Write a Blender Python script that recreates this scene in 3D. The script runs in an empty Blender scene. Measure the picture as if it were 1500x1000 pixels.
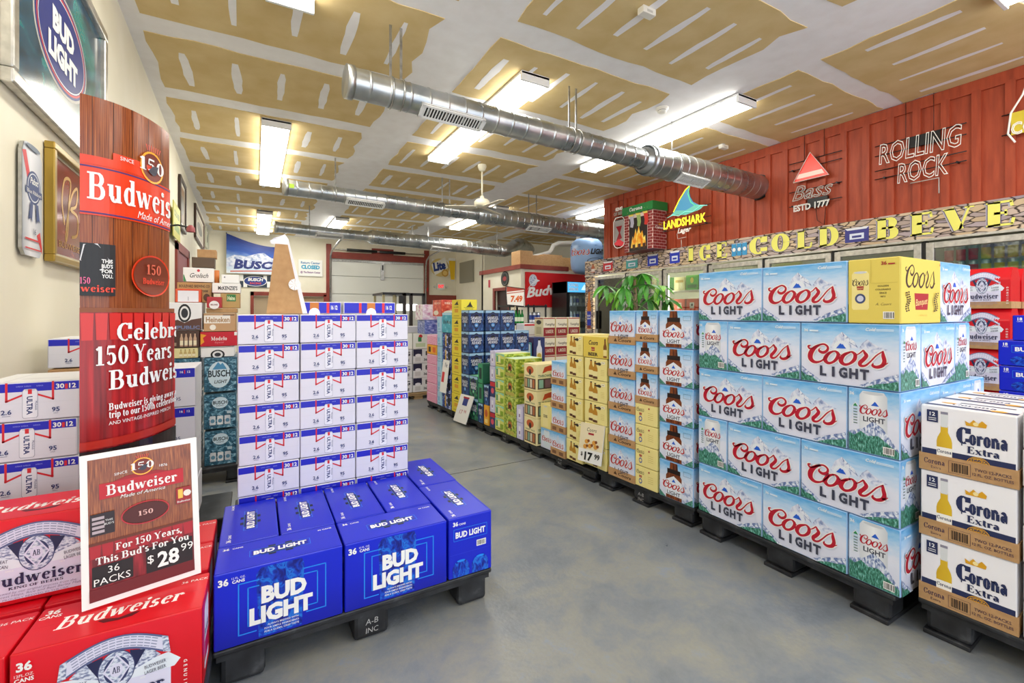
import bpy, bmesh, math, random
from mathutils import Vector, Matrix
import mathutils.geometry as mg
R = math.radians
rnd = random.Random(7)
SC = bpy.context.scene
COL = SC.collection

# ------------------------------------------------------------------ camera, world, exposure
cd = bpy.data.cameras.new('camera'); cam = bpy.data.objects.new('camera', cd); COL.objects.link(cam)
cam.location = (0, 0, 1.22)
YAW = math.atan(376.0/666.0)
cam.rotation_euler = (R(90), 0, -YAW)
cd.sensor_width = 36; cd.lens = 666.0/1500*36; cd.shift_y = -43.0/1500; cd.clip_start = .02
SC.camera = cam
w = bpy.data.worlds.new('daylight'); SC.world = w; w.use_nodes = True
w.node_tree.nodes['Background'].inputs[0].default_value = (.86, .91, 1, 1)
w.node_tree.nodes['Background'].inputs[1].default_value = 2.2
SC.view_settings.view_transform = 'Standard'; SC.view_settings.look = 'None'
SC.view_settings.gamma = 1; SC.view_settings.use_curve_mapping = False
SC.view_settings.exposure = 0.35
LAMP = 13.0

# ------------------------------------------------------------------ materials
MATS = {}
def lin(c):
    c /= 255.0
    return c/12.92 if c <= .04045 else ((c+.055)/1.055)**2.4
def rgb(h):
    h = h.lstrip('#'); return tuple(lin(int(h[i:i+2], 16)) for i in (0, 2, 4)) + (1,)
def base_mat(name):
    m = bpy.data.materials.new(name); m.use_nodes = True
    return m, m.node_tree, m.node_tree.nodes['Principled BSDF']
def M(h, rough=.42, metal=0, emit=0):
    """plain coloured print, card, paint or metal with a trace of mottling"""
    k = (h, rough, metal, emit)
    if k in MATS: return MATS[k]
    m, nt, b = base_mat('paint_' + h.lstrip('#'))
    b.inputs['Base Color'].default_value = rgb(h)
    b.inputs['Roughness'].default_value = rough; b.inputs['Metallic'].default_value = metal
    if emit:
        b.inputs['Emission Color'].default_value = rgb(h); b.inputs['Emission Strength'].default_value = emit
    MATS[k] = m
    return m
def N(nt, t, **kw):
    n = nt.nodes.new(t)
    for k, v in kw.items():
        if k in n.inputs: n.inputs[k].default_value = v
        else: setattr(n, k, v)
    return n
def ramp(nt, fac, stops, interp='LINEAR'):
    r = nt.nodes.new('ShaderNodeValToRGB'); r.color_ramp.interpolation = interp
    e = r.color_ramp.elements
    while len(e) < len(stops): e.new(.5)
    for i, (p, c) in enumerate(stops):
        e[i].position = p; e[i].color = rgb(c) if isinstance(c, str) else c
    nt.links.new(fac, r.inputs[0]); return r.outputs[0]
def mapped(nt, src='Object', scale=(1, 1, 1), rot=(0, 0, 0)):
    tc = nt.nodes.new('ShaderNodeTexCoord'); mp = nt.nodes.new('ShaderNodeMapping')
    mp.inputs['Scale'].default_value = scale; mp.inputs['Rotation'].default_value = rot
    nt.links.new(tc.outputs[src], mp.inputs[0]); return mp.outputs[0]
def noise_mat(name, stops, scale=8, detail=4, rough=.5, src='Object', sc3=(1, 1, 1), bump=0, metal=0, rr=None, dist=0, interp='LINEAR'):
    if name in MATS: return MATS[name]
    m, nt, b = base_mat(name)
    n = N(nt, 'ShaderNodeTexNoise', Scale=scale, Detail=detail, Distortion=dist)
    nt.links.new(mapped(nt, src, sc3), n.inputs['Vector'])
    nt.links.new(ramp(nt, n.outputs['Fac'], stops, interp), b.inputs['Base Color'])
    b.inputs['Roughness'].default_value = rough; b.inputs['Metallic'].default_value = metal
    if rr:
        mr = N(nt, 'ShaderNodeMapRange'); mr.inputs['To Min'].default_value = rr[0]; mr.inputs['To Max'].default_value = rr[1]
        nt.links.new(n.outputs['Fac'], mr.inputs['Value']); nt.links.new(mr.outputs[0], b.inputs['Roughness'])
    if bump:
        bp = N(nt, 'ShaderNodeBump', Strength=bump, Distance=.01)
        nt.links.new(n.outputs['Fac'], bp.inputs['Height']); nt.links.new(bp.outputs[0], b.inputs['Normal'])
    MATS[name] = m; return m
def grad_mat(name, stops, axis='Y', rough=.4, n=.0):
    """printed gradient over the face (uv)"""
    if name in MATS: return MATS[name]
    m, nt, b = base_mat(name)
    uv = mapped(nt, 'UV'); sp = nt.nodes.new('ShaderNodeSeparateXYZ'); nt.links.new(uv, sp.inputs[0])
    f = sp.outputs[axis]
    if n:
        no = N(nt, 'ShaderNodeTexNoise', Scale=5, Detail=3)
        mp = mapped(nt, 'UV', (1, 2.5, 1)); nt.links.new(mp, no.inputs['Vector'])
        a = N(nt, 'ShaderNodeMath', operation='MULTIPLY_ADD'); nt.links.new(no.outputs['Fac'], a.inputs[0]); a.inputs[1].default_value = n
        s = N(nt, 'ShaderNodeMath', operation='SUBTRACT'); nt.links.new(f, s.inputs[0]); s.inputs[1].default_value = n*.5
        nt.links.new(s.outputs[0], a.inputs[2]); f = a.outputs[0]
    nt.links.new(ramp(nt, f, stops), b.inputs['Base Color'])
    b.inputs['Roughness'].default_value = rough
    MATS[name] = m; return m
def glass_mat(name='pane_glass', tint='#ffffff', refl=.10):
    if name in MATS: return MATS[name]
    m = bpy.data.materials.new(name); m.use_nodes = True; nt = m.node_tree; nt.nodes.clear()
    o = nt.nodes.new('ShaderNodeOutputMaterial'); mx = nt.nodes.new('ShaderNodeMixShader')
    t = nt.nodes.new('ShaderNodeBsdfTransparent'); g = nt.nodes.new('ShaderNodeBsdfGlossy')
    t.inputs[0].default_value = rgb(tint); g.inputs['Roughness'].default_value = .03
    lw = N(nt, 'ShaderNodeFresnel', IOR=1.45)
    ad = N(nt, 'ShaderNodeMath', operation='ADD'); ad.inputs[1].default_value = refl - .04; ad.use_clamp = True
    nt.links.new(lw.outputs[0], ad.inputs[0]); nt.links.new(ad.outputs[0], mx.inputs[0])
    nt.links.new(t.outputs[0], mx.inputs[1]); nt.links.new(g.outputs[0], mx.inputs[2]); nt.links.new(mx.outputs[0], o.inputs[0])
    MATS[name] = m; return m

WALL = noise_mat('cream_wall_paint', [(.3, '#e8e2cc'), (.7, '#f0ead8')], 2, 3, .6)
MUD = noise_mat('joint_compound', [(.35, '#f6f3f2'), (.65, '#fcfafa')], 6, 5, .8)
PAPER = noise_mat('drywall_face_paper', [(.35, '#d9bd82'), (.65, '#e3ca94')], 3, 4, .85)
REDWOOD = noise_mat('red_stained_board', [(.25, '#94391f'), (.5, '#aa4526'), (.75, '#ba5230')], 7, 5, .55, sc3=(3, 3, .35), bump=.15)
REDTRIM = noise_mat('red_brown_trim_paint', [(.3, '#7f3126'), (.7, '#8f3a2c')], 6, 3, .45)
KRAFT = noise_mat('kraft_card', [(.3, '#b0875a'), (.7, '#bf9768')], 30, 4, .75)
STEEL = noise_mat('brushed_steel', [(.3, '#9a9a98'), (.7, '#c4c4c2')], 20, 4, .3, metal=.9)
ALU = noise_mat('aluminium_frame', [(.3, '#b4b2ac'), (.7, '#d6d3cc')], 20, 3, .28, metal=.75)
BLACKPL = noise_mat('black_pallet_plastic', [(.35, '#17181b'), (.62, '#2b2d31'), (.75, '#4b4d50')], 14, 6, .5, bump=.1)
BLACK = M('#101012', .4)
WHITE = M('#f2f2f0', .4)
def floor_mat():
    m, nt, b = base_mat('stained_concrete')
    o = mapped(nt, 'Object')
    n1 = N(nt, 'ShaderNodeTexNoise', Scale=.7, Detail=6, Roughness=.6); n2 = N(nt, 'ShaderNodeTexNoise', Scale=3.4, Detail=12, Roughness=.74, Distortion=.25)
    n3 = N(nt, 'ShaderNodeTexNoise', Scale=60, Detail=4)
    for n in (n1, n2, n3): nt.links.new(o, n.inputs['Vector'])
    c1 = ramp(nt, n1.outputs['Fac'], [(.3, '#646d79'), (.5, '#777d84'), (.7, '#8d8c82')])
    c2 = ramp(nt, n2.outputs['Fac'], [(.3, '#545b64'), (.46, '#787e86'), (.58, '#959284'), (.66, '#8290a6'), (.8, '#bcbcbe')])
    mx = N(nt, 'ShaderNodeMixRGB'); mx.inputs[0].default_value = .5
    nt.links.new(c1, mx.inputs[1]); nt.links.new(c2, mx.inputs[2])
    nt.links.new(mx.outputs[0], b.inputs['Base Color'])
    mr = N(nt, 'ShaderNodeMapRange'); mr.inputs['From Min'].default_value = .3; mr.inputs['From Max'].default_value = .7
    mr.inputs['To Min'].default_value = .26; mr.inputs['To Max'].default_value = .5
    nt.links.new(n2.outputs['Fac'], mr.inputs['Value']); nt.links.new(mr.outputs[0], b.inputs['Roughness'])
    bp = N(nt, 'ShaderNodeBump', Strength=.12, Distance=.01); nt.links.new(n3.outputs['Fac'], bp.inputs['Height']); nt.links.new(bp.outputs[0], b.inputs['Normal'])
    return m
FLOOR = floor_mat()
def stone_mat():
    m, nt, b = base_mat('stacked_stone_print')
    o = mapped(nt, 'Object', (1, 6.5, 22))
    nz = N(nt, 'ShaderNodeTexNoise', Scale=.8, Detail=2); nt.links.new(o, nz.inputs['Vector'])
    ad = N(nt, 'ShaderNodeMixRGB', blend_type='ADD'); ad.inputs[0].default_value = .9
    nt.links.new(o, ad.inputs[1]); nt.links.new(nz.outputs['Color'], ad.inputs[2])
    v = N(nt, 'ShaderNodeTexVoronoi', Scale=1.0); v2 = N(nt, 'ShaderNodeTexVoronoi', Scale=1.0, feature='DISTANCE_TO_EDGE')
    nt.links.new(ad.outputs[0], v.inputs['Vector']); nt.links.new(ad.outputs[0], v2.inputs['Vector'])
    sp = nt.nodes.new('ShaderNodeSeparateColor'); nt.links.new(v.outputs['Color'], sp.inputs[0])
    c = ramp(nt, sp.outputs[0], [(0, '#a3959c'), (.2, '#c9ae8a'), (.4, '#dcc5a2'), (.6, '#b3a2a6'), (.8, '#e0c6a4'), (1, '#958894')])
    e = ramp(nt, v2.outputs['Distance'], [(0, '#3a3230'), (.04, '#5a4e48'), (.1, '#ffffff')])
    mx = N(nt, 'ShaderNodeMixRGB', blend_type='MULTIPLY'); mx.inputs[0].default_value = 1
    nt.links.new(c, mx.inputs[1]); nt.links.new(e, mx.inputs[2]); nt.links.new(mx.outputs[0], b.inputs['Base Color'])
    b.inputs['Roughness'].default_value = .5
    return m
STONE = stone_mat()
def wood_print():
    m, nt, b = base_mat('wood_plank_print')
    o = mapped(nt, 'UV', (3.5, .5, 1)); n = N(nt, 'ShaderNodeTexNoise', Scale=6, Detail=8, Distortion=.4)
    mp = mapped(nt, 'UV', (22, 1.2, 1)); nt.links.new(mp, n.inputs['Vector'])
    nt.links.new(ramp(nt, n.outputs['Fac'], [(.3, '#5e2a14'), (.5, '#8e4620'), (.7, '#b66c38')]), b.inputs['Base Color'])
    b.inputs['Roughness'].default_value = .22
    return m
WOODP = wood_print()

# ------------------------------------------------------------------ mesh helpers
class MB:
    """collects boxes, tubes and faces and links them as one mesh"""
    def __init__(s): s.v = []; s.f = []; s.m = []; s.mats = []; s.sm = []
    def mi(s, mat):
        if mat not in s.mats: s.mats.append(mat)
        return s.mats.index(mat)
    def face(s, pts, mat, smooth=False):
        b = len(s.v); s.v += [tuple(p) for p in pts]; s.f.append(tuple(range(b, b+len(pts)))); s.m.append(s.mi(mat)); s.sm.append(smooth)
    def box(s, a, b, mat, mx=None):
        x0, y0, z0 = a; x1, y1, z1 = b
        P = [(x0, y0, z0), (x1, y0, z0), (x1, y1, z0), (x0, y1, z0), (x0, y0, z1), (x1, y0, z1), (x1, y1, z1), (x0, y1, z1)]
        if mx: P = [tuple(mx @ Vector(p)) for p in P]
        n = len(s.v); s.v += P; k = s.mi(mat)
        for f in ((0, 3, 2, 1), (4, 5, 6, 7), (0, 1, 5, 4), (1, 2, 6, 5), (2, 3, 7, 6), (3, 0, 4, 7)):
            s.f.append(tuple(n+i for i in f)); s.m.append(k); s.sm.append(False)
        return s
    def cbox(s, c, d, mat, mx=None):
        return s.box([c[i]-d[i]/2 for i in range(3)], [c[i]+d[i]/2 for i in range(3)], mat, mx)
    def tube(s, pts, r, mat, seg=8, caps=True, smooth=True):
        pts = [Vector(p) for p in pts]; n = len(pts)
        rs = r if isinstance(r, (list, tuple)) else [r]*n
        prev = None; rings = []
        for i, p in enumerate(pts):
            t = (pts[min(i+1, n-1)] - pts[max(i-1, 0)])
            if t.length < 1e-9: t = Vector((0, 0, 1))
            t.normalize()
            u = prev - t*prev.dot(t) if prev is not None else t.orthogonal()
            if u.length < 1e-6: u = t.orthogonal()
            u.normalize(); prev = u; q = t.cross(u)
            b = len(s.v)
            for k in range(seg):
                a = 2*math.pi*k/seg; s.v.append(tuple(p + (u*math.cos(a)+q*math.sin(a))*rs[i]))
            rings.append(b)
        k_ = s.mi(mat)
        for a, b in zip(rings, rings[1:]):
            for k in range(seg):
                s.f.append((a+k, a+(k+1) % seg, b+(k+1) % seg, b+k)); s.m.append(k_); s.sm.append(smooth)
        if caps:
            s.f.append(tuple(rings[0]+k for k in reversed(range(seg)))); s.m.append(k_); s.sm.append(False)
            s.f.append(tuple(rings[-1]+k for k in range(seg))); s.m.append(k_); s.sm.append(False)
        return s
    def lathe(s, prof, c, mat, seg=16):
        b = len(s.v); k_ = s.mi(mat)
        for r, z in prof:
            for k in range(seg):
                a = 2*math.pi*k/seg; s.v.append((c[0]+r*math.cos(a), c[1]+r*math.sin(a), c[2]+z))
        for i in range(len(prof)-1):
            for k in range(seg):
                s.f.append((b+i*seg+k, b+i*seg+(k+1) % seg, b+(i+1)*seg+(k+1) % seg, b+(i+1)*seg+k)); s.m.append(k_); s.sm.append(True)
        s.f.append(tuple(b+(len(prof)-1)*seg+k for k in range(seg))); s.m.append(k_); s.sm.append(False)
        return s
    def mesh(s, name):
        me = bpy.data.meshes.new(name); me.from_pydata(s.v, [], s.f)
        for m in s.mats: me.materials.append(m)
        me.polygons.foreach_set('material_index', s.m); me.polygons.foreach_set('use_smooth', s.sm); me.update()
        return me
    def obj(s, name, parent=None, bevel=0, **kw): return link(name, s.mesh(name), parent, bevel=bevel, **kw)
def link(name, me, parent=None, loc=None, rotz=None, bevel=0, **kw):
    o = bpy.data.objects.new(name, me); COL.objects.link(o)
    if parent is not None: o.parent = parent
    if loc is not None: o.location = loc
    if rotz is not None: o.rotation_euler = (0, 0, rotz)
    if bevel and me is not None:
        md = o.modifiers.new('bevel', 'BEVEL'); md.width = bevel; md.segments = 2; md.limit_method = 'ANGLE'
    for k, v in kw.items(): o[k] = v
    return o
def thing(name, label, cat, loc=(0, 0, 0), rotz=0, group=None):
    o = link(name, None, None, loc, rotz, label=label, category=cat)
    if group: o['group'] = group
    return o
def tag(o, label, cat, group=None):
    o['label'] = label; o['category'] = cat
    if group: o['group'] = group
    return o
def struct(name, mb, parent=None):
    o = mb.obj(name, parent)
    if parent is None: o['kind'] = 'structure'
    return o
def box(name, a, b, mat, parent=None, bevel=0, **kw): return MB().box(a, b, mat).obj(name, parent, bevel, **kw)
def copy_tree(o, parent=None):
    c = o.copy(); COL.objects.link(c); c.parent = parent
    for ch in list(o.children): copy_tree(ch, c)
    return c
ORD = ['bottom', 'second', 'third', 'fourth', 'fifth', 'sixth', 'seventh', 'eighth', 'ninth']

# ------------------------------------------------------------------ lettering
TXT = {}
def text_mesh(s, bold=0):
    k = (s, bold)
    if k in TXT: return TXT[k]
    c = bpy.data.curves.new('lettering', 'FONT'); c.body = s; c.offset = bold; c.resolution_u = 2; c.fill_mode = 'FRONT'
    o = bpy.data.objects.new('lettering', c); COL.objects.link(o)
    bpy.context.view_layer.update()
    me = bpy.data.meshes.new_from_object(o.evaluated_get(bpy.context.evaluated_depsgraph_get()))
    v = [(p.co.x, p.co.y) for p in me.vertices]; f = [tuple(p.vertices) for p in me.polygons]
    bpy.data.objects.remove(o); bpy.data.curves.remove(c); bpy.data.meshes.remove(me)
    if not v: v = [(0, 0), (.01, 0), (0, .01)]; f = []
    xs = [p[0] for p in v]; x0, x1 = min(xs), max(xs)
    TXT[k] = ([(x-x0, y) for x, y in v], f, x1-x0); return TXT[k]
CAP = .729
# broad-nib serif alphabet: L x0,y0,x1,y1  A cx,cy,rx,ry,a0,a1  S x,y,len   (cap height 1, x height .68)
G = {
'A': (.86, 'L.1,0,.4,1 L.42,1,.72,0 L.2,.35,.6,.35 S.1,0,.24 S.72,0,.34'),
'B': (.84, 'L.2,0,.2,1 S.16,0,.3 S.16,1,.3 L.2,.97,.42,.97 A.42,.75,.22,.225,-90,90 L.2,.53,.45,.53 A.44,.28,.25,.255,-90,90 L.2,.03,.44,.03'),
'C': (.8, 'A.42,.5,.32,.48,62,298 L.66,.66,.66,1 L.66,.34,.66,.12'),
'D': (.9, 'L.2,0,.2,1 S.16,0,.3 S.16,1,.3 L.2,.97,.4,.97 A.4,.5,.34,.475,-90,90 L.2,.03,.4,.03'),
'E': (.76, 'L.2,0,.2,1 S.16,0,.3 S.16,1,.3 L.2,.97,.62,.97 L.2,.03,.64,.03 L.2,.52,.5,.52 L.6,.97,.62,.76,.08 L.62,.03,.66,.28,.08 L.48,.4,.48,.64,.07'),
'F': (.7, 'L.2,0,.2,1 S.2,0,.36 S.16,1,.3 L.2,.97,.6,.97 L.2,.52,.48,.52 L.58,.97,.6,.74,.08 L.46,.4,.46,.64,.07'),
'G': (.86, 'A.42,.5,.32,.48,62,298 L.66,.66,.66,1 L.64,.06,.64,.42 S.64,.44,.3'),
'H': (.92, 'L.2,0,.2,1 L.7,0,.7,1 S.2,0,.34 S.2,1,.34 S.7,0,.34 S.7,1,.34 L.2,.5,.7,.5'),
'I': (.44, 'L.22,0,.22,1 S.22,0,.36 S.22,1,.36'),
'K': (.9, 'L.2,0,.2,1 S.2,0,.34 S.2,1,.34 L.26,.42,.62,.97 L.4,.6,.7,0 S.66,1,.26 S.74,0,.28'),
'L': (.74, 'L.2,0,.2,1 S.16,0,.3 S.2,1,.36 L.2,.03,.62,.03 L.62,.03,.66,.3,.08'),
'M': (1.08, 'L.16,0,.16,1,.07 L.18,1,.5,.1 L.5,.1,.84,1,.08 L.86,0,.86,1 S.16,0,.28 S.13,1,.22 S.86,0,.34 S.9,1,.24'),
'N': (.94, 'L.16,0,.16,1,.07 L.18,1,.74,.02 L.76,0,.76,1,.07 S.16,0,.28 S.13,1,.24 S.76,1,.28'),
'O': (.88, 'A.44,.5,.34,.48,0,360'),
'R': (.88, 'L.2,0,.2,1 S.2,0,.36 S.16,1,.3 L.2,.97,.42,.97 A.42,.74,.22,.235,-90,90 L.2,.51,.44,.51 L.44,.5,.7,0 S.74,0,.24'),
'S': (.72, 'A.36,.75,.22,.23,20,268 A.36,.27,.25,.25,-160,92 L.58,.72,.58,1,.06 L.12,.02,.12,.3,.06'),
'T': (.8, 'L.4,0,.4,1 S.4,0,.36 L.08,.97,.72,.97 L.08,.97,.08,.74,.07 L.72,.97,.72,.74,.07'),
'V': (.86, 'L.14,1,.42,.04 L.44,.04,.7,1,.07 S.14,1,.32 S.7,1,.26'),
'W': (1.2, 'L.12,1,.36,.04 L.38,.04,.58,1,.07 L.58,1,.8,.04 L.82,.04,1.04,1,.07 S.12,1,.3 S.58,1,.24 S1.04,1,.24'),
'Y': (.84, 'L.12,1,.4,.46 L.68,1,.42,.46,.07 L.41,0,.41,.48 S.41,0,.34 S.12,1,.3 S.7,1,.24'),
'P': (.8, 'L.2,0,.2,1 S.2,0,.36 S.16,1,.3 L.2,.97,.42,.97 A.42,.73,.22,.245,-90,90 L.2,.49,.44,.49'),
'a': (.62, 'L.42,.06,.42,.5 A.28,.48,.15,.17,0,170 A.27,.2,.17,.18,60,300 L.42,.03,.54,.03'),
'b': (.66, 'L.16,0,.16,1 S.1,1,.2 A.34,.34,.22,.32,-130,130'),
'c': (.56, 'A.32,.34,.22,.32,50,310'),
'd': (.68, 'L.48,0,.48,1 S.42,1,.2 S.54,0,.18 A.3,.34,.2,.32,50,310'),
'e': (.6, 'A.32,.34,.22,.32,20,318 L.12,.4,.5,.4'),
'f': (.44, 'L.2,0,.2,.8 A.36,.8,.16,.18,60,180 L.06,.64,.38,.64 S.2,0,.3'),
'g': (.62, 'A.3,.42,.18,.24,0,360 A.3,-.1,.2,.18,0,360 L.44,.6,.58,.64'),
'h': (.7, 'L.16,0,.16,1 S.1,1,.2 S.16,0,.26 A.34,.42,.18,.24,10,150 L.52,0,.52,.46 S.52,0,.26'),
'i': (.34, 'L.17,0,.17,.66 S.12,.66,.22 S.17,0,.28 A.17,.88,.03,.03,0,360'),
'k': (.66, 'L.16,0,.16,1 S.1,1,.2 S.16,0,.26 L.2,.3,.46,.64,.07 L.28,.38,.52,0 S.54,0,.2 S.48,.66,.2'),
'l': (.34, 'L.17,0,.17,1 S.12,1,.22 S.17,0,.28'),
'm': (1.0, 'L.16,0,.16,.66 S.1,.66,.2 S.16,0,.26 A.32,.42,.17,.24,10,150 L.49,0,.49,.46 S.49,0,.24 A.65,.42,.17,.24,10,150 L.82,0,.82,.46 S.82,0,.24'),
'n': (.7, 'L.16,0,.16,.66 S.1,.66,.2 S.16,0,.26 A.34,.42,.18,.24,10,150 L.52,0,.52,.46 S.52,0,.26'),
'o': (.64, 'A.32,.34,.22,.32,0,360'),
'p': (.66, 'L.16,-.28,.16,.66 S.1,.66,.2 S.16,-.28,.28 A.34,.34,.22,.32,-130,130'),
'r': (.52, 'L.16,0,.16,.66 S.1,.66,.2 S.16,0,.28 A.34,.48,.14,.16,40,150 L.42,.58,.44,.48'),
's': (.52, 'A.26,.49,.15,.165,30,268 A.26,.18,.17,.165,-160,92'),
't': (.44, 'L.2,.12,.2,.86 L.06,.64,.38,.64 A.34,.12,.14,.12,180,290'),
'u': (.7, 'L.16,.2,.16,.66 S.1,.66,.2 A.32,.22,.16,.2,180,330 L.5,0,.5,.66 S.44,.66,.2 S.56,0,.18'),
'v': (.62, 'L.1,.66,.3,.04 L.32,.04,.5,.66,.06 S.1,.66,.24 S.52,.66,.2'),
'U': (.86, 'L.2,.3,.2,1 S.2,1,.34 A.43,.3,.23,.28,180,360 L.66,.3,.66,1,.08 S.66,1,.26'),
'w': (.9, 'L.1,.66,.27,.04 L.29,.04,.44,.66,.06 L.44,.66,.6,.04 L.62,.04,.78,.66,.06 S.1,.66,.24 S.44,.66,.18 S.8,.66,.2'),
'x': (.64, 'L.1,.66,.5,0 L.5,.66,.1,0,.07 S.1,.66,.22 S.52,.66,.2 S.1,0,.2 S.52,0,.24'),
'y': (.62, 'L.1,.66,.32,.04 L.5,.66,.22,-.26,.06 S.1,.66,.24 S.52,.66,.2 L.08,-.24,.22,-.26'),
'0': (.7, 'A.35,.5,.24,.48,0,360'), '1': (.5, 'L.26,0,.26,1 S.26,0,.4 L.08,.82,.26,.95'),
'5': (.66, 'L.16,.96,.54,.96,.14 L.16,.96,.14,.55,.07 A.32,.32,.22,.3,-150,130'),
"'": (.24, 'L.12,.75,.12,1'), ',': (.26, 'L.12,.1,.08,-.16'), '.': (.26, 'L.12,0,.12,.12'), ' ': (.3, ''),
}
SER = {}
def quad_strip(pts, ws):
    """pts 2D, per-point widths -> verts, faces of a ribbon"""
    n = len(pts); L = []; Rr = []
    for i in range(n):
        a = pts[max(i-1, 0)]; b = pts[min(i+1, n-1)]
        dx, dy = b[0]-a[0], b[1]-a[1]; l = math.hypot(dx, dy) or 1; nx, ny = -dy/l*ws[i]/2, dx/l*ws[i]/2
        L.append((pts[i][0]+nx, pts[i][1]+ny)); Rr.append((pts[i][0]-nx, pts[i][1]-ny))
    v = L+Rr; f = [(i, n+i, n+i+1, i+1) for i in range(n-1)]
    return v, f
def serif_mesh(s, T=.19, t=.07):
    k = (s, T, t)
    if k in SER: return SER[k]
    V = []; F = []; x = 0
    def add(v, f, ox):
        b = len(V); V.extend((p[0]+ox, p[1]) for p in v); F.extend(tuple(b+i for i in q) for q in f)
    for ch in s:
        adv, d = G.get(ch, G[' '])
        for tok in d.split():
            a = [float(q) for q in tok[1:].split(',')]
            if tok[0] == 'L':
                x0, y0, x1, y1 = a[:4]; l = math.hypot(x1-x0, y1-y0) or 1
                wd = a[4] if len(a) > 4 else t+(T-t)*abs((y1-y0)/l)**1.5
                add(*quad_strip([(x0, y0), (x1, y1)], [wd, wd]), x)
            elif tok[0] == 'A':
                cx, cy, rx, ry, a0, a1 = a; n = max(4, int(abs(a1-a0)/24)); pts = []; ws = []
                ins = T*.42 if rx > .1 else 0
                for i in range(n+1):
                    an = R(a0+(a1-a0)*i/n); pts.append((cx+(rx-ins*.5)*math.cos(an), cy+ry*math.sin(an)))
                    ws.append(t+(T-t)*abs(math.cos(an))**1.2 if rx > .1 else T*.8)
                add(*quad_strip(pts, ws), x)
            else:
                cx, cy, l = a; h = .065
                y0 = cy if cy < .3 and cy != 0 else (0 if cy == 0 else cy-h)
                add([(cx-l/2, y0), (cx+l/2, y0), (cx+l/2, y0+h), (cx-l/2, y0+h)], [(0, 1, 2, 3)], x)
        x += adv
    SER[k] = (V, F, x); return SER[k]
def spline(P, n=5):
    """Catmull-Rom through (x, y, w)"""
    out = []
    for i in range(len(P)-1):
        p0 = P[max(i-1, 0)]; p1 = P[i]; p2 = P[i+1]; p3 = P[min(i+2, len(P)-1)]
        for k in range(n):
            t = k/n
            out.append(tuple(.5*((2*p1[j])+(-p0[j]+p2[j])*t+(2*p0[j]-5*p1[j]+4*p2[j]-p3[j])*t*t+(-p0[j]+3*p1[j]-3*p2[j]+p3[j])*t**3) for j in range(3)))
    out.append(P[-1]); return out
# red brush-script word, traced as centre lines with widths in a 1015 x 340 field (y down)
COORS = [
 [(165,378,12),(130,392,30),(148,432,24),(205,418,20),(275,368,24),(345,345,26),(397,385,30),(390,445,36),(335,484,42),(285,462,36),(284,425,14),(312,408,5)],
 [(300,352,18),(222,412,52),(165,505,72),(162,600,68),(220,652,44),(300,632,26),(370,560,18),(420,480,14)],
 [(475,448,22),(405,500,44),(362,590,58),(400,648,42),(465,628,34),(520,560,46),(535,490,46),(500,450,28),(462,456,18)],
 [(540,490,10),(590,508,12),(650,472,14)],
 [(690,445,22),(610,498,46),(570,590,62),(612,648,42),(680,628,34),(738,560,48),(748,485,46),(712,444,28),(672,452,18)],
 [(750,495,10),(800,458,16),(848,402,18)],
 [(848,402,16),(862,440,34),(882,485,48),(850,545,50),(808,600,52),(815,645,40),(870,638,28),(930,570,20),(1000,470,18),(1078,398,12)],
 [(1072,400,16),(1075,470,44),(1088,550,48),(1062,618,48),(1000,648,42),(955,628,34),(962,592,12)],
 [(1060,612,26),(1095,598,18),(1128,572,10)]]

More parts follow.
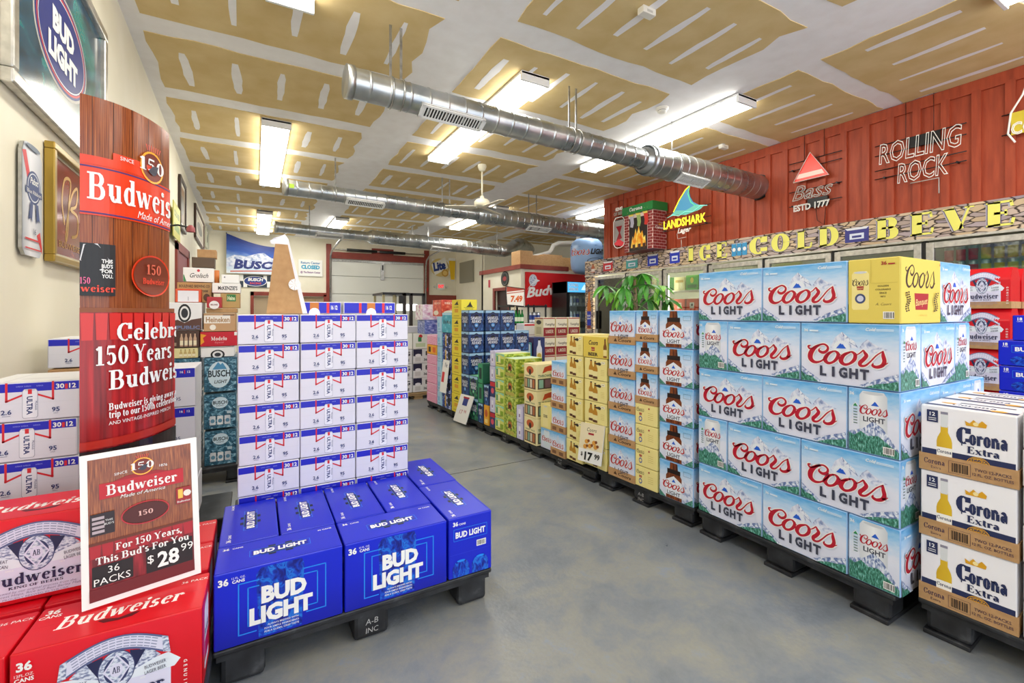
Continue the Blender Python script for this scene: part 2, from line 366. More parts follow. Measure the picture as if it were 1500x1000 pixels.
# ------------------------------------------------------------------ printed artwork
class Art:
    STEP = .00016
    def __init__(s, w, h): s.w = w; s.h = h; s.it = []; s.l = 1
    def add(s, v, f, mat):
        s.it.append((v, f, mat, s.l))
    def up(s): s.l += 1
    def rect(s, x0, y0, x1, y1, mat, nx=1, ny=1):
        v = [(x0+(x1-x0)*i/nx, y0+(y1-y0)*j/ny) for j in range(ny+1) for i in range(nx+1)]
        f = [(j*(nx+1)+i, j*(nx+1)+i+1, (j+1)*(nx+1)+i+1, (j+1)*(nx+1)+i) for j in range(ny) for i in range(nx)]
        s.add(v, f, mat); s.up()
    def bg(s, mat, nx=1, ny=1, m=.0): s.rect(m, m, s.w-m, s.h-m, mat, nx, ny)
    def poly(s, pts, mat):
        if len(pts) > 4:
            t = mg.tessellate_polygon([[Vector((p[0], p[1], 0)) for p in pts]]); f = [tuple(q) for q in t]
        else: f = [tuple(range(len(pts)))]
        s.add(list(pts), f, mat); s.up()
    def ell(s, cx, cy, rx, ry, mat, n=20): s.poly([(cx+rx*math.cos(2*math.pi*i/n), cy+ry*math.sin(2*math.pi*i/n)) for i in range(n)], mat)
    def ring(s, cx, cy, rx, ry, wd, mat, a0=0, a1=360, n=24):
        pts = [(cx+rx*math.cos(R(a0+(a1-a0)*i/n)), cy+ry*math.sin(R(a0+(a1-a0)*i/n))) for i in range(n+1)]
        s.line(pts, wd, mat)
    def line(s, pts, wd, mat):
        # per-segment ribbons with mitred joints
        s.add(*quad_strip(pts, [wd]*len(pts)), mat); s.up()
    def segs(s, pts, wd, mat):
        for a, b in zip(pts, pts[1:]):
            l = math.hypot(b[0]-a[0], b[1]-a[1]) or 1; e = wd/2/l
            a2 = (a[0]-(b[0]-a[0])*e, a[1]-(b[1]-a[1])*e); b2 = (b[0]+(b[0]-a[0])*e, b[1]+(b[1]-a[1])*e)
            s.add(*quad_strip([a2, b2], [wd, wd]), mat)
        s.up()
    def _place(s, V, F, tw, x, y, h, mat, w, al, shear, rot, cap):
        k = h/cap; kx = k if w is None else w/max(tw, 1e-6)
        W = tw*kx; ox = {'l': 0, 'c': -W/2, 'r': -W}[al]; c, q = math.cos(R(rot)), math.sin(R(rot))
        v = []
        for a, b in V:
            X = a*kx+ox+b*k*shear; Y = b*k; v.append((x+X*c-Y*q, y+X*q+Y*c))
        s.add(v, F, mat); s.up()
    def text(s, t, x, y, h, mat, w=None, al='c', bold=0, shear=0, rot=0):
        V, F, tw = text_mesh(t, bold); s._place(V, F, tw, x, y, h, mat, w, al, shear, rot, CAP)
    def spaced(s, t, x, y, h, mat, w, bold=.03):
        for i, c in enumerate(t): s.text(c, x+w*((i+.5)/len(t)-.5)*(1.04 if c != 'I' else 1.0), y, h, mat, w=w/len(t)*(.29 if c == 'I' else .86 if c != 'L' else .7), bold=bold)
    def serif(s, t, x, y, h, mat, w=None, al='c', shear=0, rot=0, T=.19, th=.07):
        V, F, tw = serif_mesh(t, T, th); s._place(V, F, tw, x, y, h, mat, w, al, shear, rot, 1)
    def coors(s, x, y, w, mat, h=None, edge=None, rot=0, thick=1):
        """word in a box whose lower left is x, y"""
        k = w/1020; kh = k if h is None else h/345; c, q = math.cos(R(rot)), math.sin(R(rot))
        for grow, m in (((24, edge),) if edge else ())+((0, mat),):
            for P in COORS:
                pts = spline(P, 4); p2 = []
                for a in pts:
                    X, Y = (a[0]-112)*k, (685-a[1])*kh; p2.append((x+X*c-Y*q, y+X*q+Y*c))
                s.add(*quad_strip(p2, [(a[2]*thick+grow)*k for a in pts]), m)
            s.up()
    def mountain(s, pts, mat): s.poly(pts, mat)
    def barcode(s, x, y, w, h, bg=None):
        if bg: s.rect(x-.003, y-.003, x+w+.003, y+h+.003, bg)
        r = random.Random(3); q = x
        while q < x+w-.001:
            b = r.choice((.0012, .002, .003)); s.add([(q, y), (q+b, y), (q+b, y+h), (q, y+h)], [(0, 1, 2, 3)], BLACK); q += b+r.choice((.0015, .0025))
        s.up()
    def mesh(s, name, fn):
        """fn(u, v, off) -> xyz in metres"""
        V = []; F = []; MI = []; mats = []; UV = []
        for v, f, mat, l in s.it:
            if mat not in mats: mats.append(mat)
            k = mats.index(mat); b = len(V)
            V += [fn(p[0], p[1], .0004+l*s.STEP) for p in v]; UV += [(p[0]/s.w, p[1]/s.h) for p in v]
            F += [tuple(b+i for i in q) for q in f]; MI += [k]*len(f)
        me = bpy.data.meshes.new(name); me.from_pydata(V, [], F)
        for m in mats: me.materials.append(m)
        me.polygons.foreach_set('material_index', MI)
        uv = me.uv_layers.new(name='UVMap')
        idx = [0]*len(me.loops); me.loops.foreach_get('vertex_index', idx)
        flat = []
        for i in idx: flat += UV[i]
        uv.data.foreach_set('uv', flat); me.update()
        return me
def front_fn(w, d, h): return lambda u, v, o: (u, -o, v)
def right_fn(w, d, h): return lambda u, v, o: (w+o, u, v)
def left_fn(w, d, h): return lambda u, v, o: (-o, d-u, v)
def top_fn(w, d, h): return lambda u, v, o: (u, v, h+o)
FN = {'front': front_fn, 'right': right_fn, 'left': left_fn, 'top': top_fn}

def carton_mesh(w, d, h, mat, bev=.004, seam=None):
    bm = bmesh.new()
    bmesh.ops.create_cube(bm, size=1, matrix=Matrix.Translation((w/2, d/2, h/2)) @ Matrix.Diagonal((w-.001, d-.001, h-.001, 1)))
    bmesh.ops.bevel(bm, geom=list(bm.edges), offset=bev, segments=2, affect='EDGES', profile=.5)
    me = bpy.data.meshes.new('carton'); bm.to_mesh(me); bm.free(); me.materials.append(mat)
    return me
def gable_mesh(w, d, h, mat):
    P = [(0, 0), (0, h*.7), (d*.22, h), (d*.78, h), (d, h*.7), (d, 0)]; mb = MB()
    for p, q in zip(P, P[1:]+P[:1]): mb.face([(0, p[0], p[1]), (w, p[0], p[1]), (w, q[0], q[1]), (0, q[0], q[1])], mat)
    mb.face([(w, p[0], p[1]) for p in P], mat); mb.face([(0, p[0], p[1]) for p in reversed(P)], mat)
    return mb.mesh('carton')
PROTO = {}
NAMEOF = {}
def proto(kind, name, w, d, h, mat, arts, tray=0, extra=None):
    """kind -> dims, body mesh and printed panels"""
    body = carton_mesh(w, d, h, mat)
    parts = [('%s_panel' % {'front': 'front', 'right': 'side', 'left': 'side', 'top': 'top'}[k], a.mesh('panel_print', FN[k](w, d, h))) for k, a in arts]
    if tray:
        mb = MB(); t = .004
        mb.box((-t, -t, -.001), (w+t, 0, tray), KRAFT).box((-t, d, -.001), (w+t, d+t, tray), KRAFT).box((-t, 0, -.001), (0, d, tray), KRAFT).box((w, 0, -.001), (w+t, d, tray), KRAFT)
        parts.append(('carton_tray', mb.mesh('tray')))
        ta = Art(w, tray); ta.l = 0
        if extra: extra(ta)
        if ta.it: parts.append(('tray_print', ta.mesh('tray_print', lambda u, v, o: (u, -t-o, v))))
        if extra and d > .1:
            tb = Art(d, tray); tb.l = 0; extra(tb); parts.append(('tray_print', tb.mesh('tray_print', lambda u, v, o: (-t-o, d-u, v))))
    PROTO[kind] = (w, d, h, body, parts); NAMEOF[kind] = name
FIRST = {}
COUNT = [0]
def case(kind, loc, rotz, label, group=None, jit=.002, cat='case'):
    w, d, h, body, parts = PROTO[kind]
    COUNT[0] += 1
    o = link(NAMEOF[kind], body, None, (loc[0]+rnd.uniform(-jit, jit), loc[1]+rnd.uniform(-jit, jit), loc[2]+.001), rotz+rnd.uniform(-jit, jit)*2)
    tag(o, label, cat, group)
    for n, me in parts: link(n, me, o)
    return o

# ---- design materials
SKY = grad_mat('sky_print', [(0, '#d8dcef'), (.5, '#e0e5f5'), (.72, '#c2daf4'), (.88, '#90c6ef'), (1, '#5cabe6')], 'Y', n=.35)
MTN = noise_mat('mountain_print', [(.40, '#5f74a8'), (.5, '#a9b8d8'), (.6, '#e6ecf6')], 14, 6, .4, 'UV', (1.6, 1, 1), dist=.8)
MTNW = noise_mat('snow_peak_print', [(.34, '#8496c0'), (.42, '#b9c5e2'), (.55, '#dfe4f3')], 9, 6, .4, 'UV', (1.5, 1, 1), dist=.8)
TREES = noise_mat('forest_print', [(.35, '#1c4f44'), (.5, '#337a62'), (.62, '#74b8ac'), (.75, '#bcdce4')], 16, 5, .4, 'UV', (2.6, 1, 1))
CRED = M('#b40c28', .4); CDK = M('#3b3f52', .4); CBLUE = M('#1f5fd0', .4); SKYB = M('#9cc4ee', .42); PALE = M('#e4ebf5', .42)
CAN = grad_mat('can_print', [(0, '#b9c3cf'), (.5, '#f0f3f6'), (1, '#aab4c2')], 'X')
BROWNB = noise_mat('amber_bottle_print', [(.3, '#3a1406'), (.55, '#7a3a14'), (.75, '#a5622a')], 3, 3, .3, 'UV', (6, 1, 1))
KDK = M('#4a2e18', .7)

CAN2 = grad_mat('white_can_print', [(0, '#c4c4d0'), (.5, '#e9e9f2'), (1, '#bfbfcc')], 'X')
def a_mountains(a, peaks=True):
    w, h = a.w, a.h
    a.bg(SKY)
    if peaks:
        a.poly([(w*.33, h*.6), (w*.38, h*.78), (w*.42, h*.83), (w*.455, h*.875), (w*.48, h*.84), (w*.53, h*.78), (w*.58, h*.73), (w*.62, h*.62)], MTNW)
        a.poly([(w*.62, h*.6), (w*.66, h*.7), (w*.71, h*.77), (w*.75, h*.72), (w*.82, h*.66), (w*.9, h*.62), (w*.8, h*.55)], MTNW)
        a.poly([(w*.62, h*.62), (w*.58, h*.73), (w*.53, h*.78), (w*.48, h*.84), (w*.455, h*.875), (w*.47, h*.8), (w*.53, h*.7)], MTN)
        a.ell(w*.45, h*.62, w*.09, h*.11, PALE)
        for i in range(11):
            an = R(20+14*i); a.text('I', w*.45+w*.082*math.cos(an), h*.6+h*.12*math.sin(an), h*.014, M('#a89a6c'), rot=math.degrees(an)-90)
        a.poly([(w*.395, h*.6), (w*.44, h*.685), (w*.455, h*.665), (w*.465, h*.672), (w*.5, h*.6)], CBLUE)
    a.poly([(0, 0), (0, h*.26), (w*.1, h*.15), (w*.27, 0)], MTN)
    a.poly([(0, 0), (0, h*.16), (w*.05, h*.1), (w*.12, h*.09), (w*.2, 0)], TREES)
    a.poly([(w*.6, 0), (w*.78, h*.13), (w*.9, h*.2), (w, h*.26), (w, 0)], MTN)
    a.poly([(w*.68, 0), (w*.8, h*.07), (w*.92, h*.11), (w, h*.15), (w, 0)], TREES)
def art_coors_front(w, h, tray=False):
    a = Art(w, h); a_mountains(a)
    b = h*.30 if not tray else h*.36
    a.coors(w*.07, b, w*.84, CRED, h=h*.36, edge=WHITE)
    a.spaced('LIGHT', w*.47, h*.125, h*.16, CDK, w*.52, .05)
    a.text('36', w*.06, h*.865, h*.05, WHITE, bold=.02, al='c')
    a.rect(w*.1, h*.87, w*.2, h*.895, M('#dfeefa'))
    a.text('Cold', w*.74, h*.905, h*.05, WHITE, bold=.02, shear=.3); a.rect(w*.8, h*.905, w*.96, h*.915, M('#dfeefa')); a.rect(w*.8, h*.925, w*.96, h*.935, M('#dfeefa'))
    return a
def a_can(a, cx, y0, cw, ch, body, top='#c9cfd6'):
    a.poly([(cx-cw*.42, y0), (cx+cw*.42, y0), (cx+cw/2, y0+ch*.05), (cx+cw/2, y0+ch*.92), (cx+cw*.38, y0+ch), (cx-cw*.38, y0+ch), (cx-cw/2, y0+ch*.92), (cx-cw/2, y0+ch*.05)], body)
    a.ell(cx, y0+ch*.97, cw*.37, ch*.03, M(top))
def art_coors_end(w, h):
    a = Art(w, h); a.bg(SKY)
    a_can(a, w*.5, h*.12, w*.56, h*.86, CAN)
    a.poly([(0, 0), (0, h*.3), (w*.3, h*.38), (w*.5, h*.52), (w*.7, h*.42), (w, h*.12), (w, 0)], MTN)
    a.poly([(0, 0), (0, h*.28), (w*.12, h*.25), (w*.25, h*.33), (w*.4, h*.27), (w*.6, h*.3), (w*.8, h*.2), (w, h*.1), (w, 0)], TREES)
    a.poly([(w*.46, h*.76), (w*.54, h*.83), (w*.62, h*.76)], CBLUE)
    a.coors(w*.22, h*.6, w*.58, CRED, h=h*.16)
    a.text('LIGHT', w*.52, h*.5, h*.08, CDK, w=w*.44, bold=.02)
    a.segs([(w*.08, h*.42), (w*.08, h*.72), (w*.14, h*.78), (w*.2, h*.72), (w*.2, h*.42)], w*.012, M('#e8eef4')); 
    for i in range(6): a.rect(w*.1, h*(.44+i*.045), w*.18, h*(.455+i*.045), M('#5d7d75'))
    a.poly([(w*.09, h*.72), (w*.14, h*.77), (w*.19, h*.72)], M('#2f8f54'))
    a.barcode(w*.72, h*.05, w*.18, h*.09, WHITE); a.text('36', w*.07, h*.9, h*.05, WHITE, bold=.02)
    return a
def a_bottle(a, cx, y0, bw, bh, mat, label=None, cap='#222222'):
    a.poly([(cx-bw/2, y0), (cx+bw/2, y0), (cx+bw/2, y0+bh*.56), (cx+bw*.44, y0+bh*.63), (cx+bw*.26, y0+bh*.73), (cx+bw*.2, y0+bh*.95),
            (cx-bw*.2, y0+bh*.95), (cx-bw*.26, y0+bh*.73), (cx-bw*.44, y0+bh*.63), (cx-bw/2, y0+bh*.56)], mat)
    a.rect(cx-bw*.18, y0+bh*.93, cx+bw*.18, y0+bh, M(cap))
    if label: a.rect(cx-bw*.5, y0+bh*.1, cx+bw*.5, y0+bh*.42, M(label))
def art_coors_bottle(w, h):
    a = Art(w, h); a.bg(SKY)
    a.poly([(w*.5, 0), (w*.5, h*.3), (w*.7, h*.62), (w*.85, h*.5), (w, h*.6), (w, 0)], MTNW)
    a.poly([(0, 0), (0, h*.16), (w*.2, 0)], TREES); a.poly([(w*.75, 0), (w, h*.18), (w, 0)], TREES)
    cx = w*.44
    a.poly([(cx-w*.24, 0), (cx+w*.24, 0), (cx+w*.24, h*.62), (cx+w*.13, h*.8), (cx+w*.11, h), (cx-w*.11, h), (cx-w*.13, h*.8), (cx-w*.24, h*.62)], BROWNB)
    a.rect(cx-w*.2, h*.7, cx+w*.2, h*.82, M('#1c0d08'))
    a.poly([(cx-w*.24, h*.1), (cx+w*.24, h*.1), (cx+w*.24, h*.5), (cx, h*.64), (cx-w*.24, h*.5)], PALE)
    a.poly([(cx-w*.06, h*.47), (cx, h*.56), (cx+w*.06, h*.47)], CBLUE)
    a.coors(cx-w*.34, h*.26, w*.68, CRED, h=h*.22, edge=WHITE)
    a.text('LIGHT', cx, h*.12, h*.1, CDK, w=w*.4, bold=.02)
    a.segs([(w*.74, h*.74), (w*.95, h*.74), (w*.95, h*.86), (w*.74, h*.86), (w*.74, h*.74)], .0012, CDK)
    return a
def cons(a):
    a.text('Coors', a.w*.62, a.h*.3, a.h*.4, KDK, w=a.w*.5, bold=.03, shear=.2); a.poly([(a.w*.2, a.h*.3), (a.w*.27, a.h*.75), (a.w*.34, a.h*.3)], KDK)
def art_coors_12(w, h):
    a = Art(w, h); a_mountains(a)
    a.coors(w*.05, h*.34, w*.9, CRED, h=h*.34, edge=WHITE)
    a.spaced('LIGHT', w*.5, h*.15, h*.13, CDK, w*.56, .03)
    return a
YEL = M('#e0cc5e', .42); YELL = M('#eee093', .42); BRK = M('#3a2b22'); BRED = M('#a8202a')
def a_banquet_badge(a, cx, y, bw, bh):
    a.poly([(cx-bw*.42, y), (cx+bw*.42, y), (cx+bw*.5, y+bh), (cx-bw*.5, y+bh)], BRED)
    a.text('Banquet', cx, y+bh*.3, bh*.42, YELL, w=bw*.8, shear=.2, rot=5)
def art_banq_front(w, h):
    a = Art(w, h); a.bg(YEL)
    a.coors(w*.1, h*.52, w*.76, BRK, h=h*.38, thick=.8)
    a_banquet_badge(a, w*.5, h*.2, w*.36, h*.26)
    for s_ in (-1, 1):
        for i in range(9):
            y = h*(.18+.035*i); x = w*(.5+s_*.34+.02*s_*math.sin(i))
            a.ell(x-w*.025, y, w*.02, h*.014, BRK, 6); a.ell(x+w*.025, y+h*.012, w*.02, h*.014, BRK, 6)
    a.text('ORIGINAL LAGER', w*.5, h*.1, h*.025, M('#c49a2c')); a.text('36', w*.93, h*.92, h*.04, BRED, bold=.02)
    return a
def art_banq_end(w, h):
    a = Art(w, h); a.bg(YEL)
    a_can(a, w*.24, h*.2, w*.36, h*.62, YELL)
    a.coors(w*.07, h*.58, w*.34, BRK, h=h*.12); a_banquet_badge(a, w*.24, h*.52, w*.15, h*.06)
    a.ell(w*.24, h*.38, w*.11, h*.08, M('#3c4a78'))
    a.ell(w*.24, h*.38, w*.07, h*.05, M('#c9cde0'))
    for i, t in enumerate(('GOLDEN', 'COLORADO', 'SINCE', '1873')): a.text(t, w*.7, h*(.56-.055*i), h*.026, BRK, bold=.01)
    a.text('A. Coors', w*.7, h*.27, h*.04, M('#8a7a4a'), shear=.4); a.barcode(w*.72, h*.07, w*.18, h*.09, WHITE)
    a.text('36', w*.72, h*.9, h*.055, BRED, bold=.03); a.rect(w*.8, h*.9, w*.93, h*.92, BRED)
    a.segs([(w*.46, h*.99), (w*.46, h*.62), (w*.98, h*.62)], .0012, M('#c9b552'))
    return a
def art_banq_bottle(w, h):
    a = Art(w, h); a.bg(YELL)
    for cx, y in ((w*.3, h*.08), (w*.5, h*.04)):
        a_bottle(a, cx, y, w*.22, h*.86, M('#b98322'), '#f0e2a0', '#3a2418')
        a.rect(cx-w*.1, y, cx+w*.1, y+h*.12, M('#5a3218'))
    a.poly([(w*.44, h*.78), (w*.7, h*.86), (w*.78, h*.8), (w*.74, h*.7), (w*.55, h*.74)], M('#2e2420'))
    a.rect(w*.78, h*.8, w*.94, h*.9, WHITE); a.rect(w*.8, h*.83, w*.92, h*.87, M('#c9b552'))
    for i in range(4): a.rect(w*.76, h*(.25+i*.08), w*.92, h*(.265+i*.08), M('#d0bd6a'))
    return a
def art_banq_small(w, h):
    a = Art(w, h); a.bg(YELL)
    a.coors(w*.05, h*.6, w*.36, BRK, h=h*.24); a_banquet_badge(a, w*.24, h*.44, w*.14, h*.12)
    a.ell(w*.24, h*.26, w*.08, h*.14, M('#4a5fa0')); a.ell(w*.24, h*.26, w*.05, h*.08, YELL)
    for i in range(4): a.rect(w*.6, h*(.3+i*.1), w*.84, h*(.32+i*.1), M('#cdb96a'))
    a.segs([(w*.46, 0), (w*.46, h)], .001, M('#d8c87c')); a.rect(w*.62, h*.8, w*.68, h*.88, BRED)
    return a
def art_banq_wide(w, h):
    a = Art(w, h); a.bg(M('#dfc552'))
    a.text('Coors', w*.42, h*.62, h*.22, BRK, w=w*.4, bold=.03, shear=.2); a.text('BEER', w*.42, h*.08, h*.16, BRK, w=w*.42, bold=.04)
    a_banquet_badge(a, w*.42, h*.32, w*.16, h*.18); a_bottle(a, w*.93, h*.04, w*.14, h*.9, M('#7a4a18'), '#e8d890')
    return a
UBLUE = M('#1118b8', .4); URED = M('#d5202f', .4); UWH = M('#dcdbe6', .42); UNAVY = M('#20306e')
def art_ultra(w, h, big=False):
    a = Art(w, h); a.bg(UWH)
    a.rect(0, h*.77, w, h, UBLUE)
    a.rect(0, h*.455, w, h*.46, M('#cfcfd8'))
    cx = w*.5
    for s_ in (-1, 1):
        a.segs([(cx+s_*w*.23, h), (cx+s_*w*.23, h*.53), (cx+s_*w*.085, h*.67)], w*.024, URED)
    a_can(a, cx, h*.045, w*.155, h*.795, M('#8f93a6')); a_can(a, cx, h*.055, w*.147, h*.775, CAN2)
    a.rect(cx-w*.02, h*.7, cx+w*.02, h*.83, URED)
    a.text('ULTRA', cx-w*.03, h*.64, h*.115, UNAVY, w=h*.5, al='l', rot=-90, bold=.03)
    a.text('Michelob', cx+w*.05, h*.5, h*.05, UNAVY, al='l', rot=-90)
    a.text('2.6', w*.27, h*.18, h*.125, UNAVY, bold=.02); a.rect(w*.23, h*.13, w*.31, h*.14, UNAVY)
    a.text('95', w*.76, h*.18, h*.125, UNAVY, bold=.02); a.text('CALS', w*.76, h*.12, h*.03, UNAVY)
    a.text('30', w*.805, h*.815, h*.13, WHITE, bold=.03); a.rect(w*.855, h*.79, w*.885, h*.93, URED); a.text('12', w*.935, h*.815, h*.13, WHITE, bold=.03)
    for x in (.4, .48, .6): a.text('SUPERIOR', w*x, h*.9, h*.035, M('#9aa2e8'), w=w*.07)
    return a
def art_ultra_big(w, h):
    a = Art(w, h); a.bg(UWH); a.rect(0, h*.76, w, h, UBLUE)
    a.rect(w*.2, 0, w*.54, h, M('#c0701c')); a.ell(w*.36, h*.48, w*.2, h*.38, UNAVY, 26); a.ell(w*.36, h*.48, w*.188, h*.36, WHITE, 26); a.rect(w*.24, h*.68, w*.48, h*.76, UBLUE)
    a.text('ULTRA', w*.36, h*.46, h*.13, UNAVY, w=w*.32, bold=.02); a.text('Michelob', w*.36, h*.62, h*.05, UNAVY, shear=.2); a.rect(w*.33, h*.27, w*.39, h*.4, URED)
    a.segs([(w*.66, h), (w*.66, h*.38), (w*.45, h*.55)], w*.03, URED)
    a.text('95', w*.72, h*.15, h*.1, UNAVY); a.text('16', w*.78, h*.88, h*.06, WHITE, bold=.02); a.rect(w*.82, h*.86, w*.84, h*.96, URED); a.text('12', w*.9, h*.88, h*.06, WHITE, bold=.02)
    return a
BLU = grad_mat('deep_blue_print', [(0, '#0613a6'), (.5, '#0a1fc8'), (1, '#0a22d0')], 'Y', .3)
BLC = M('#0a20c8', .3); CYAN = M('#1f8cf0', .35)
BSPL = noise_mat('blue_can_print', [(.35, '#05107a'), (.52, '#0b3cc0'), (.62, '#1a78dc'), (.72, '#0a22b0')], 7, 6, .3, 'UV', (2, 1, 1), dist=1.2)
def art_bud_light_front(w, h):
    a = Art(w, h); a.bg(BLU)
    a.poly([(w*.32, h*.02), (w*.66, h*.02), (w*.68, h*.9), (w*.66, h*.98), (w*.34, h*.98), (w*.3, h*.9)], BSPL)
    for k in (0, 1):
        x0, x1, y0, y1 = w*(.17+k*.07), w*(.86-k*.07), h*(.12+k*.09), h*(.82-k*.08)
        a.segs([(w*.3, y0), (x0, y0), (x0, y1), (w*.32, y1)], .0035, CYAN); a.segs([(w*.7, y0+h*.06), (x1, y0+h*.06), (x1, y1), (w*.68, y1)], .0035, CYAN)
    a.text('BUD', w*.52, h*.49, h*.22, WHITE, w=w*.36, bold=.055); a.text('LIGHT', w*.5, h*.22, h*.22, WHITE, w=w*.5, bold=.055)
    a.text('ALWAYS BREWED WITH', w*.51, h*.15, h*.026, WHITE, bold=.01); a.text('FOUR SIMPLE INGREDIENTS', w*.5, h*.105, h*.026, WHITE, bold=.01); a.text('FOR A CLEAN, CRISP TASTE', w*.5, h*.06, h*.026, WHITE, bold=.01)
    a.text('36', w*.06, h*.85, h*.09, WHITE, bold=.04); a.text('12 FL. OZ.', w*.17, h*.91, h*.028, WHITE); a.text('CANS', w*.17, h*.855, h*.042, WHITE, bold=.03)
    return a
def art_bud_light_end(w, h):
    a = Art(w, h); a.bg(BLC)
    a.segs([(w*.1, h*.62), (w*.9, h*.62), (w*.9, h*.82), (w*.1, h*.82), (w*.1, h*.62)], .0016, CYAN)
    a.text('BUD LIGHT', w*.5, h*.67, h*.1, WHITE, w=w*.72, bold=.04)
    a.text('36', w*.14, h*.88, h*.07, WHITE, bold=.04); a.text('CANS', w*.3, h*.88, h*.035, WHITE, bold=.02)
    a.barcode(w*.66, h*.46, w*.2, h*.08, WHITE); a.rect(0, h*.39, w, h*.394, M('#3246d8'))
    for cx in (.27, .73): a.poly([(w*(cx-.2), 0), (w*(cx-.2), h*.17), (w*(cx-.13), h*.26), (w*(cx+.13), h*.26), (w*(cx+.2), h*.17), (w*(cx+.2), 0)], BSPL); a.ell(w*cx, h*.27, w*.1, h*.02, CYAN, 10)
    return a
def art_bud_light_top(w, h, flip=False):
    a = Art(w, h); a.bg(BLC)
    a.rect(w*.34, h*.36, w*.66, h*.62, M('#0a0d2a')); a.rect(w*.40, h*.30, w*.46, h*.68, M('#0a0d2a')); a.rect(w*.54, h*.30, w*.60, h*.68, M('#0a0d2a'))
    a.segs([(w*.25, h*.37), (w*.75, h*.37), (w*.75, h*.61), (w*.25, h*.61), (w*.25, h*.37)], .0016, CYAN)
    a.rect(w*.27, h*.4, w*.73, h*.58, M('#0c1a9c'))
    a.text('BUD LIGHT', w*.5, h*.42, h*.14, WHITE, w=w*.44, bold=.045, rot=0)
    a.text('36', w*.06, h*.82, h*.08, WHITE, bold=.03); a.text('CANS', w*.11, h*.82, h*.05, WHITE, al='l', bold=.02); a.text('36 CANS', w*.9, h*.82, h*.05, WHITE, bold=.02)
    a.rect(0, 0, w, h*.012, M('#2a3ce0'))
    return a
def art_bud_light_18(w, h):
    a = Art(w, h); a.bg(BLC); a.text('BUD LIGHT', w*.5, h*.6, h*.17, WHITE, w=w*.6, bold=.04)
    a.segs([(w*.16, h*.54), (w*.84, h*.54), (w*.84, h*.84), (w*.16, h*.84), (w*.16, h*.54)], .0014, CYAN)
    a.text('18', w*.08, h*.82, h*.12, WHITE, bold=.03); a.text('CANS', w*.08, h*.75, h*.05, WHITE)
    for cx in (.3, .7): a.ell(w*cx, h*.2, w*.16, h*.2, BSPL)
    return a
RED = M('#d60a1c', .32); REDG = grad_mat('red_carton_print', [(0, '#c4081a'), (.6, '#da0e20'), (1, '#e81c30')], 'Y', .3); LAV = M('#dcdaf0', .4); BNAVY = M('#22264f'); SILV = noise_mat('engraved_label_print', [(.42, '#7b84a8'), (.5, '#c3cbe0'), (.6, '#dfe4f0')], 40, 4, .4, 'UV')
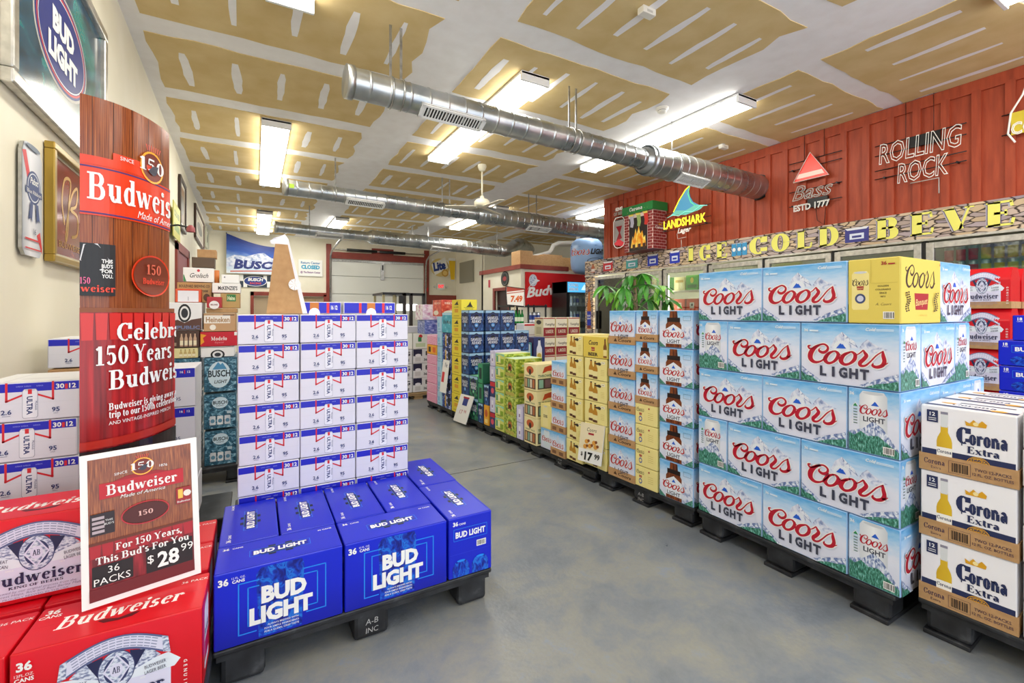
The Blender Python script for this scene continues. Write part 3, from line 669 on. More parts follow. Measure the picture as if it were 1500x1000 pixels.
def bud_label(a, x, y, w, h, lower=True):
    """arched ribbon, medallion, side scrolls and white label"""
    def P(u, v): return (x+u*w, y+v*h)
    if lower:
        a.poly([P(.08, 0), P(.92, 0), P(.92, .5), P(.08, .5)], LAV)
    a.poly([P(.0, .5), P(.1, .62), P(.42, .56), P(.42, .42), P(.05, .42)], PALE); a.poly([P(1, .5), P(.9, .62), P(.58, .56), P(.58, .42), P(.95, .42)], PALE)
    a.poly([P(.16, .62), P(.3, .82), P(.4, .5)], SILV); a.poly([P(.84, .62), P(.7, .82), P(.6, .5)], SILV)
    a.poly([P(.28, .74), P(.4, .78), P(.38, .5)], BNAVY); a.poly([P(.72, .74), P(.6, .78), P(.62, .5)], BNAVY)
    a.ell(*P(.5, .58), w*.14, h*.24, M('#39406e'), 28); a.ell(*P(.5, .58), w*.133, h*.228, SILV, 28); a.ell(*P(.5, .58), w*.095, h*.165, M('#2f3766'), 24)
    a.poly([P(.5, .78), P(.6, .58), P(.5, .38), P(.4, .58)], LAV); a.poly([P(.5, .75), P(.585, .58), P(.5, .41), P(.415, .58)], SILV); a.ell(*P(.5, .58), w*.05, h*.085, LAV, 18)
    a.serif('AB', x+w*.5, y+h*.545, h*.075, BNAVY, w=w*.06)
    n = 14; up_ = []; lo = []; ins_u = []; ins_l = []
    for i in range(n+1):
        t = i/n; u = .1+.8*t; arc = math.sin(math.pi*t)*.17
        up_.append(P(u, .83+arc)); lo.append(P(u+(.5-t)*.06, .64+arc)); ins_u.append(P(u+(.5-t)*.03, .81+arc)); ins_l.append(P(u+(.5-t)*.08, .67+arc))
    v = up_+lo; a.add(v, [(i, n+1+i, n+2+i, i+1) for i in range(n)], M('#5a6390')); a.up()
    v = ins_u+ins_l; a.add(v, [(i, n+1+i, n+2+i, i+1) for i in range(n)], LAV); a.up()
    for r in range(4):
        pts = [((ins_u[i][0]*(4-r-.5)+ins_l[i][0]*(r+.5))/4, (ins_u[i][1]*(4-r-.5)+ins_l[i][1]*(r+.5))/4) for i in range(1, n)]
        for i in range(0, len(pts)-1):
            a.add(*quad_strip([pts[i], ((pts[i][0]+pts[i+1][0]*5)/6, (pts[i][1]+pts[i+1][1]*5)/6)], [h*.012]*2), M('#8a90b0'))
    a.up()
    a.poly([P(.08, .62), P(.1, .83), P(.15, .86), P(.14, .65)], SILV); a.poly([P(.92, .62), P(.9, .83), P(.85, .86), P(.86, .65)], SILV)
    a.text('THE GREAT', x+w*.2, y+h*.52, h*.045, BNAVY, w=w*.17, rot=-6); a.text('AMERICAN', x+w*.2, y+h*.45, h*.045, BNAVY, w=w*.17, rot=-6)
    a.text('BUDWEISER', x+w*.8, y+h*.5, h*.045, BNAVY, w=w*.17, rot=6); a.text('LAGER BEER', x+w*.8, y+h*.43, h*.045, BNAVY, w=w*.17, rot=6)
    if lower:
        a.serif('Budweiser', x+w*.5, y+h*.2, h*.15, BNAVY, w=w*.74)
        a.serif('KING OF BEERS', x+w*.5, y+h*.145, h*.035, BNAVY, w=w*.42)
        a.text('Brewed by our original process from the', x+w*.5, y+h*.095, h*.03, M('#8a86a8'), shear=.3, w=w*.62)
        a.text('Choicest Hops, Rice and Best Barley Malt', x+w*.5, y+h*.055, h*.03, M('#8a86a8'), shear=.3, w=w*.7)
        a.text('PROUDLY BREWED IN THE USA', x+w*.5, y+h*.015, h*.022, M('#8a86a8'), w=w*.5)
        a.text('SINCE', x+w*.3, y+h*.39, h*.022, WHITE); a.text('1876', x+w*.7, y+h*.39, h*.022, WHITE)
def art_bud_front(w, h):
    a = Art(w, h); a.bg(REDG); bud_label(a, w*.16, h*.04, w*.72, h*.9)
    a.text('36', w*.065, h*.84, h*.09, WHITE, bold=.04); a.text('12FL.OZ.', w*.065, h*.78, h*.03, WHITE); a.text('CANS', w*.065, h*.725, h*.042, WHITE, bold=.03)
    for i, c in enumerate('GENUINE'): a.text(c, w*.9, h*(.45-i*.055), h*.035, WHITE, rot=-90, bold=.02)
    return a
def art_bud_top(w, h):
    a = Art(w, h); a.bg(RED)
    a.serif('Budweiser', w*.5, h*.34, h*.3, WHITE, w=w*.72, shear=.12)
    a.poly([(w*.38, h*.3), (w*.42, h*.22), (w*.5, h*.2), (w*.58, h*.22), (w*.62, h*.3), (w*.58, h*.32), (w*.5, h*.26), (w*.42, h*.32)], M('#5a0610'))
    a.text('36', w*.07, h*.8, h*.12, WHITE, bold=.03); a.text('CANS', w*.07, h*.7, h*.07, WHITE, bold=.02); a.text('36 PACK', w*.92, h*.8, h*.07, WHITE)
    a.rect(0, h*.5, w, h*.503, M('#b80818'))
    return a
def art_bud_end(w, h):
    a = Art(w, h); a.bg(RED); a_can(a, w*.5, h*.1, w*.5, h*.8, M('#e8e8f0')); a.rect(w*.27, h*.2, w*.73, h*.45, RED); a.serif('Budweiser', w*.5, h*.5, h*.1, BNAVY, w=w*.42); return a
def art_bud_bottle(w, h):
    a = Art(w, h); a.bg(RED, 4, 20); bud_label(a, w*.04, h*.06, w*.86, h*.86)
    for i, c in enumerate('GENUINE'): a.text(c, w*.94, h*(.5-i*.065), h*.04, WHITE, rot=-90, bold=.02)
    return a
CNAV = M('#1e2a56'); CGOLD = M('#d9a018')
CORB = grad_mat('pale_lager_bottle_print', [(0, '#c79a10'), (.5, '#e9c630'), (1, '#b98c10')], 'X')
def art_corona(w, h):
    a = Art(w, h); a.bg(M('#f1f0f4')); a.rect(0, 0, w, h*.33, CNAV)
    cx = w*.26
    a.poly([(cx-w*.088, 0), (cx+w*.088, 0), (cx+w*.088, h*.47), (cx+w*.078, h*.53), (cx+w*.042, h*.62), (cx+w*.042, h*.72), (cx-w*.042, h*.72), (cx-w*.042, h*.62), (cx-w*.078, h*.53), (cx-w*.088, h*.47)], CORB)
    a.poly([(cx-w*.038, h*.7), (cx+w*.038, h*.7), (cx+w*.042, h*.9), (cx-w*.042, h*.9)], M('#dcdfe0')); a.rect(cx-w*.042, h*.9, cx+w*.042, h*.94, M('#8d8a9a'))
    a.rect(cx-w*.088, h*.0, cx+w*.088, h*.38, M('#f6f4ee')); a.serif('Corona', cx, h*.29, h*.055, CNAV, w=w*.165)
    a.serif('C', w*.47, h*.5, h*.24, CNAV, w=w*.16, T=.3, th=.1); a.segs([(w*.455, h*.47), (w*.455, h*.74)], .003, CNAV)
    a.serif('orona', w*.73, h*.5, h*.22, CNAV, w=w*.4, T=.27, th=.1); a.serif('Extra', w*.68, h*.365, h*.105, CNAV, w=w*.34, T=.24, th=.09)
    a.poly([(w*.5, h*.78), (w*.49, h*.85), (w*.54, h*.82), (w*.58, h*.88), (w*.63, h*.83), (w*.67, h*.88), (w*.72, h*.83), (w*.71, h*.78)], CGOLD); a.ell(w*.605, h*.82, w*.03, h*.03, M('#f5e2a0'), 12)
    a.ell(w*.63, h*.2, w*.13, h*.13, CGOLD, 24); a.ring(w*.63, h*.2, w*.115, h*.115, .0018, CNAV); a.text('LA', w*.63, h*.27, h*.03, CNAV, bold=.02); a.text('CERVEZA', w*.63, h*.255, h*.035, CNAV, bold=.02)
    a.rect(w*.06, h*.76, w*.19, h*.95, CNAV); a.text('12', w*.125, h*.86, h*.06, WHITE, bold=.02); a.rect(w*.08, h*.79, w*.17, h*.8, WHITE); a.rect(w*.08, h*.82, w*.17, h*.83, WHITE)
    return a
def tray_corona(a):
    w, h = a.w, a.h
    a.serif('Corona', w*.16, h*.42, h*.32, M('#4a3448'), w=w*.24); a.text('Extra', w*.18, h*.16, h*.16, M('#4a3448'))
    a.segs([(w*.32, h*.12), (w*.55, h*.12), (w*.55, h*.82), (w*.32, h*.82), (w*.32, h*.12)], .001, M('#4a3448')); a.barcode(w*.35, h*.2, w*.17, h*.52)
    a.text('TWO 12-PACKS', w*.77, h*.5, h*.18, M('#4a3448'), w=w*.36, bold=.01); a.text('12 FL. OZ. BOTTLES', w*.77, h*.24, h*.16, M('#4a3448'), w=w*.4, bold=.01)
def art_corona_top(w, h):
    a = Art(w, h); a.bg(M('#e9e7ea')); a.rect(0, h*.1, w, h*.3, CNAV); a.serif('Corona', w*.5, h*.42, h*.22, CNAV, w=w*.5); a.ell(w*.2, h*.6, w*.09, h*.09, CGOLD); a.rect(w*.3, h*.75, w*.9, h*.85, CNAV); a.ell(w*.8, h*.25, w*.09, h*.1, CGOLD)
    return a
BUSB = noise_mat('frosty_blue_print', [(.35, '#14384e'), (.5, '#2c6480'), (.62, '#7fb2cc'), (.75, '#d8eaf2')], 7, 6, .4, 'UV', (1, 1.6, 1), dist=1)
def art_busch(w, h):
    a = Art(w, h); a.bg(BUSB); a.ell(w*.46, h*.5, w*.36, h*.4, M('#cfe4f2')); a.poly([(w*.24, h*.66), (w*.42, h*.88), (w*.5, h*.8), (w*.56, h*.86), (w*.7, h*.66)], M('#4a90c0'))
    a.text('BUSCH', w*.46, h*.44, h*.2, M('#16303e'), w=w*.7, bold=.03); a.text('LIGHT', w*.5, h*.24, h*.1, M('#16303e'), w=w*.4, bold=.02, shear=.15); return a
def art_busch_cans(w, h):
    a = Art(w, h); a.bg(BUSB); a.ell(w*.5, h*.76, w*.26, h*.17, M('#cfe4f2')); a.text('BUSCH', w*.5, h*.72, h*.1, M('#16303e'), w=w*.46, bold=.03); a.text('LIGHT', w*.5, h*.65, h*.05, M('#16303e'))
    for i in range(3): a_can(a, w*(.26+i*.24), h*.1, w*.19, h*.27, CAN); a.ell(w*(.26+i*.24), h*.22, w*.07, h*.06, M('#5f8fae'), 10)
    a.rect(w*.72, h*.42, w*.88, h*.5, M('#b8cdd8')); return a
def simple(bgc, items):
    """small print: list of ('t'|'s'|'r'|'e'|'b'|'m', ...) in unit coordinates"""
    def f(w, h):
        a = Art(w, h); a.bg(bgc if not isinstance(bgc, str) else M(bgc))
        for it in items:
            k = it[0]; col = it[-1] if not isinstance(it[-1], str) else M(it[-1])
            if k == 't': a.text(it[1], w*it[2], h*it[3], h*it[4], col, w=w*it[5], bold=.03)
            elif k == 'i': a.text(it[1], w*it[2], h*it[3], h*it[4], col, w=w*it[5], bold=.01, shear=.3)
            elif k == 's': a.serif(it[1], w*it[2], h*it[3], h*it[4], col, w=w*it[5])
            elif k == 'r': a.rect(w*it[1], h*it[2], w*it[3], h*it[4], col)
            elif k == 'e': a.ell(w*it[1], h*it[2], w*it[3], h*it[4], col, 18)
            elif k == 'o': a.ring(w*it[1], h*it[2], w*it[3], h*it[4], min(w, h)*it[5], col)
            elif k == 'b': a_bottle(a, w*it[1], h*it[2], w*it[3], h*it[4], col, '#efe6c8')
            elif k == 'c': a_can(a, w*it[1], h*it[2], w*it[3], h*it[4], col)
            elif k == 'p': a.poly([(w*p[0], h*p[1]) for p in it[1]], col)
            elif k == 'C': a.coors(w*it[1], h*it[2], w*it[3], col, h=h*it[4], edge=WHITE)
        return a
    return f
NAVYM = noise_mat('navy_blue_wave_print', [(.4, '#0e2350'), (.55, '#1d4a8c'), (.7, '#5f9ad0')], 5, 4, .4, 'UV', (1, .6, 1), dist=1)
def sam(bg, badge):
    return simple(bg, [('r', 0, .88, 1, 1, '#9cc4e0'), ('p', [(.14, .8), (.5, .94), (.86, .8), (.84, .4), (.5, .06), (.16, .4)], '#101a3c'), ('p', [(.2, .76), (.5, .88), (.8, .76), (.78, .42), (.5, .14), (.22, .42)], '#1b2f66'),
      ('e', .5, .72, .16, .1, '#0a0f22'), ('s', 'SAMUEL', .5, .56, .14, .8, '#f4f6fa'), ('s', 'ADAMS', .5, .4, .14, .64, '#f4f6fa'), ('e', .5, .28, .13, .1, badge), ('t', 'USA', .5, .25, .06, .14, '#e8ecf4')])
LSH = simple('#eedb3a', [('p', [(.3, .6), (.45, .72), (.58, .92), (.62, .78), (.74, .6)], '#26241a'), ('r', .16, .56, .84, .575, '#26241a'), ('t', 'ISLAND STYLE LAGER', .5, .48, .04, .5, '#26241a'), ('t', 'LANDSHARK', .5, .26, .1, .66, '#4a4420'), ('i', 'Lager', .5, .12, .08, .2, '#3a8a60')])
LSS = simple('#ead636', [('p', [(.25, .72), (.4, .8), (.62, .94), (.66, .82), (.75, .72)], '#26241a'), ('t', 'LAGER', .5, .58, .05, .5, '#4a4420'), ('r', .3, .3, .7, .5, '#e0a02a'), ('r', .2, .1, .8, .14, '#b8a020')])
SIER = simple('#eddfa8', [('e', .5, .78, .3, .15, '#c45a28'), ('e', .5, .7, .1, .12, '#3a2a20'), ('t', 'VARIETY PACK', .5, .52, .05, .8, '#4f7a5a'), ('r', .04, .06, .96, .46, '#5a4030')] + [('r', .1+.21*i, .1, .25+.21*i, .42, c) for i, c in enumerate(('#c8a070', '#7fa890', '#e0d8c0', '#b86a3a'))])
SIEW = simple('#eddfa8', [('p', [(.2, .66), (.28, .9), (.5, .96), (.74, .9), (.82, .66), (.6, .74), (.4, .74)], '#c44a24'), ('t', 'THROWBACK IPA', .5, .52, .1, .9, '#4f7a5a'), ('r', .04, .06, .98, .46, '#4a3a30'), ('r', .08, .1, .24, .42, '#8fb8a0'), ('r', .3, .1, .5, .42, '#7a5a60'), ('r', .56, .1, .76, .42, '#d8c040'), ('r', .8, .1, .94, .42, '#4f7a5a')])
TREEG = noise_mat('citrus_hill_print', [(.35, '#4d6a1c'), (.48, '#8ea82c'), (.58, '#cfd860'), (.72, '#8ec8b0')], 5, 5, .4, 'UV', (1, 1, 1), dist=.6)
LEIN = simple(TREEG, [('p', [(.3, .35), (.5, .82), (.7, .35)], '#27301a'), ('e', .5, .55, .2, .2, '#b86a2c'), ('r', .4, .4, .6, .6, '#241c14'), ('r', .1, .06, .9, .24, '#b8aa50')])
LEIS = simple('#d8dc70', [('p', [(0, .7), (.4, .95), (1, .8), (1, 1), (0, 1)], '#8fd0b4'), ('r', .1, .3, .3, .8, '#4a9a78'), ('r', .36, .3, .54, .8, '#e2e8c0'), ('r', .6, .2, .95, .6, '#8cae28'), ('t', 'SHANDY', .5, .1, .12, .7, '#4d6a1c')])
YUEN = simple('#e8e0c8', [('r', 0, 0, 1, .46, '#8e1f22'), ('r', 0, .94, 1, 1, '#a0282a'), ('i', 'Yuengling', .5, .58, .14, .8, '#3a3028'), ('s', 'LAGER', .5, .16, .18, .64, '#efe6cc'), ('r', .94, 0, 1, 1, '#b8a050')])
YUES = simple('#d8cfa8', [('e', .5, .75, .3, .12, '#2a2420'), ('r', .2, .1, .8, .5, '#b8ae88'), ('r', 0, .94, 1, 1, '#8e1f22')])
BMOON = simple(noise_mat('turquoise_print', [(.35, '#2f9ab8'), (.55, '#4cb8d0'), (.7, '#bfe6ee')], 3, 4, .4, 'UV'), [('i', 'Blue Moon', .5, .45, .2, .8, '#13303e'), ('r', 0, .9, 1, 1, '#b8dcf0')])
LBLU = simple('#a9d3f0', [('t', 'LIGHT SKY', .5, .1, .1, .6, '#5a8ec0'), ('r', .7, .05, .74, .95, '#dff0fa'), ('r', .2, .3, .5, .6, '#7fb8e4')])
PINK = simple(noise_mat('pink_fleck_print', [(.4, '#d85a98'), (.5, '#f0a0c4'), (.62, '#fadbe8')], 14, 3, .35, 'UV', (2, 1, 1)), [('r', 0, .94, 1, 1, '#f6dce8')])
ORAN = simple('#f0a828', [('r', .15, .2, .4, .8, '#3a2a10'), ('r', .6, .2, .9, .8, '#e86a1c')])
DARK = simple(noise_mat('blue_dark_can_print', [(.4, '#0c1230'), (.5, '#2050b8'), (.62, '#e8eefa'), (.7, '#2050b8')], 4, 4, .4, 'UV', (1, 1, 1), dist=1), [('r', .3, .1, .42, .9, '#e0b020'), ('e', .75, .5, .18, .3, '#12141c')])
REDW = simple(noise_mat('red_fruit_print', [(.35, '#c02820'), (.55, '#e05840'), (.75, '#f6c8a0')], 4, 4, .35, 'UV'), [('s', 'BREWED', .5, .75, .12, .7, '#f8d8c8'), ('e', .4, .2, .3, .15, '#e8e0d0')])
WRAP = simple(noise_mat('clear_wrap_print', [(.35, '#c890b8'), (.5, '#e4dcea'), (.7, '#fafafc')], 4, 4, .2, 'UV'), [])
BLWR = simple(noise_mat('blue_wrap_print', [(.35, '#3a4a9a'), (.55, '#7a8cc8'), (.7, '#d0d4ea')], 6, 4, .3, 'UV'), [])
HEIN = simple('#eef0e6', [('e', .3, .8, .08, .12, '#c8202c'), ('e', .75, .8, .06, .1, '#c8202c'), ('r', .2, .45, .34, .75, '#3a8a50'), ('r', .62, .1, .78, .75, '#4a9a70'), ('r', .1, .1, .5, .35, '#c8d8b0')])
BUDI = simple('#dfe0e2', [('r', 0, .5, .36, 1, '#1a1c3c'), ('e', .2, .56, .12, .1, '#e8e8ee'), ('t', 'BIG', .72, .55, .3, .42, '#1a1a1e'), ('r', .08, .1, .3, .4, '#c8c8ca'), ('t', '36', .5, .14, .18, .14, '#2a2a3a'), ('t', 'ICE', .8, .14, .18, .2, '#2a2a3a')])
MOD = simple('#c8102a', [('p', [(0, .1), (.1, .3), (.06, .6), (.16, .8), (0, .9)], '#e8a020'), ('s', 'Modelo', .5, .4, .28, .44, '#f6f0f0'), ('i', 'Especial', .5, .2, .12, .24, '#e88a90'), ('r', .92, .75, 1, 1, '#f0f0f0')])
REPW = simple('#eeeef0', [('e', .5, .62, .19, .34, '#16181c'), ('e', .5, .62, .14, .26, '#e8e8ea'), ('e', .5, .62, .1, .18, '#2a2c34'), ('p', [(0, .3), (.3, .38), (.5, .26), (.7, .38), (1, .44), (1, 0), (0, 0)], '#5c3a30'), ('t', 'REPUBLIC', .5, .04, .12, .9, '#6f7ea6')])
REPS = simple('#eeeef0', [('e', .5, .2, .22, .5, '#16181c'), ('e', .5, .2, .16, .38, '#e8e8ea'), ('e', .5, .2, .1, .2, '#2a2c34'), ('r', 0, .94, 1, 1, '#2a2c34')])
BRNB = simple('#4c332a', [('r', .06, .5, .2, .8, '#d8b870'), ('r', .06, .1, .3, .3, '#a89078')] + [('b', .46+i*.14, .06, .1, .84, '#caa88c') for i in range(4)])
CRMB = simple('#e6dca4', [('r', .06, .3, .2, .8, '#4a3a20')] + [('b', .46+i*.14, .06, .1, .84, '#c8b070') for i in range(4)])
HEIK = simple('#c49a70', [('r', .0, .45, .84, .9, '#f2ece4'), ('t', 'Heineken', .44, .52, .3, .76, '#b08a60'), ('e', .28, .22, .1, .16, '#f6f0e8'), ('r', .6, .9, .98, .95, '#4a2c1c')])
HEIG = simple('#b8995c', [('r', .3, .45, .8, .95, '#2f7a3a'), ('t', 'Heine', .55, .55, .3, .4, '#dfe8c0')])
BLVD = simple('#b8935c', [('t', 'BOULEVARD BREWING CO', .5, .76, .14, .9, '#4a3220'), ('t', '7008', .8, .52, .12, .2, '#4a3220'), ('e', .86, .25, .1, .2, '#5a3a24')])
GROL = simple('#efefec', [('e', .5, .82, .05, .1, '#c83040'), ('i', 'Grolsch', .5, .3, .34, .62, '#2a3030'), ('p', [(0, 0), (.1, .0), (.02, .5), (0, .5)], '#3a8a50')])
MCKZ = simple('#f0efec', [("t", "McKENZIE'S", .55, .3, .42, .7, '#26262a')])
MALN = simple('#b02830', [('e', .5, .25, .36, .4, '#f0ecec'), ('t', 'MALONES', .5, .2, .16, .5, '#7a2028')])
ORNF = simple('#e25a34', [('r', .08, 0, .92, .88, '#ecebf2'), ('r', .49, .1, .51, .4, '#8a8a98')])
PLNW = simple('#f4f4f2', [('r', .12, .6, .2, .8, '#8a8a90')])
def blank(c): return simple(c, [])

def P_(kind, name, w, d, h, body, front=None, end=None, top=None, tray=0, extra=None):
    arts = []
    if front: arts.append(('front', front(w-.008, h-.008)))
    if end: arts += [('right', end(d-.008, h-.008)), ('left', end(d-.008, h-.008))]
    if top: arts.append(('top', top(w-.008, d-.008)))
    m = body if not isinstance(body, str) else M(body)
    global FN
    fn = {'front': lambda w_, d_, h_: (lambda u, v, o: (u+.004, .0004-o, v+.004)), 'right': lambda w_, d_, h_: (lambda u, v, o: (w_-.0004+o, u+.004, v+.004)),
          'left': lambda w_, d_, h_: (lambda u, v, o: (.0004-o, d_-.004-u, v+.004)), 'top': lambda w_, d_, h_: (lambda u, v, o: (u+.004, v+.004, h_-.0004+o))}
    old = dict(FN); FN.update(fn); proto(kind, name, w, d, h, m, arts, tray, extra); FN.clear(); FN.update(old)

CH = .2615
P_('coors_front', 'beer_case', .363, .18, CH-.002, SKYB, art_coors_front, art_coors_end, lambda w, h: simple('#a8d2f2', [('C', .2, .35, .6, .4, '#b40c28')])(w, h))
P_('coors_end', 'beer_case', .176, .363, CH-.002, SKYB, art_coors_end, art_coors_front)
P_('coors_near', 'beer_case', .345, .18, CH-.002, SKYB, art_coors_front, art_coors_end)
P_('coors_near_end', 'beer_case', .172, .34, CH-.002, SKYB, art_coors_end, art_coors_front)
P_('banq_corner', 'beer_case', .176, .375, CH-.002, YEL, art_banq_end, art_banq_front)
P_('coors_bottle', 'bottle_pack', .235, .34, .2206, SKYB, art_coors_bottle, art_coors_12)
P_('coors_tray', 'tray_case', .228, .34, .2206, SKYB, art_coors_12, art_coors_bottle, tray=.05, extra=cons)
P_('coors_tray_b', 'tray_case', .17, .34, .194, SKYB, art_coors_bottle, art_coors_12, tray=.045, extra=cons)
P_('banq_small', 'small_case', .175, .3, .1295, YELL, art_banq_small, art_banq_small)
P_('banq_bottle', 'bottle_pack', .225, .3, .153, YELL, art_banq_bottle, blank('#ecd977'))
P_('banq_bottle_b', 'bottle_pack', .183, .3, .157, YELL, art_banq_bottle, blank('#ecd977'))
P_('banq_wide', 'beer_case', .245, .36, .153, YEL, art_banq_wide, art_banq_end)
P_('coors_mini_tray', 'tray_case', .172, .3, .184, SKYB, simple(SKY, [('p', [(.3, .55), (.5, .9), (.7, .55)], '#c9d6ea'), ('C', .08, .32, .84, .3, '#b40c28')]), blank('#c4def2'), tray=.055, extra=lambda a: (a.rect(a.w*.1, a.h*.2, a.w*.4, a.h*.7, M('#7a5234')), a.rect(a.w*.6, a.h*.2, a.w*.9, a.h*.7, M('#7a5234'))))
P_('coors_mini', 'small_case', .17, .3, .165, SKYB, simple(SKY, [('c', .5, .05, .5, .9, '#d8e4ee'), ('C', .1, .35, .8, .3, '#b40c28')]), blank('#8cc4ec'))
P_('banq_lying', 'small_case', .17, .24, .2, YELL, simple(YELL, [('c', .4, .05, .4, .9, '#efe2a0'), ('t', 'COORS', .4, .45, .12, .34, '#3a2b22')]), blank('#ecd977'))
P_('ultra', 'beer_case', .246, .3, .1335, UWH, art_ultra, art_ultra)
P_('ultra_wide', 'beer_case', .262, .3, .1355, UWH, art_ultra, blank('#e4e4ea'), lambda w, h: simple('#e8e8ec', [('r', .2, 0, .24, 1, '#dcdce2'), ('r', .3, .3, .7, .34, '#d2d2da')])(w, h))
P_('ultra_big', 'bottle_pack', .26, .3, .2, UWH, art_ultra_big, blank('#dcdce6'))
P_('bud_light', 'beer_case', .393, .195, .247, BLC, art_bud_light_front, art_bud_light_end, art_bud_light_top)
P_('bud_light_18', 'small_case', .3, .3, .133, BLC, art_bud_light_18, art_bud_light_18, blank('#0a20c8'))
P_('bud', 'beer_case', .395, .2, .247, RED, art_bud_front, art_bud_end, art_bud_top)
P_('bud_bottle', 'bottle_pack', .26, .2, .277, RED, art_bud_bottle, art_bud_end, tray=.045)
P_('corona', 'bottle_pack', .252, .19, .244, M('#f1f0f4'), art_corona, blank('#e9e7ea'), art_corona_top, tray=.062, extra=tray_corona)
P_('corona_can', 'small_case', .25, .19, .125, M('#f1f0f4'), simple('#efeef2', [('r', 0, 0, 1, .4, '#1e2a56'), ('r', 0, 0, .3, 1, '#e0b020'), ('s', 'Corona', .65, .5, .3, .5, '#1e2a56')]), blank('#e9e7ea'))
P_('busch', 'beer_case', .2, .28, .245, BUSB, art_busch, art_busch_cans)
P_('busch_cans', 'beer_case', .195, .28, .245, BUSB, art_busch_cans, art_busch_cans, lambda w, h: simple(BUSB, [('r', .3, .3, .4, .4, '#10202a'), ('r', .6, .3, .7, .4, '#10202a')])(w, h))
for k_, c_ in (('sam', '#4a90d0'), ('sam_red', '#d02030')): P_(k_, 'bottle_pack', .183, .183, .2285, M('#16305e'), sam(NAVYM, c_), sam(NAVYM, c_), blank('#9cc4e0'))
P_('sam_green', 'bottle_pack', .183, .183, .2285, M('#16305e'), sam(noise_mat('green_wave_print', [(.4, '#123a34'), (.6, '#3a9a6c')], 5, 4, .4, 'UV'), '#3ab070'), blank('#2a6a4a'), blank('#7fcfa0'))
P_('shark', 'bottle_pack', .24, .2, .21, M('#ead636'), LSS, LSH)
P_('sierra', 'beer_case', .185, .3, .2275, M('#eddfa8'), SIER, SIEW)
P_('lein', 'beer_case', .19, .3, .1745, M('#c8cf68'), LEIN, LEIN, blank('#cfe8d0'))
P_('lein_s', 'small_case', .165, .3, .121, M('#c8d860'), LEIS, LEIN, blank('#dfe8b0'))
P_('lavender', 'small_case', .1, .3, .149, M('#c4bfe0'), simple('#cfcbe8', [('r', .3, .2, .7, .8, '#e8e6f4'), ('r', .4, .3, .6, .5, '#8a6a9a')]), blank('#b8b2d8'))
P_('redtop', 'small_case', .1, .3, .149, M('#26346e'), simple('#26346e', [('r', 0, .7, 1, 1, '#c82030'), ('e', .5, .4, .3, .2, '#e05060')]), blank('#26346e'))
P_('yuen', 'bottle_pack', .185, .2, .23, M('#e8e0c8'), YUEN, YUES)
P_('moon', 'bottle_pack', .27, .3, .235, M('#4cb8d0'), BMOON, BMOON)
P_('lblue', 'bottle_pack', .14, .3, .177, M('#a9d3f0'), LBLU, BMOON)
P_('pink', 'small_case', .31, .3, .118, M('#f0a0c4'), PINK, PINK)
P_('orange', 'small_case', .31, .3, .118, M('#f0a828'), ORAN, ORAN)
P_('dark', 'bottle_pack', .26, .3, .175, M('#1a2a5a'), DARK, DARK)
P_('redwrap', 'beer_case', .26, .3, .2, M('#d04838'), REDW, REDW)
P_('wrap', 'beer_case', .3, .3, .2, M('#e8dcea'), WRAP, WRAP)
P_('bluewrap', 'beer_case', .3, .3, .18, M('#7a8cc8'), BLWR, BLWR)
P_('hein', 'beer_case', .36, .3, .22, M('#e6e8dc'), HEIN, HEIN)
P_('budice', 'beer_case', .36, .3, .2, M('#dfe0e2'), BUDI, BUDI)
P_('whitebox', 'white_box', .22, .2, .3, M('#efeef0'), simple('#efeef0', [('r', .0, .92, 1, 1, '#d03040'), ('r', .1, .5, .8, .54, '#c8b8c0'), ('r', 0, .14, .6, .34, '#3a4a98')]), blank('#d8dce8'))
P_('tealcan', 'small_case', .12, .2, .24, M('#3a8a98'), simple('#3a8a98', [('c', .5, .05, .7, .9, '#c8dce0'), ('r', .2, .3, .8, .5, '#20506a')]), blank('#2a6a78'))
P_('bottlecard', 'small_case', .16, .2, .3, M('#28346a'), simple('#28346a', [('b', .5, .0, .5, .95, '#dfe2ea'), ('e', .5, .25, .2, .12, '#c8b040')]), blank('#4a2a5a'))

# ================================================================== THE SETTING
XR, ZC = 6.62, 3.66
def XL(y): return -.965-.0253*(y-5.56)
fl = MB(); fl.box((-3, -2.5, -.1), (11, 16.6, 0), FLOOR); floor = struct('floor', fl)
jm = M('#4a4a46', .8)
for a, b in (((-1.3, 3.2, .0004), (6.6, 3.24, .001)), ((-1.3, 7.4, .0004), (6.6, 7.44, .001)), ((4.0, -2, .0004), (4.008, 16, .001)), ((.9, 3.2, .0004), (.908, 16, .001))):
    b = (b[0], a[1]+.008, b[2]) if b[0]-a[0] > 1 else b
    box('saw_joint', a, b, jm, floor)
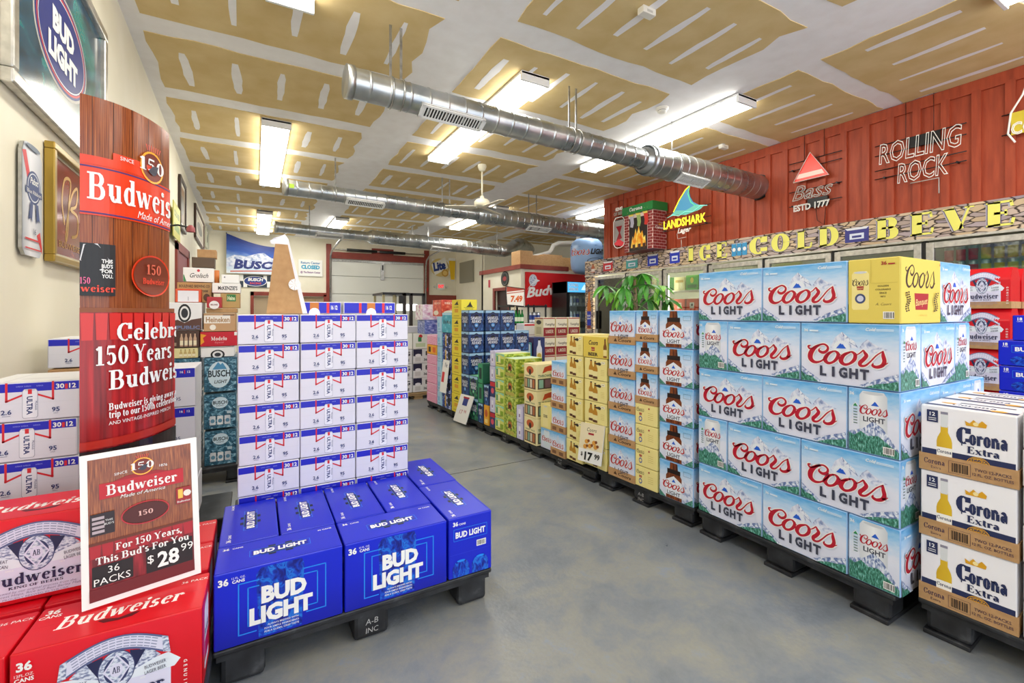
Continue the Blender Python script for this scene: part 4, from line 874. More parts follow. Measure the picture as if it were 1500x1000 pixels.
# ceiling: plastered joints with tan board faces showing between them
cm = MB(); cm.box((-1.6, -2.5, ZC+.004), (11, 16.6, ZC+.15), MUD); ceil = struct('ceiling', cm)
def panel_mesh(wd, dp, seed, strokes, ang=0):
    r = random.Random(seed); pts = []
    nx, ny = 12, 6
    for i in range(nx): pts.append((wd*i/nx, r.uniform(-.018, .018)))
    for i in range(ny): pts.append((wd+r.uniform(-.045, .045), dp*i/ny))
    for i in range(nx): pts.append((wd*(1-i/nx), dp+r.uniform(-.018, .018)))
    for i in range(ny): pts.append((r.uniform(-.02, .02), dp*(1-i/ny)))
    v = [(x, y, 0) for x, y in pts]+[(x, y, .006) for x, y in pts]; n = len(pts)
    f = [tuple(reversed(q)) for q in mg.tessellate_polygon([[Vector(p) for p in v[:n]]])]+[(i, (i+1) % n, n+(i+1) % n, n+i) for i in range(n)]
    mi = [0]*len(f)
    k = int(wd/strokes)
    for i in range(k):
        cx = wd*(i+.5)/k+r.uniform(-.03, .03); hw = r.uniform(.028, .045); y0 = dp*r.uniform(.16, .26); y1 = dp*r.uniform(.74, .86); sl = r.uniform(-.02, .02)
        P = []
        for j in range(7):
            t = j/6; P.append((cx+sl*t-hw*math.sin(math.pi*(.12+.76*t))**.5+r.uniform(-.006, .006), y0+(y1-y0)*t))
        for j in range(7):
            t = 1-j/6; P.append((cx+sl*t+hw*math.sin(math.pi*(.12+.76*t))**.5+r.uniform(-.006, .006), y0+(y1-y0)*t))
        b = len(v); v += [(p[0], p[1], -.0015) for p in P]
        for j in range(6): f.append((b+j, b+13-j, b+12-j, b+j+1)); mi.append(1)
    me = bpy.data.meshes.new('drywall_panel'); me.from_pydata(v, [], f); me.materials.append(PAPER); me.materials.append(MUD)
    me.polygons.foreach_set('material_index', mi); me.update(); return me
PITCH = 1.42
COLS = [(-.86, 1.30, 4.99, .42), (1.90, 4.08, 4.99, .34), (4.77, 6.60, 5.4, .38), (7.1, 9.6, 4.99, .4)]
for ci, (x0, x1, ys, st) in enumerate(COLS):
    dp = 1.15 if ci != 2 else 1.22
    var = [panel_mesh(x1-x0, dp, 10*ci+k, st) for k in range(3)]
    y = ys-PITCH*5; k = 0
    while y < 16:
        if y > -2.3: link('drywall_panel', var[k % 3], ceil, (x0 - (.0253*(y-5.56) if ci == 0 else 0), y, ZC-.002))
        y += PITCH; k += 1
# walls
wl = MB(); wl.face([(XL(-2.5), -2.5, 0), (XL(16.5), 16.5, 0), (XL(16.5), 16.5, ZC+.01), (XL(-2.5), -2.5, ZC+.01)], WALL)
wl.face([(XL(-2.5)-.2, -2.5, 0), (XL(-2.5)-.2, -2.5, ZC), (XL(16.5)-.2, 16.5, ZC), (XL(16.5)-.2, 16.5, 0)], WALL); struct('wall_left', wl)
YB = 16.3
wb = MB()
OP = [(-.05, 1.98, 0, 1.72), (2.22, 5.45, 0, 3.05), (5.75, 6.6, 0, 1.66)]
xs = [-1.7, -.05, 1.98, 2.22, 5.45, 5.75, 6.6, 6.9]
tops = {1: 1.72, 3: 3.05, 5: 1.66}
for i in range(7): wb.box((xs[i], YB, tops.get(i, 0)), (xs[i+1], YB+.15, ZC+.01), WALL)
struct('wall_back', wb)
wr = MB(); wr.box((XR, -2.5, 0), (XR+.08, .3, ZC+.005), REDWOOD).box((XR, .29, 2.36), (XR+.08, 7.58, ZC+.005), REDWOOD)
wallr = struct('wall_right', wr)
bt = MB().box((-.032, 0, 2.37), (0, .072, 3.55), REDWOOD).mesh('batten')
y = 2.467-.2475*12
while y < 7.5:
    link('batten', bt, wallr, (XR, y, 0)); y += .2475
box('top_rail', (XR-.026, -2.4, 3.53), (XR, 7.56, ZC-.004), REDWOOD, wallr)
box('end_board', (XR-.03, 7.5, 2.37), (XR+.08, 7.61, ZC-.004), REDWOOD, wallr)
wp = MB(); wp.box((6.72, 13.8, 0), (11, 13.95, ZC+.005), WALL).box((6.72, 13.9, 0), (6.86, 16.4, ZC+.005), WALL); struct('wall_partition', wp)
struct('wall_side', MB().box((10.8, -2.5, 0), (10.95, 14, ZC+.005), WALL))
# open top-hung front of the shop lies behind the camera: glazed bays
fr = MB()
for x in (-1.0, 1.6, 4.2, 6.6): fr.box((x-.06, -2.5, 0), (x+.06, -2.38, ZC), M('#e8e6de'))
fr.box((-1.1, -2.5, 3.4), (6.7, -2.38, ZC), WALL); struct('trim_1', fr)
# ---- office block with red capping
ox, oy, oz = 5.61, 9.5, 2.30
of = MB(); of.box((ox, oy, 0), (8.4, oy+.1, oz), WALL); of.box((ox, oy+.1, 0), (ox+.1, 10.1, oz), WALL).box((ox, 10.1, 1.82), (ox+.1, 10.85, oz), WALL).box((ox, 10.85, 0), (ox+.1, 11.7, oz), WALL).box((ox, 11.6, 0), (8.4, 11.7, oz), WALL).box((ox+.1, oy+.1, oz-.1), (8.4, 11.6, oz), M('#6b4a3a'))
off = struct('wall_office', of)
mbc = MB().box((ox-.05, oy-.06, oz-.03), (7.0, oy+.1, oz+.08), REDTRIM).box((ox-.05, oy+.1, oz-.03), (ox+.05, 11.75, oz+.08), REDTRIM); struct('trim_2', mbc)
dt = MB(); dt.box((ox-.03, 10.0, 0), (ox+.02, 10.1, 1.86), REDTRIM).box((ox-.03, 10.85, 0), (ox+.02, 10.95, 1.86), REDTRIM).box((ox-.03, 10.1, 1.78), (ox+.02, 10.85, 1.86), REDTRIM); dt.box((ox+.06, 10.1, 0), (ox+.09, 10.85, 1.8), M('#3a1712')); struct('door_1', dt)
# ---- back wall openings
t = MB(); t.box((-.13, YB-.05, 0), (-.04, YB, 1.86), REDTRIM).box((1.98, YB-.05, 0), (2.07, YB, 1.8), REDTRIM).box((-.13, YB-.05, 1.74), (2.2, YB, 1.86), REDTRIM)
struct('trim_3', t)
box('window_pane', (.05, YB+.1, .9), (.6, YB+.12, 1.6), M('#f4f8ff', emit=2.2), struct('window_1', MB().box((-.04, YB+.08, .8), (1.98, YB+.14, 1.72), M('#b9a284'))))
for i in range(4): tag(box('cardboard_bale', (.95, YB+.0, 1.26+i*.1), (1.75, YB+.07, 1.34+i*.1), M(('#8a6f4a', '#d8cfbe', '#5a5348', '#a58a60')[i])), ['brown flattened carton bale, lowest in the red framed back opening', 'pale flattened carton above the lowest bale in the back opening', 'dark grey flattened carton third up in the back opening', 'tan flattened carton topmost in the back opening'][i], 'cardboard')
t = MB(); t.box((2.06, YB-.06, 0), (2.22, YB, 3.5), REDTRIM).box((5.45, YB-.06, 0), (5.63, YB, 3.5), REDTRIM).box((2.22, YB-.06, 3.03), (5.45, YB, 3.25), REDTRIM).box((3.55, YB-.08, 3.25), (4.3, YB-.01, 3.45), REDTRIM); struct('trim_4', t)
gd = struct('door_2', MB().box((2.22, YB+.06, 0), (5.45, YB+.1, 3.05), M('#dfe0da')))
for i in range(5): box('door_section', (2.24, YB+.02, .02+i*.61), (5.43, YB+.06, .61+i*.61), M('#e6e7e1'), gd, bevel=.008)
for i, (a, b) in enumerate(((2.5, 3.3), (3.5, 4.2), (4.4, 5.2))): box('window_pane', (a, YB+.0, 1.28), (b, YB+.025, 1.5), M('#ffffff', emit=2.5), gd)
bx = MB().box((2.24, YB-.01, 2.94), (5.43, YB+.02, 3.0), STEEL).box((3.86, YB-.02, 2.35), (3.98, YB+.02, 2.95), STEEL); bx.obj('door_strut', gd)
box('latch', (3.9, YB-.04, 2.7), (3.95, YB-.01, 2.88), BLACK, gd)
gt = thing('garage_door_track', 'galvanised overhead door track with dark spring shaft on back wall', 'door track', (0, 0, 0))
for x in (2.18, 5.49):
    MB().tube([(x, YB-.1, 0), (x, YB-.1, 2.9), (x, YB-.2, 3.12), (x, YB-.5, 3.25), (x, YB-3.2, 3.4)], .03, STEEL, 6).obj('track_rail', gt)
MB().tube([(2.25, YB-.14, 3.33), (5.45, YB-.14, 3.33)], .02, STEEL, 8).obj('spring_shaft', gt)
MB().tube([(2.7, YB-.14, 3.33), (3.7, YB-.14, 3.33)], .05, BLACK, 10).obj('torsion_spring', gt); MB().tube([(3.8, YB-.14, 3.33), (4.7, YB-.14, 3.33)], .05, BLACK, 10).obj('torsion_spring', gt)
op = thing('door_opener', 'black overhead door opener motor hung from ceiling by steel angle', 'motor', (4.1, 12.6, 3.2))
box('motor_housing', (-.2, -.15, -.05), (.2, .15, .2), BLACK, op, bevel=.02); box('hanger_strap', (-.25, -.02, .2), (-.21, .02, .46), STEEL, op); box('hanger_strap', (.21, -.02, .2), (.25, .02, .46), STEEL, op); MB().tube([(.28, 0, .1), (.33, .05, -.05), (.25, .1, -.1)], .01, BLACK, 6).obj('cable_loop', op)
t = MB(); t.box((5.63, YB-.05, 1.66), (6.72, YB, 1.86), REDTRIM).box((5.63, YB-.05, 0), (5.75, YB, 1.66), REDTRIM).box((6.6, YB-.05, 0), (6.71, YB, 1.66), REDTRIM); struct('trim_5', t)
d3 = struct('door_3', MB().box((5.75, YB+.04, 0), (6.6, YB+.09, 1.66), M('#9a9a98')))
for i in range(3): box('door_panel', (5.8, YB+.02, .1+i*.52), (6.55, YB+.04, .55+i*.52), M('#c8c8c4'), d3, bevel=.01)
# left wall red door casing
yl = 8.4
dd = MB(); X0 = XL(9)
dd.box((X0, 8.28, 0), (X0+.05, 8.42, 2.25), REDTRIM).box((X0, 9.6, 0), (X0+.05, 9.74, 2.25), REDTRIM).box((X0, 8.28, 2.15), (X0+.05, 9.74, 2.28), REDTRIM).box((X0, 8.42, 0), (X0+.03, 9.6, 2.15), M('#8c3a40')); struct('door_4', dd)

# ================================================================== CEILING THINGS
DIFF = M('#fffdf4', .5, 0, LAMP)
def light_fixture(x, y0, y1, label, wd=.33):
    o = thing('ceiling_light', label, 'light', (x, y0, ZC), 0, 'ceiling strip lights'); L = y1-y0
    box('housing', (-wd/2, 0, -.03), (wd/2, L, -.004), WHITE, o)
    for a in (0, L-.03): box('end_cap', (-wd/2-.005, a, -.1), (wd/2+.005, a+.03, -.004), WHITE, o, bevel=.006)
    P = [(-wd/2+.01, -.03), (-wd/2+.02, -.085), (-wd/2+.05, -.095), (wd/2-.05, -.095), (wd/2-.02, -.085), (wd/2-.01, -.03)]
    mb = MB()
    for a, b in zip(P, P[1:]): mb.face([(a[0], .03, a[1]), (b[0], .03, b[1]), (b[0], L-.03, b[1]), (a[0], L-.03, a[1])], DIFF)
    mb.obj('diffuser', o)
for a in ((.235, .8, 3.9, 'long white strip light nearest the camera at the top edge'), (.235, 6.48, 9.62, 'long white strip light above left aisle beside the round duct end'),
          (.2, 12.4, 15.7, 'small far strip light above the blue beer banner'), (2.5, 3.93, 6.8, 'white strip light behind the vent of the front duct'), (1.95, 12.3, 15.5, 'far strip light above the roller door left track'),
          (4.84, 3.16, 6.0, 'long strip light above the thick part of front duct'), (4.95, 9.2, 12.1, 'far strip light half hidden behind the middle duct'), (7.2, 7.75, 9.2, 'strip light just beyond the end of red boarded wall'),
          (4.9, -1.6, 1.2, 'added unseen strip light over the near right aisle behind the camera line'), (2.5, -1.6, 1.2, 'added unseen strip light over the entrance behind the camera line')): light_fixture(*a)  # last two are out of view, added to light the visible aisle
def mesh_spiral(path, r, seam=.17, fat=.0045):
    """sheet-metal pipe with raised spiral lock seams"""
    P = [Vector(p) for p in path]; pts = []; rs = []
    acc = 0; pts.append(P[0]); rs.append(r)
    for a, b in zip(P, P[1:]):
        L = (b-a).length; d = (b-a)/L; s = seam-acc
        while s < L:
            for q, e in ((-.016, 0), (-.009, 0), (-.004, fat), (.004, fat), (.009, 0), (.016, 0)):
                if 0 < s+q < L: pts.append(a+d*(s+q)); rs.append(r+e)
            s += seam
        acc = L-(s-seam); pts.append(b); rs.append(r)
    return pts, rs
DUCT = noise_mat('galvanised_duct', [(.35, '#a2a9ad'), (.55, '#bdc1c2'), (.7, '#d2d3d0')], 4, 3, .24, metal=.92, rr=(.2, .4))
def duct(label, path_s, path_b, rs_, rb, vents, straps, elbow=None, wallend=None):
    o = thing('round_duct', label, 'duct', path_s[0])
    off = Vector(path_s[0]); L = lambda P: [Vector(p)-off for p in P]
    p, r = mesh_spiral(L(path_s), rs_); MB().tube(p, r, DUCT, 28, caps=False).obj('narrow_pipe', o)
    d0 = (Vector(path_s[1])-Vector(path_s[0])).normalized()
    MB().tube([-d0*.01, d0*.05], rs_+.012, DUCT, 28).obj('end_cap', o)
    if path_b:
        a = Vector(path_s[-1])-off; d = (Vector(path_b[1])-Vector(path_b[0])).normalized()
        MB().tube([a-d*.06, a-d*.04, a+d*.06], [rs_+.004, rs_+.02, rb+.012], DUCT, 28, caps=False).obj('reducer', o)
        p, r = mesh_spiral(L(path_b), rb, .16); MB().tube(p, r, DUCT, 28, caps=False).obj('wide_pipe', o)
    if wallend: MB().tube([Vector(wallend[0])-off, Vector(wallend[1])-off], wallend[2], BLACK, 28).obj('wall_collar', o)
    for c, l, w_, rad in vents:
        v = link('vent_grille', None, o, Vector(c)-off, math.atan2(d0.y, d0.x))
        v.rotation_euler = (R(-28), 0, math.atan2(d0.y, d0.x))
        mb = MB(); mb.box((-l/2, -w_/2, -rad-.012), (l/2, -w_/2+.02, -rad+.035), WHITE).box((-l/2, w_/2-.02, -rad-.012), (l/2, w_/2, -rad+.035), WHITE).box((-l/2, -w_/2, -rad-.012), (-l/2+.03, w_/2, -rad+.035), WHITE).box((l/2-.03, -w_/2, -rad-.012), (l/2, w_/2, -rad+.035), WHITE).box((-l/2, -w_/2, -rad), (l/2, w_/2, -rad+.01), BLACK)
        mb.obj('grille_frame', v); n = int(l/.028); mb = MB()
        for i in range(n): mb.box((-l/2+.035+i*.028, -w_/2+.02, -rad-.008), (-l/2+.045+i*.028, w_/2-.02, -rad), WHITE)
        mb.obj('louver', v, kind='stuff')
    for c, rr_ in straps:
        c = Vector(c)-off
        MB().cbox((c.x, c.y, (c.z+ZC-off.z)/2+rr_/2), (.022, .006, ZC-off.z-c.z-rr_-.004), STEEL).obj('hanger_strap', o)
        MB().tube([(c.x, c.y+ (rr_+.006)*math.cos(a_), c.z+(rr_+.006)*math.sin(a_)) for a_ in [R(k*15) for k in range(25)]], .008, STEEL, 4).obj('clamp_band', o)
    return o
duct('nearest round galvanised duct running into the red boarded wall', [(.64, 3.85, 3.08), (4.14, 4.04, 3.08)], [(4.14, 4.04, 3.08), (XR+.05, 4.15, 3.10)], .12, .175,
     [((1.55, 3.9, 3.08), .62, .14, .12), ((4.95, 4.08, 3.08), .6, .16, .17)], [((1.09, 3.87, 3.08), .12), ((1.0, 3.87, 3.08), .12), ((2.95, 3.97, 3.08), .12), ((3.05, 3.98, 3.08), .12), ((4.64, 4.06, 3.08), .175)], wallend=((XR-.03, 4.15, 3.1), (XR+.02, 4.15, 3.1), .19))
duct('middle round galvanised duct with green sticker on its open end', [(.37, 7.55, 3.08), (3.73, 7.88, 3.08)], [(3.73, 7.88, 3.08), (7.9, 8.25, 3.08)], .115, .17,
     [((1.55, 7.66, 3.08), .62, .14, .115), ((5.1, 8.0, 3.08), .6, .16, .165)], [((1.1, 7.62, 3.08), .115), ((2.95, 7.8, 3.08), .115), ((3.1, 7.82, 3.08), .115), ((4.9, 7.98, 3.08), .17), ((5.1, 8.0, 3.08), .17)])
for o_ in COL.objects:
    if o_.get('label', '').startswith('middle round'): box('green_sticker', (.05, -.1175, -.03), (.13, -.11, .03), M('#a8c83a'), o_)
d3o = duct('farthest round duct with elbow rising toward the office roof', [(.38, 11.3, 3.1), (2.47, 11.5, 3.08)], [(2.47, 11.5, 3.08), (6.1, 11.6, 3.0)], .115, .17,
     [((1.5, 11.4, 3.09), .62, .14, .115), ((4.3, 11.55, 3.04), .6, .16, .165)], [((1.08, 11.36, 3.09), .115), ((6.05, 11.6, 3.0), .17)])
c0 = Vector((.38, 11.3, 3.1)); pe = [Vector(q)-c0 for q in ((6.1, 11.6, 3.0), (6.3, 11.62, 3.0), (6.5, 11.7, 3.06), (6.75, 11.85, 3.2), (7.0, 12.0, 3.32), (7.3, 12.3, 3.36), (7.8, 12.8, 3.36), (8.2, 13.3, 3.36))]
MB().tube(pe, .175, DUCT, 24).obj('elbow_pipe', d3o)
wp_ = thing('white_pipe', 'white bent plastic pipe above office beside the duct elbow', 'pipe', (7.2, 10.6, 2.9)); MB().tube([(-.9, 0, -.25), (-.3, 0, -.1), (0, 0, 0), (.08, 0, .1), (.12, 0, .2), (.3, 0, .28), (.9, 0, .34), (1.0, 0, .42), (1.02, 0, .757)], .06, WHITE, 12).obj('bent_pipe', wp_)
f = thing('ceiling_fan', 'white ceiling fan on a down rod by middle duct', 'fan', (3.27, 6.8, ZC))
MB().lathe([(.07, 0), (.075, -.03), (.05, -.09), (.018, -.11)], (0, 0, -.004), M('#e8e2cc'), 20).obj('canopy', f); MB().tube([(0, 0, -.1), (0, 0, -.54)], .014, M('#e8e2cc'), 10).obj('down_rod', f)
MB().lathe([(.03, .1), (.04, .06), (.1, .04), (.13, 0), (.13, -.05), (.09, -.08), (.02, -.09)], (0, 0, -.62), M('#e8e2cc'), 24).obj('motor', f)
for k in range(3):
    b = MB().box((.1, -.055, -.006), (.6, .055, .0), M('#e8e2cc')).obj('blade', f); b.location = (0, 0, -.7); b.rotation_euler = (R(8), 0, R(35+120*k))
def detector(name, label, x, y, kind=0):
    o = thing(name, label, 'detector', (x, y, ZC))
    if kind == 0: MB().lathe([(.075, -.002), (.075, -.02), (.05, -.03), (.055, -.05), (.03, -.065)], (0, 0, 0), M('#ece8dc'), 20).obj('housing', o); MB().lathe([(.052, -.034), (.052, -.044)], (0, 0, 0), BLACK, 20).obj('vent_ring', o)
    else: box('housing', (-.07, -.035, -.06), (.07, .035, -.004), M('#ece8dc'), o, bevel=.008); box('lens', (-.03, -.036, -.05), (.03, -.03, -.03), M('#c8c4b8'), o)
detector('smoke_detector', 'round white smoke detector beside the long strip light', 4.235, 3.85); detector('ceiling_sensor', 'small white box sensor on ceiling near the red wall', 5.95, 4.26, 1); detector('ceiling_sensor', 'small white box sensor at the top centre of the ceiling', 2.74, 2.65, 1)

# ================================================================== LEFT WALL
def wall_frame(label, y0, y1, z0, z1, fw, fm, art, dep=.05, name='framed_picture', tilt=0, cat='picture'):
    """frame on the left wall, picture facing +X; width runs from near (y0) to far (y1)"""
    xa = XL(y0); xb = XL(y1); rot = math.atan2(y1-y0, xb-xa); L = y1-y0
    o = thing(name, label, cat, (xa+.004, y0, z0), rot); H = z1-z0
    if tilt: o.rotation_euler = (tilt, 0, rot)
    for n, a, b in (('frame_rail', (0, -dep, 0), (L, 0, fw)), ('frame_rail', (0, -dep, H-fw), (L, 0, H)), ('frame_rail', (0, -dep, fw), (fw, 0, H-fw)), ('frame_rail', (L-fw, -dep, fw), (L, 0, H-fw))): box(n, a, b, fm, o, bevel=fw*.15)
    link('picture_print', art.mesh('picture', lambda u, v, q: (fw+u, -.015-q*3, fw+v)), o)
    return o
TEAL = noise_mat('teal_mirror_print', [(.3, '#0b2440'), (.48, '#15506a'), (.6, '#1f8a8a'), (.72, '#123a66')], 3, 5, .15, 'UV', (1.5, 1, 1), dist=1)
a = Art(1.42, .86); a.bg(TEAL)
a.ell(.65, .43, .42, .26, M('#b8b4ac'), 36); a.ell(.65, .43, .40, .245, M('#1c2c7a'), 36); a.ring(.65, .43, .375, .225, .012, M('#c8343c'), n=40); a.ring(.65, .43, .36, .212, .006, WHITE, n=40)
a.text('BUD', .65, .45, .11, WHITE, w=.34, bold=.06); a.text('LIGHT', .65, .3, .11, WHITE, w=.46, bold=.06)
wall_frame('large silver framed blue mirror with oval beer logo, high on the left wall', 2.56, 4.08, 2.14, 3.12, .06, ALU, a, .045, 'framed_mirror', 0, 'mirror')
a = Art(.62, .52); a.bg(noise_mat('red_gold_mirror', [(.35, '#6a1a14'), (.55, '#8a2a22'), (.7, '#b06a58')], 3, 4, .12, 'UV'))
a.segs([(.0, .0), (.62, .0), (.62, .52), (0, .52), (0, 0)], .03, M('#c9c2a8', .2)); gold = M('#c79a34', .3, .6)
a.line(spl := [(p[0], p[1]) for p in spline([(.2, .18, 0), (.16, .3, 0), (.2, .42, 0), (.3, .43, 0), (.27, .3, 0), (.25, .14, 0), (.22, .1, 0), (.24, .2, 0), (.32, .36, 0), (.42, .42, 0), (.4, .32, 0), (.3, .28, 0), (.42, .26, 0), (.42, .16, 0), (.32, .13, 0)], 5)], .018, gold)
a.text('BUDWEISER', .31, .055, .035, gold, w=.4)
wall_frame('gold framed red mirror with a gilt monogram below the big silver mirror', 3.05, 3.74, 1.47, 2.06, .035, M('#a88a3a', .3, .5), a, .04, 'framed_mirror', 0, 'mirror')
# tall can sign
cs = thing('can_sign', 'tall flat tin sign shaped like a silver beer can, on left wall', 'sign', (XL(2.74)+.01, 2.73, 1.47), math.atan2(1, -.0253))
a = Art(.225, .5); out = [(0, .03), (.03, 0), (.195, 0), (.225, .03), (.225, .45), (.2, .49), (.17, .5), (.05, .5), (.02, .49), (0, .45)]
a.poly(out, grad_mat('silver_can_print', [(0, '#aab0ba'), (.4, '#e8e8ee'), (1, '#b4bac4')], 'X')); a.poly([(.0, .45), (.04, .46), (.1, .33), (.06, .33)], URED); a.poly([(.16, .1), (.2, .12), (.225, .05), (.225, .02)], URED)
a.ell(.125, .31, .08, .075, M('#28407a'), 24); a.ell(.125, .31, .07, .065, M('#dfe3ec'), 24); a.ell(.125, .31, .064, .06, M('#28407a'), 24); a.rect(.03, .275, .22, .305, M('#28407a')); a.text('Pabst', .125, .325, .03, WHITE, shear=.2, bold=.02); a.text('Blue Ribbon', .125, .28, .018, WHITE, w=.16)
a.poly([(.08, .24), (.11, .24), (.1, .15), (.085, .17), (.06, .16)], M('#28407a')); a.poly([(.14, .24), (.17, .24), (.19, .16), (.165, .17), (.15, .15)], M('#28407a')); a.text('16', .13, .1, .028, BNAVY); a.rect(.02, .07, .2, .078, URED); a.rect(.02, .03, .2, .036, URED); a.ell(.11, .485, .08, .012, M('#5a6a80'), 14)
link('sign_print', a.mesh('can_print', lambda u, v, q: (u, -.012-q*2, v)), cs); mb = MB(); mb.face([(p[0], -.012, p[1]) for p in out], STEEL); n = len(out)
for i in range(n): p, q = out[i], out[(i+1) % n]; mb.face([(p[0], -.012, p[1]), (q[0], -.012, q[1]), (q[0], 0, q[1]), (p[0], 0, p[1])], STEEL)
mb.obj('sign_plate', cs)
for y0, y1, z0, z1, lb, fm, c1 in ((8.65, 9.5, 2.54, 3.36, 'dark framed picture on left wall, first beyond the beer standee', '#3a2a20', '#8a6a4a'), (11.5, 14.1, 2.78, 3.5, 'brown framed wide picture on left wall behind the first dark frame', '#4a2c1c', '#b8b09c'), (14.95, 16.1, 3.0, 3.7-.1, 'pale framed picture in far left corner near the ceiling', '#b8b8a8', '#c8d0b8')):
    a = Art(y1-y0-.12, z1-z0-.12); a.bg(M('#e6e2d4')); a.rect(.06, .06, a.w-.06, a.h-.06, M(c1)); a.ell(a.w/2, a.h/2, a.w*.3, a.h*.22, M('#5a5a50')); wall_frame(lb, y0, y1, z0, z1, .06, M(fm), a, .04)
ys = thing('yellow_sign', 'yellow green printed poster hanging on left wall behind the standee', 'poster', (XL(7.6)+.05, 7.55, 2.25), math.atan2(1, -.0253)); a = Art(.8, .48); a.bg(M('#c9c45a')); a.text('COLD BEER', .4, .3, .08, M('#3a6a3a'), w=.6, bold=.03); a.rect(.1, .1, .7, .2, M('#7a9a3a')); link('poster_print', a.mesh('poster', lambda u, v, q: (u, -.01-q, v)), ys); box('poster_board', (0, -.01, 0), (.8, 0, .48), M('#c9c45a'), ys)
lb = thing('lamp_bracket', 'small black gooseneck bracket over the red door on left wall', 'bracket', (XL(7.4)+.02, 7.4, 2.35)); MB().tube([(0, 0, 0), (.1, 0, .02), (.22, 0, 0)], .012, BLACK, 6).obj('arm', lb); MB().lathe([(.05, 0), (.045, .06), (.02, .09)], (.24, 0, -.06), M('#a04a50'), 12).obj('lamp_head', lb)

# ================================================================== RED WALL: header, letters, coolers, neons
def onright(name, label, cat, y, z, off=.01, kind=None):
    return thing(name, label, cat, (XR-off, y, z), -math.pi/2)
hd = thing('stone_header', 'long printed stone banner above the cooler doors', 'banner', (XR, 0, 0))
box('banner_board', (-.05, -1.5, 2.045), (.08, 8.24, 2.37), STONE, hd); box('lower_rail', (-.06, -1.5, 2.02), (.0, 8.24, 2.045), ALU, hd)
box('corner_column', (-.04, 7.96, .02), (.1, 8.24, 2.045), STONE, hd)
YLT = M('#f4ee72', .4); SHD = M('#b9b4c0', .5); INK = M('#4a3a78', .5)
for ch, yc, wd in (('I', 5.331, .13), ('C', 5.057, .2), ('E', 4.724, .2), ('C', 4.128, .26), ('O', 3.792, .25), ('L', 3.457, .2), ('D', 3.15, .24), ('B', 2.514, .22), ('E', 2.189, .21), ('V', 1.885, .23), ('E', 1.568, .21), ('R', 1.28, .22), ('A', .98, .22)):
    a = Art(wd, .24); V, F_, tw = serif_mesh(ch, .24, .1)
    a.serif(ch, wd/2-.014, -.006, .245, SHD, w=wd*1.1, T=.31, th=.11); a.serif(ch, wd/2, .0, .245, INK, w=wd*1.1, T=.345, th=.135); a.serif(ch, wd/2, .0, .245, YLT, w=wd*1.1, T=.3, th=.1)
    o = link('header_letter', a.mesh('letter', lambda u, v, q: (u, -q*3, v)), hd, (-.053, yc+wd/2, 2.095), -math.pi/2)
def mini_pack(y, label, col, w_=.16, h_=.2, kind=0):
    a = Art(w_, h_)
    if kind == 0: a.bg(M(col)); a.poly([(0, h_), (w_, h_), (w_*.9, h_*.85), (w_*.1, h_*.85)], M('#e8e8ee')); a.rect(w_*.2, h_*.2, w_*.8, h_*.6, M('#dfe6f6')); a.rect(w_*.3, h_*.3, w_*.7, h_*.45, M(col))
    elif kind == 1:
        for i in range(3): a_can(a, w_*(.18+.32*i), 0, w_*.29, h_, M(col)); a.ell(w_*(.18+.32*i), h_*.5, w_*.1, h_*.15, WHITE)
    else: a_bottle(a, w_/2, 0, w_*.6, h_, M(col), '#e8d8d0')
    link('pack_picture', a.mesh('pack', lambda u, v, q: (u, -q*3, v)), hd, (-.053, y+w_/2, 2.1), -math.pi/2)
mini_pack(7.95, '', '#b05a30', .2, .2, 2); mini_pack(7.46, '', '#c8202c', .3, .2); mini_pack(6.75, '', '#4aa8a8', .32, .18); mini_pack(6.2, '', '#2438b8', .26, .22); mini_pack(5.68, '', '#2438b8', .22, .22); mini_pack(4.427, '', '#3a9ad0', .28, .2, 1); mini_pack(2.839, '', '#3a3a8a', .26, .18)
a = Art(.16, 1.0); a_bottle(a, .08, .02, .13, .9, M('#c8742a'), '#2438b8', '#3a2a5a'); a.rect(.015, .1, .145, .42, M('#2438b8')); a.text('BUD', .08, .3, .04, WHITE, bold=.04); a.text('LIGHT', .08, .24, .035, WHITE, bold=.04); a.rect(.015, .04, .145, .1, M('#7a3040'))
link('bottle_picture', a.mesh('bottle', lambda u, v, q: (u, -q*3, v)), hd, (-.043, 8.18, .82), -math.pi/2)
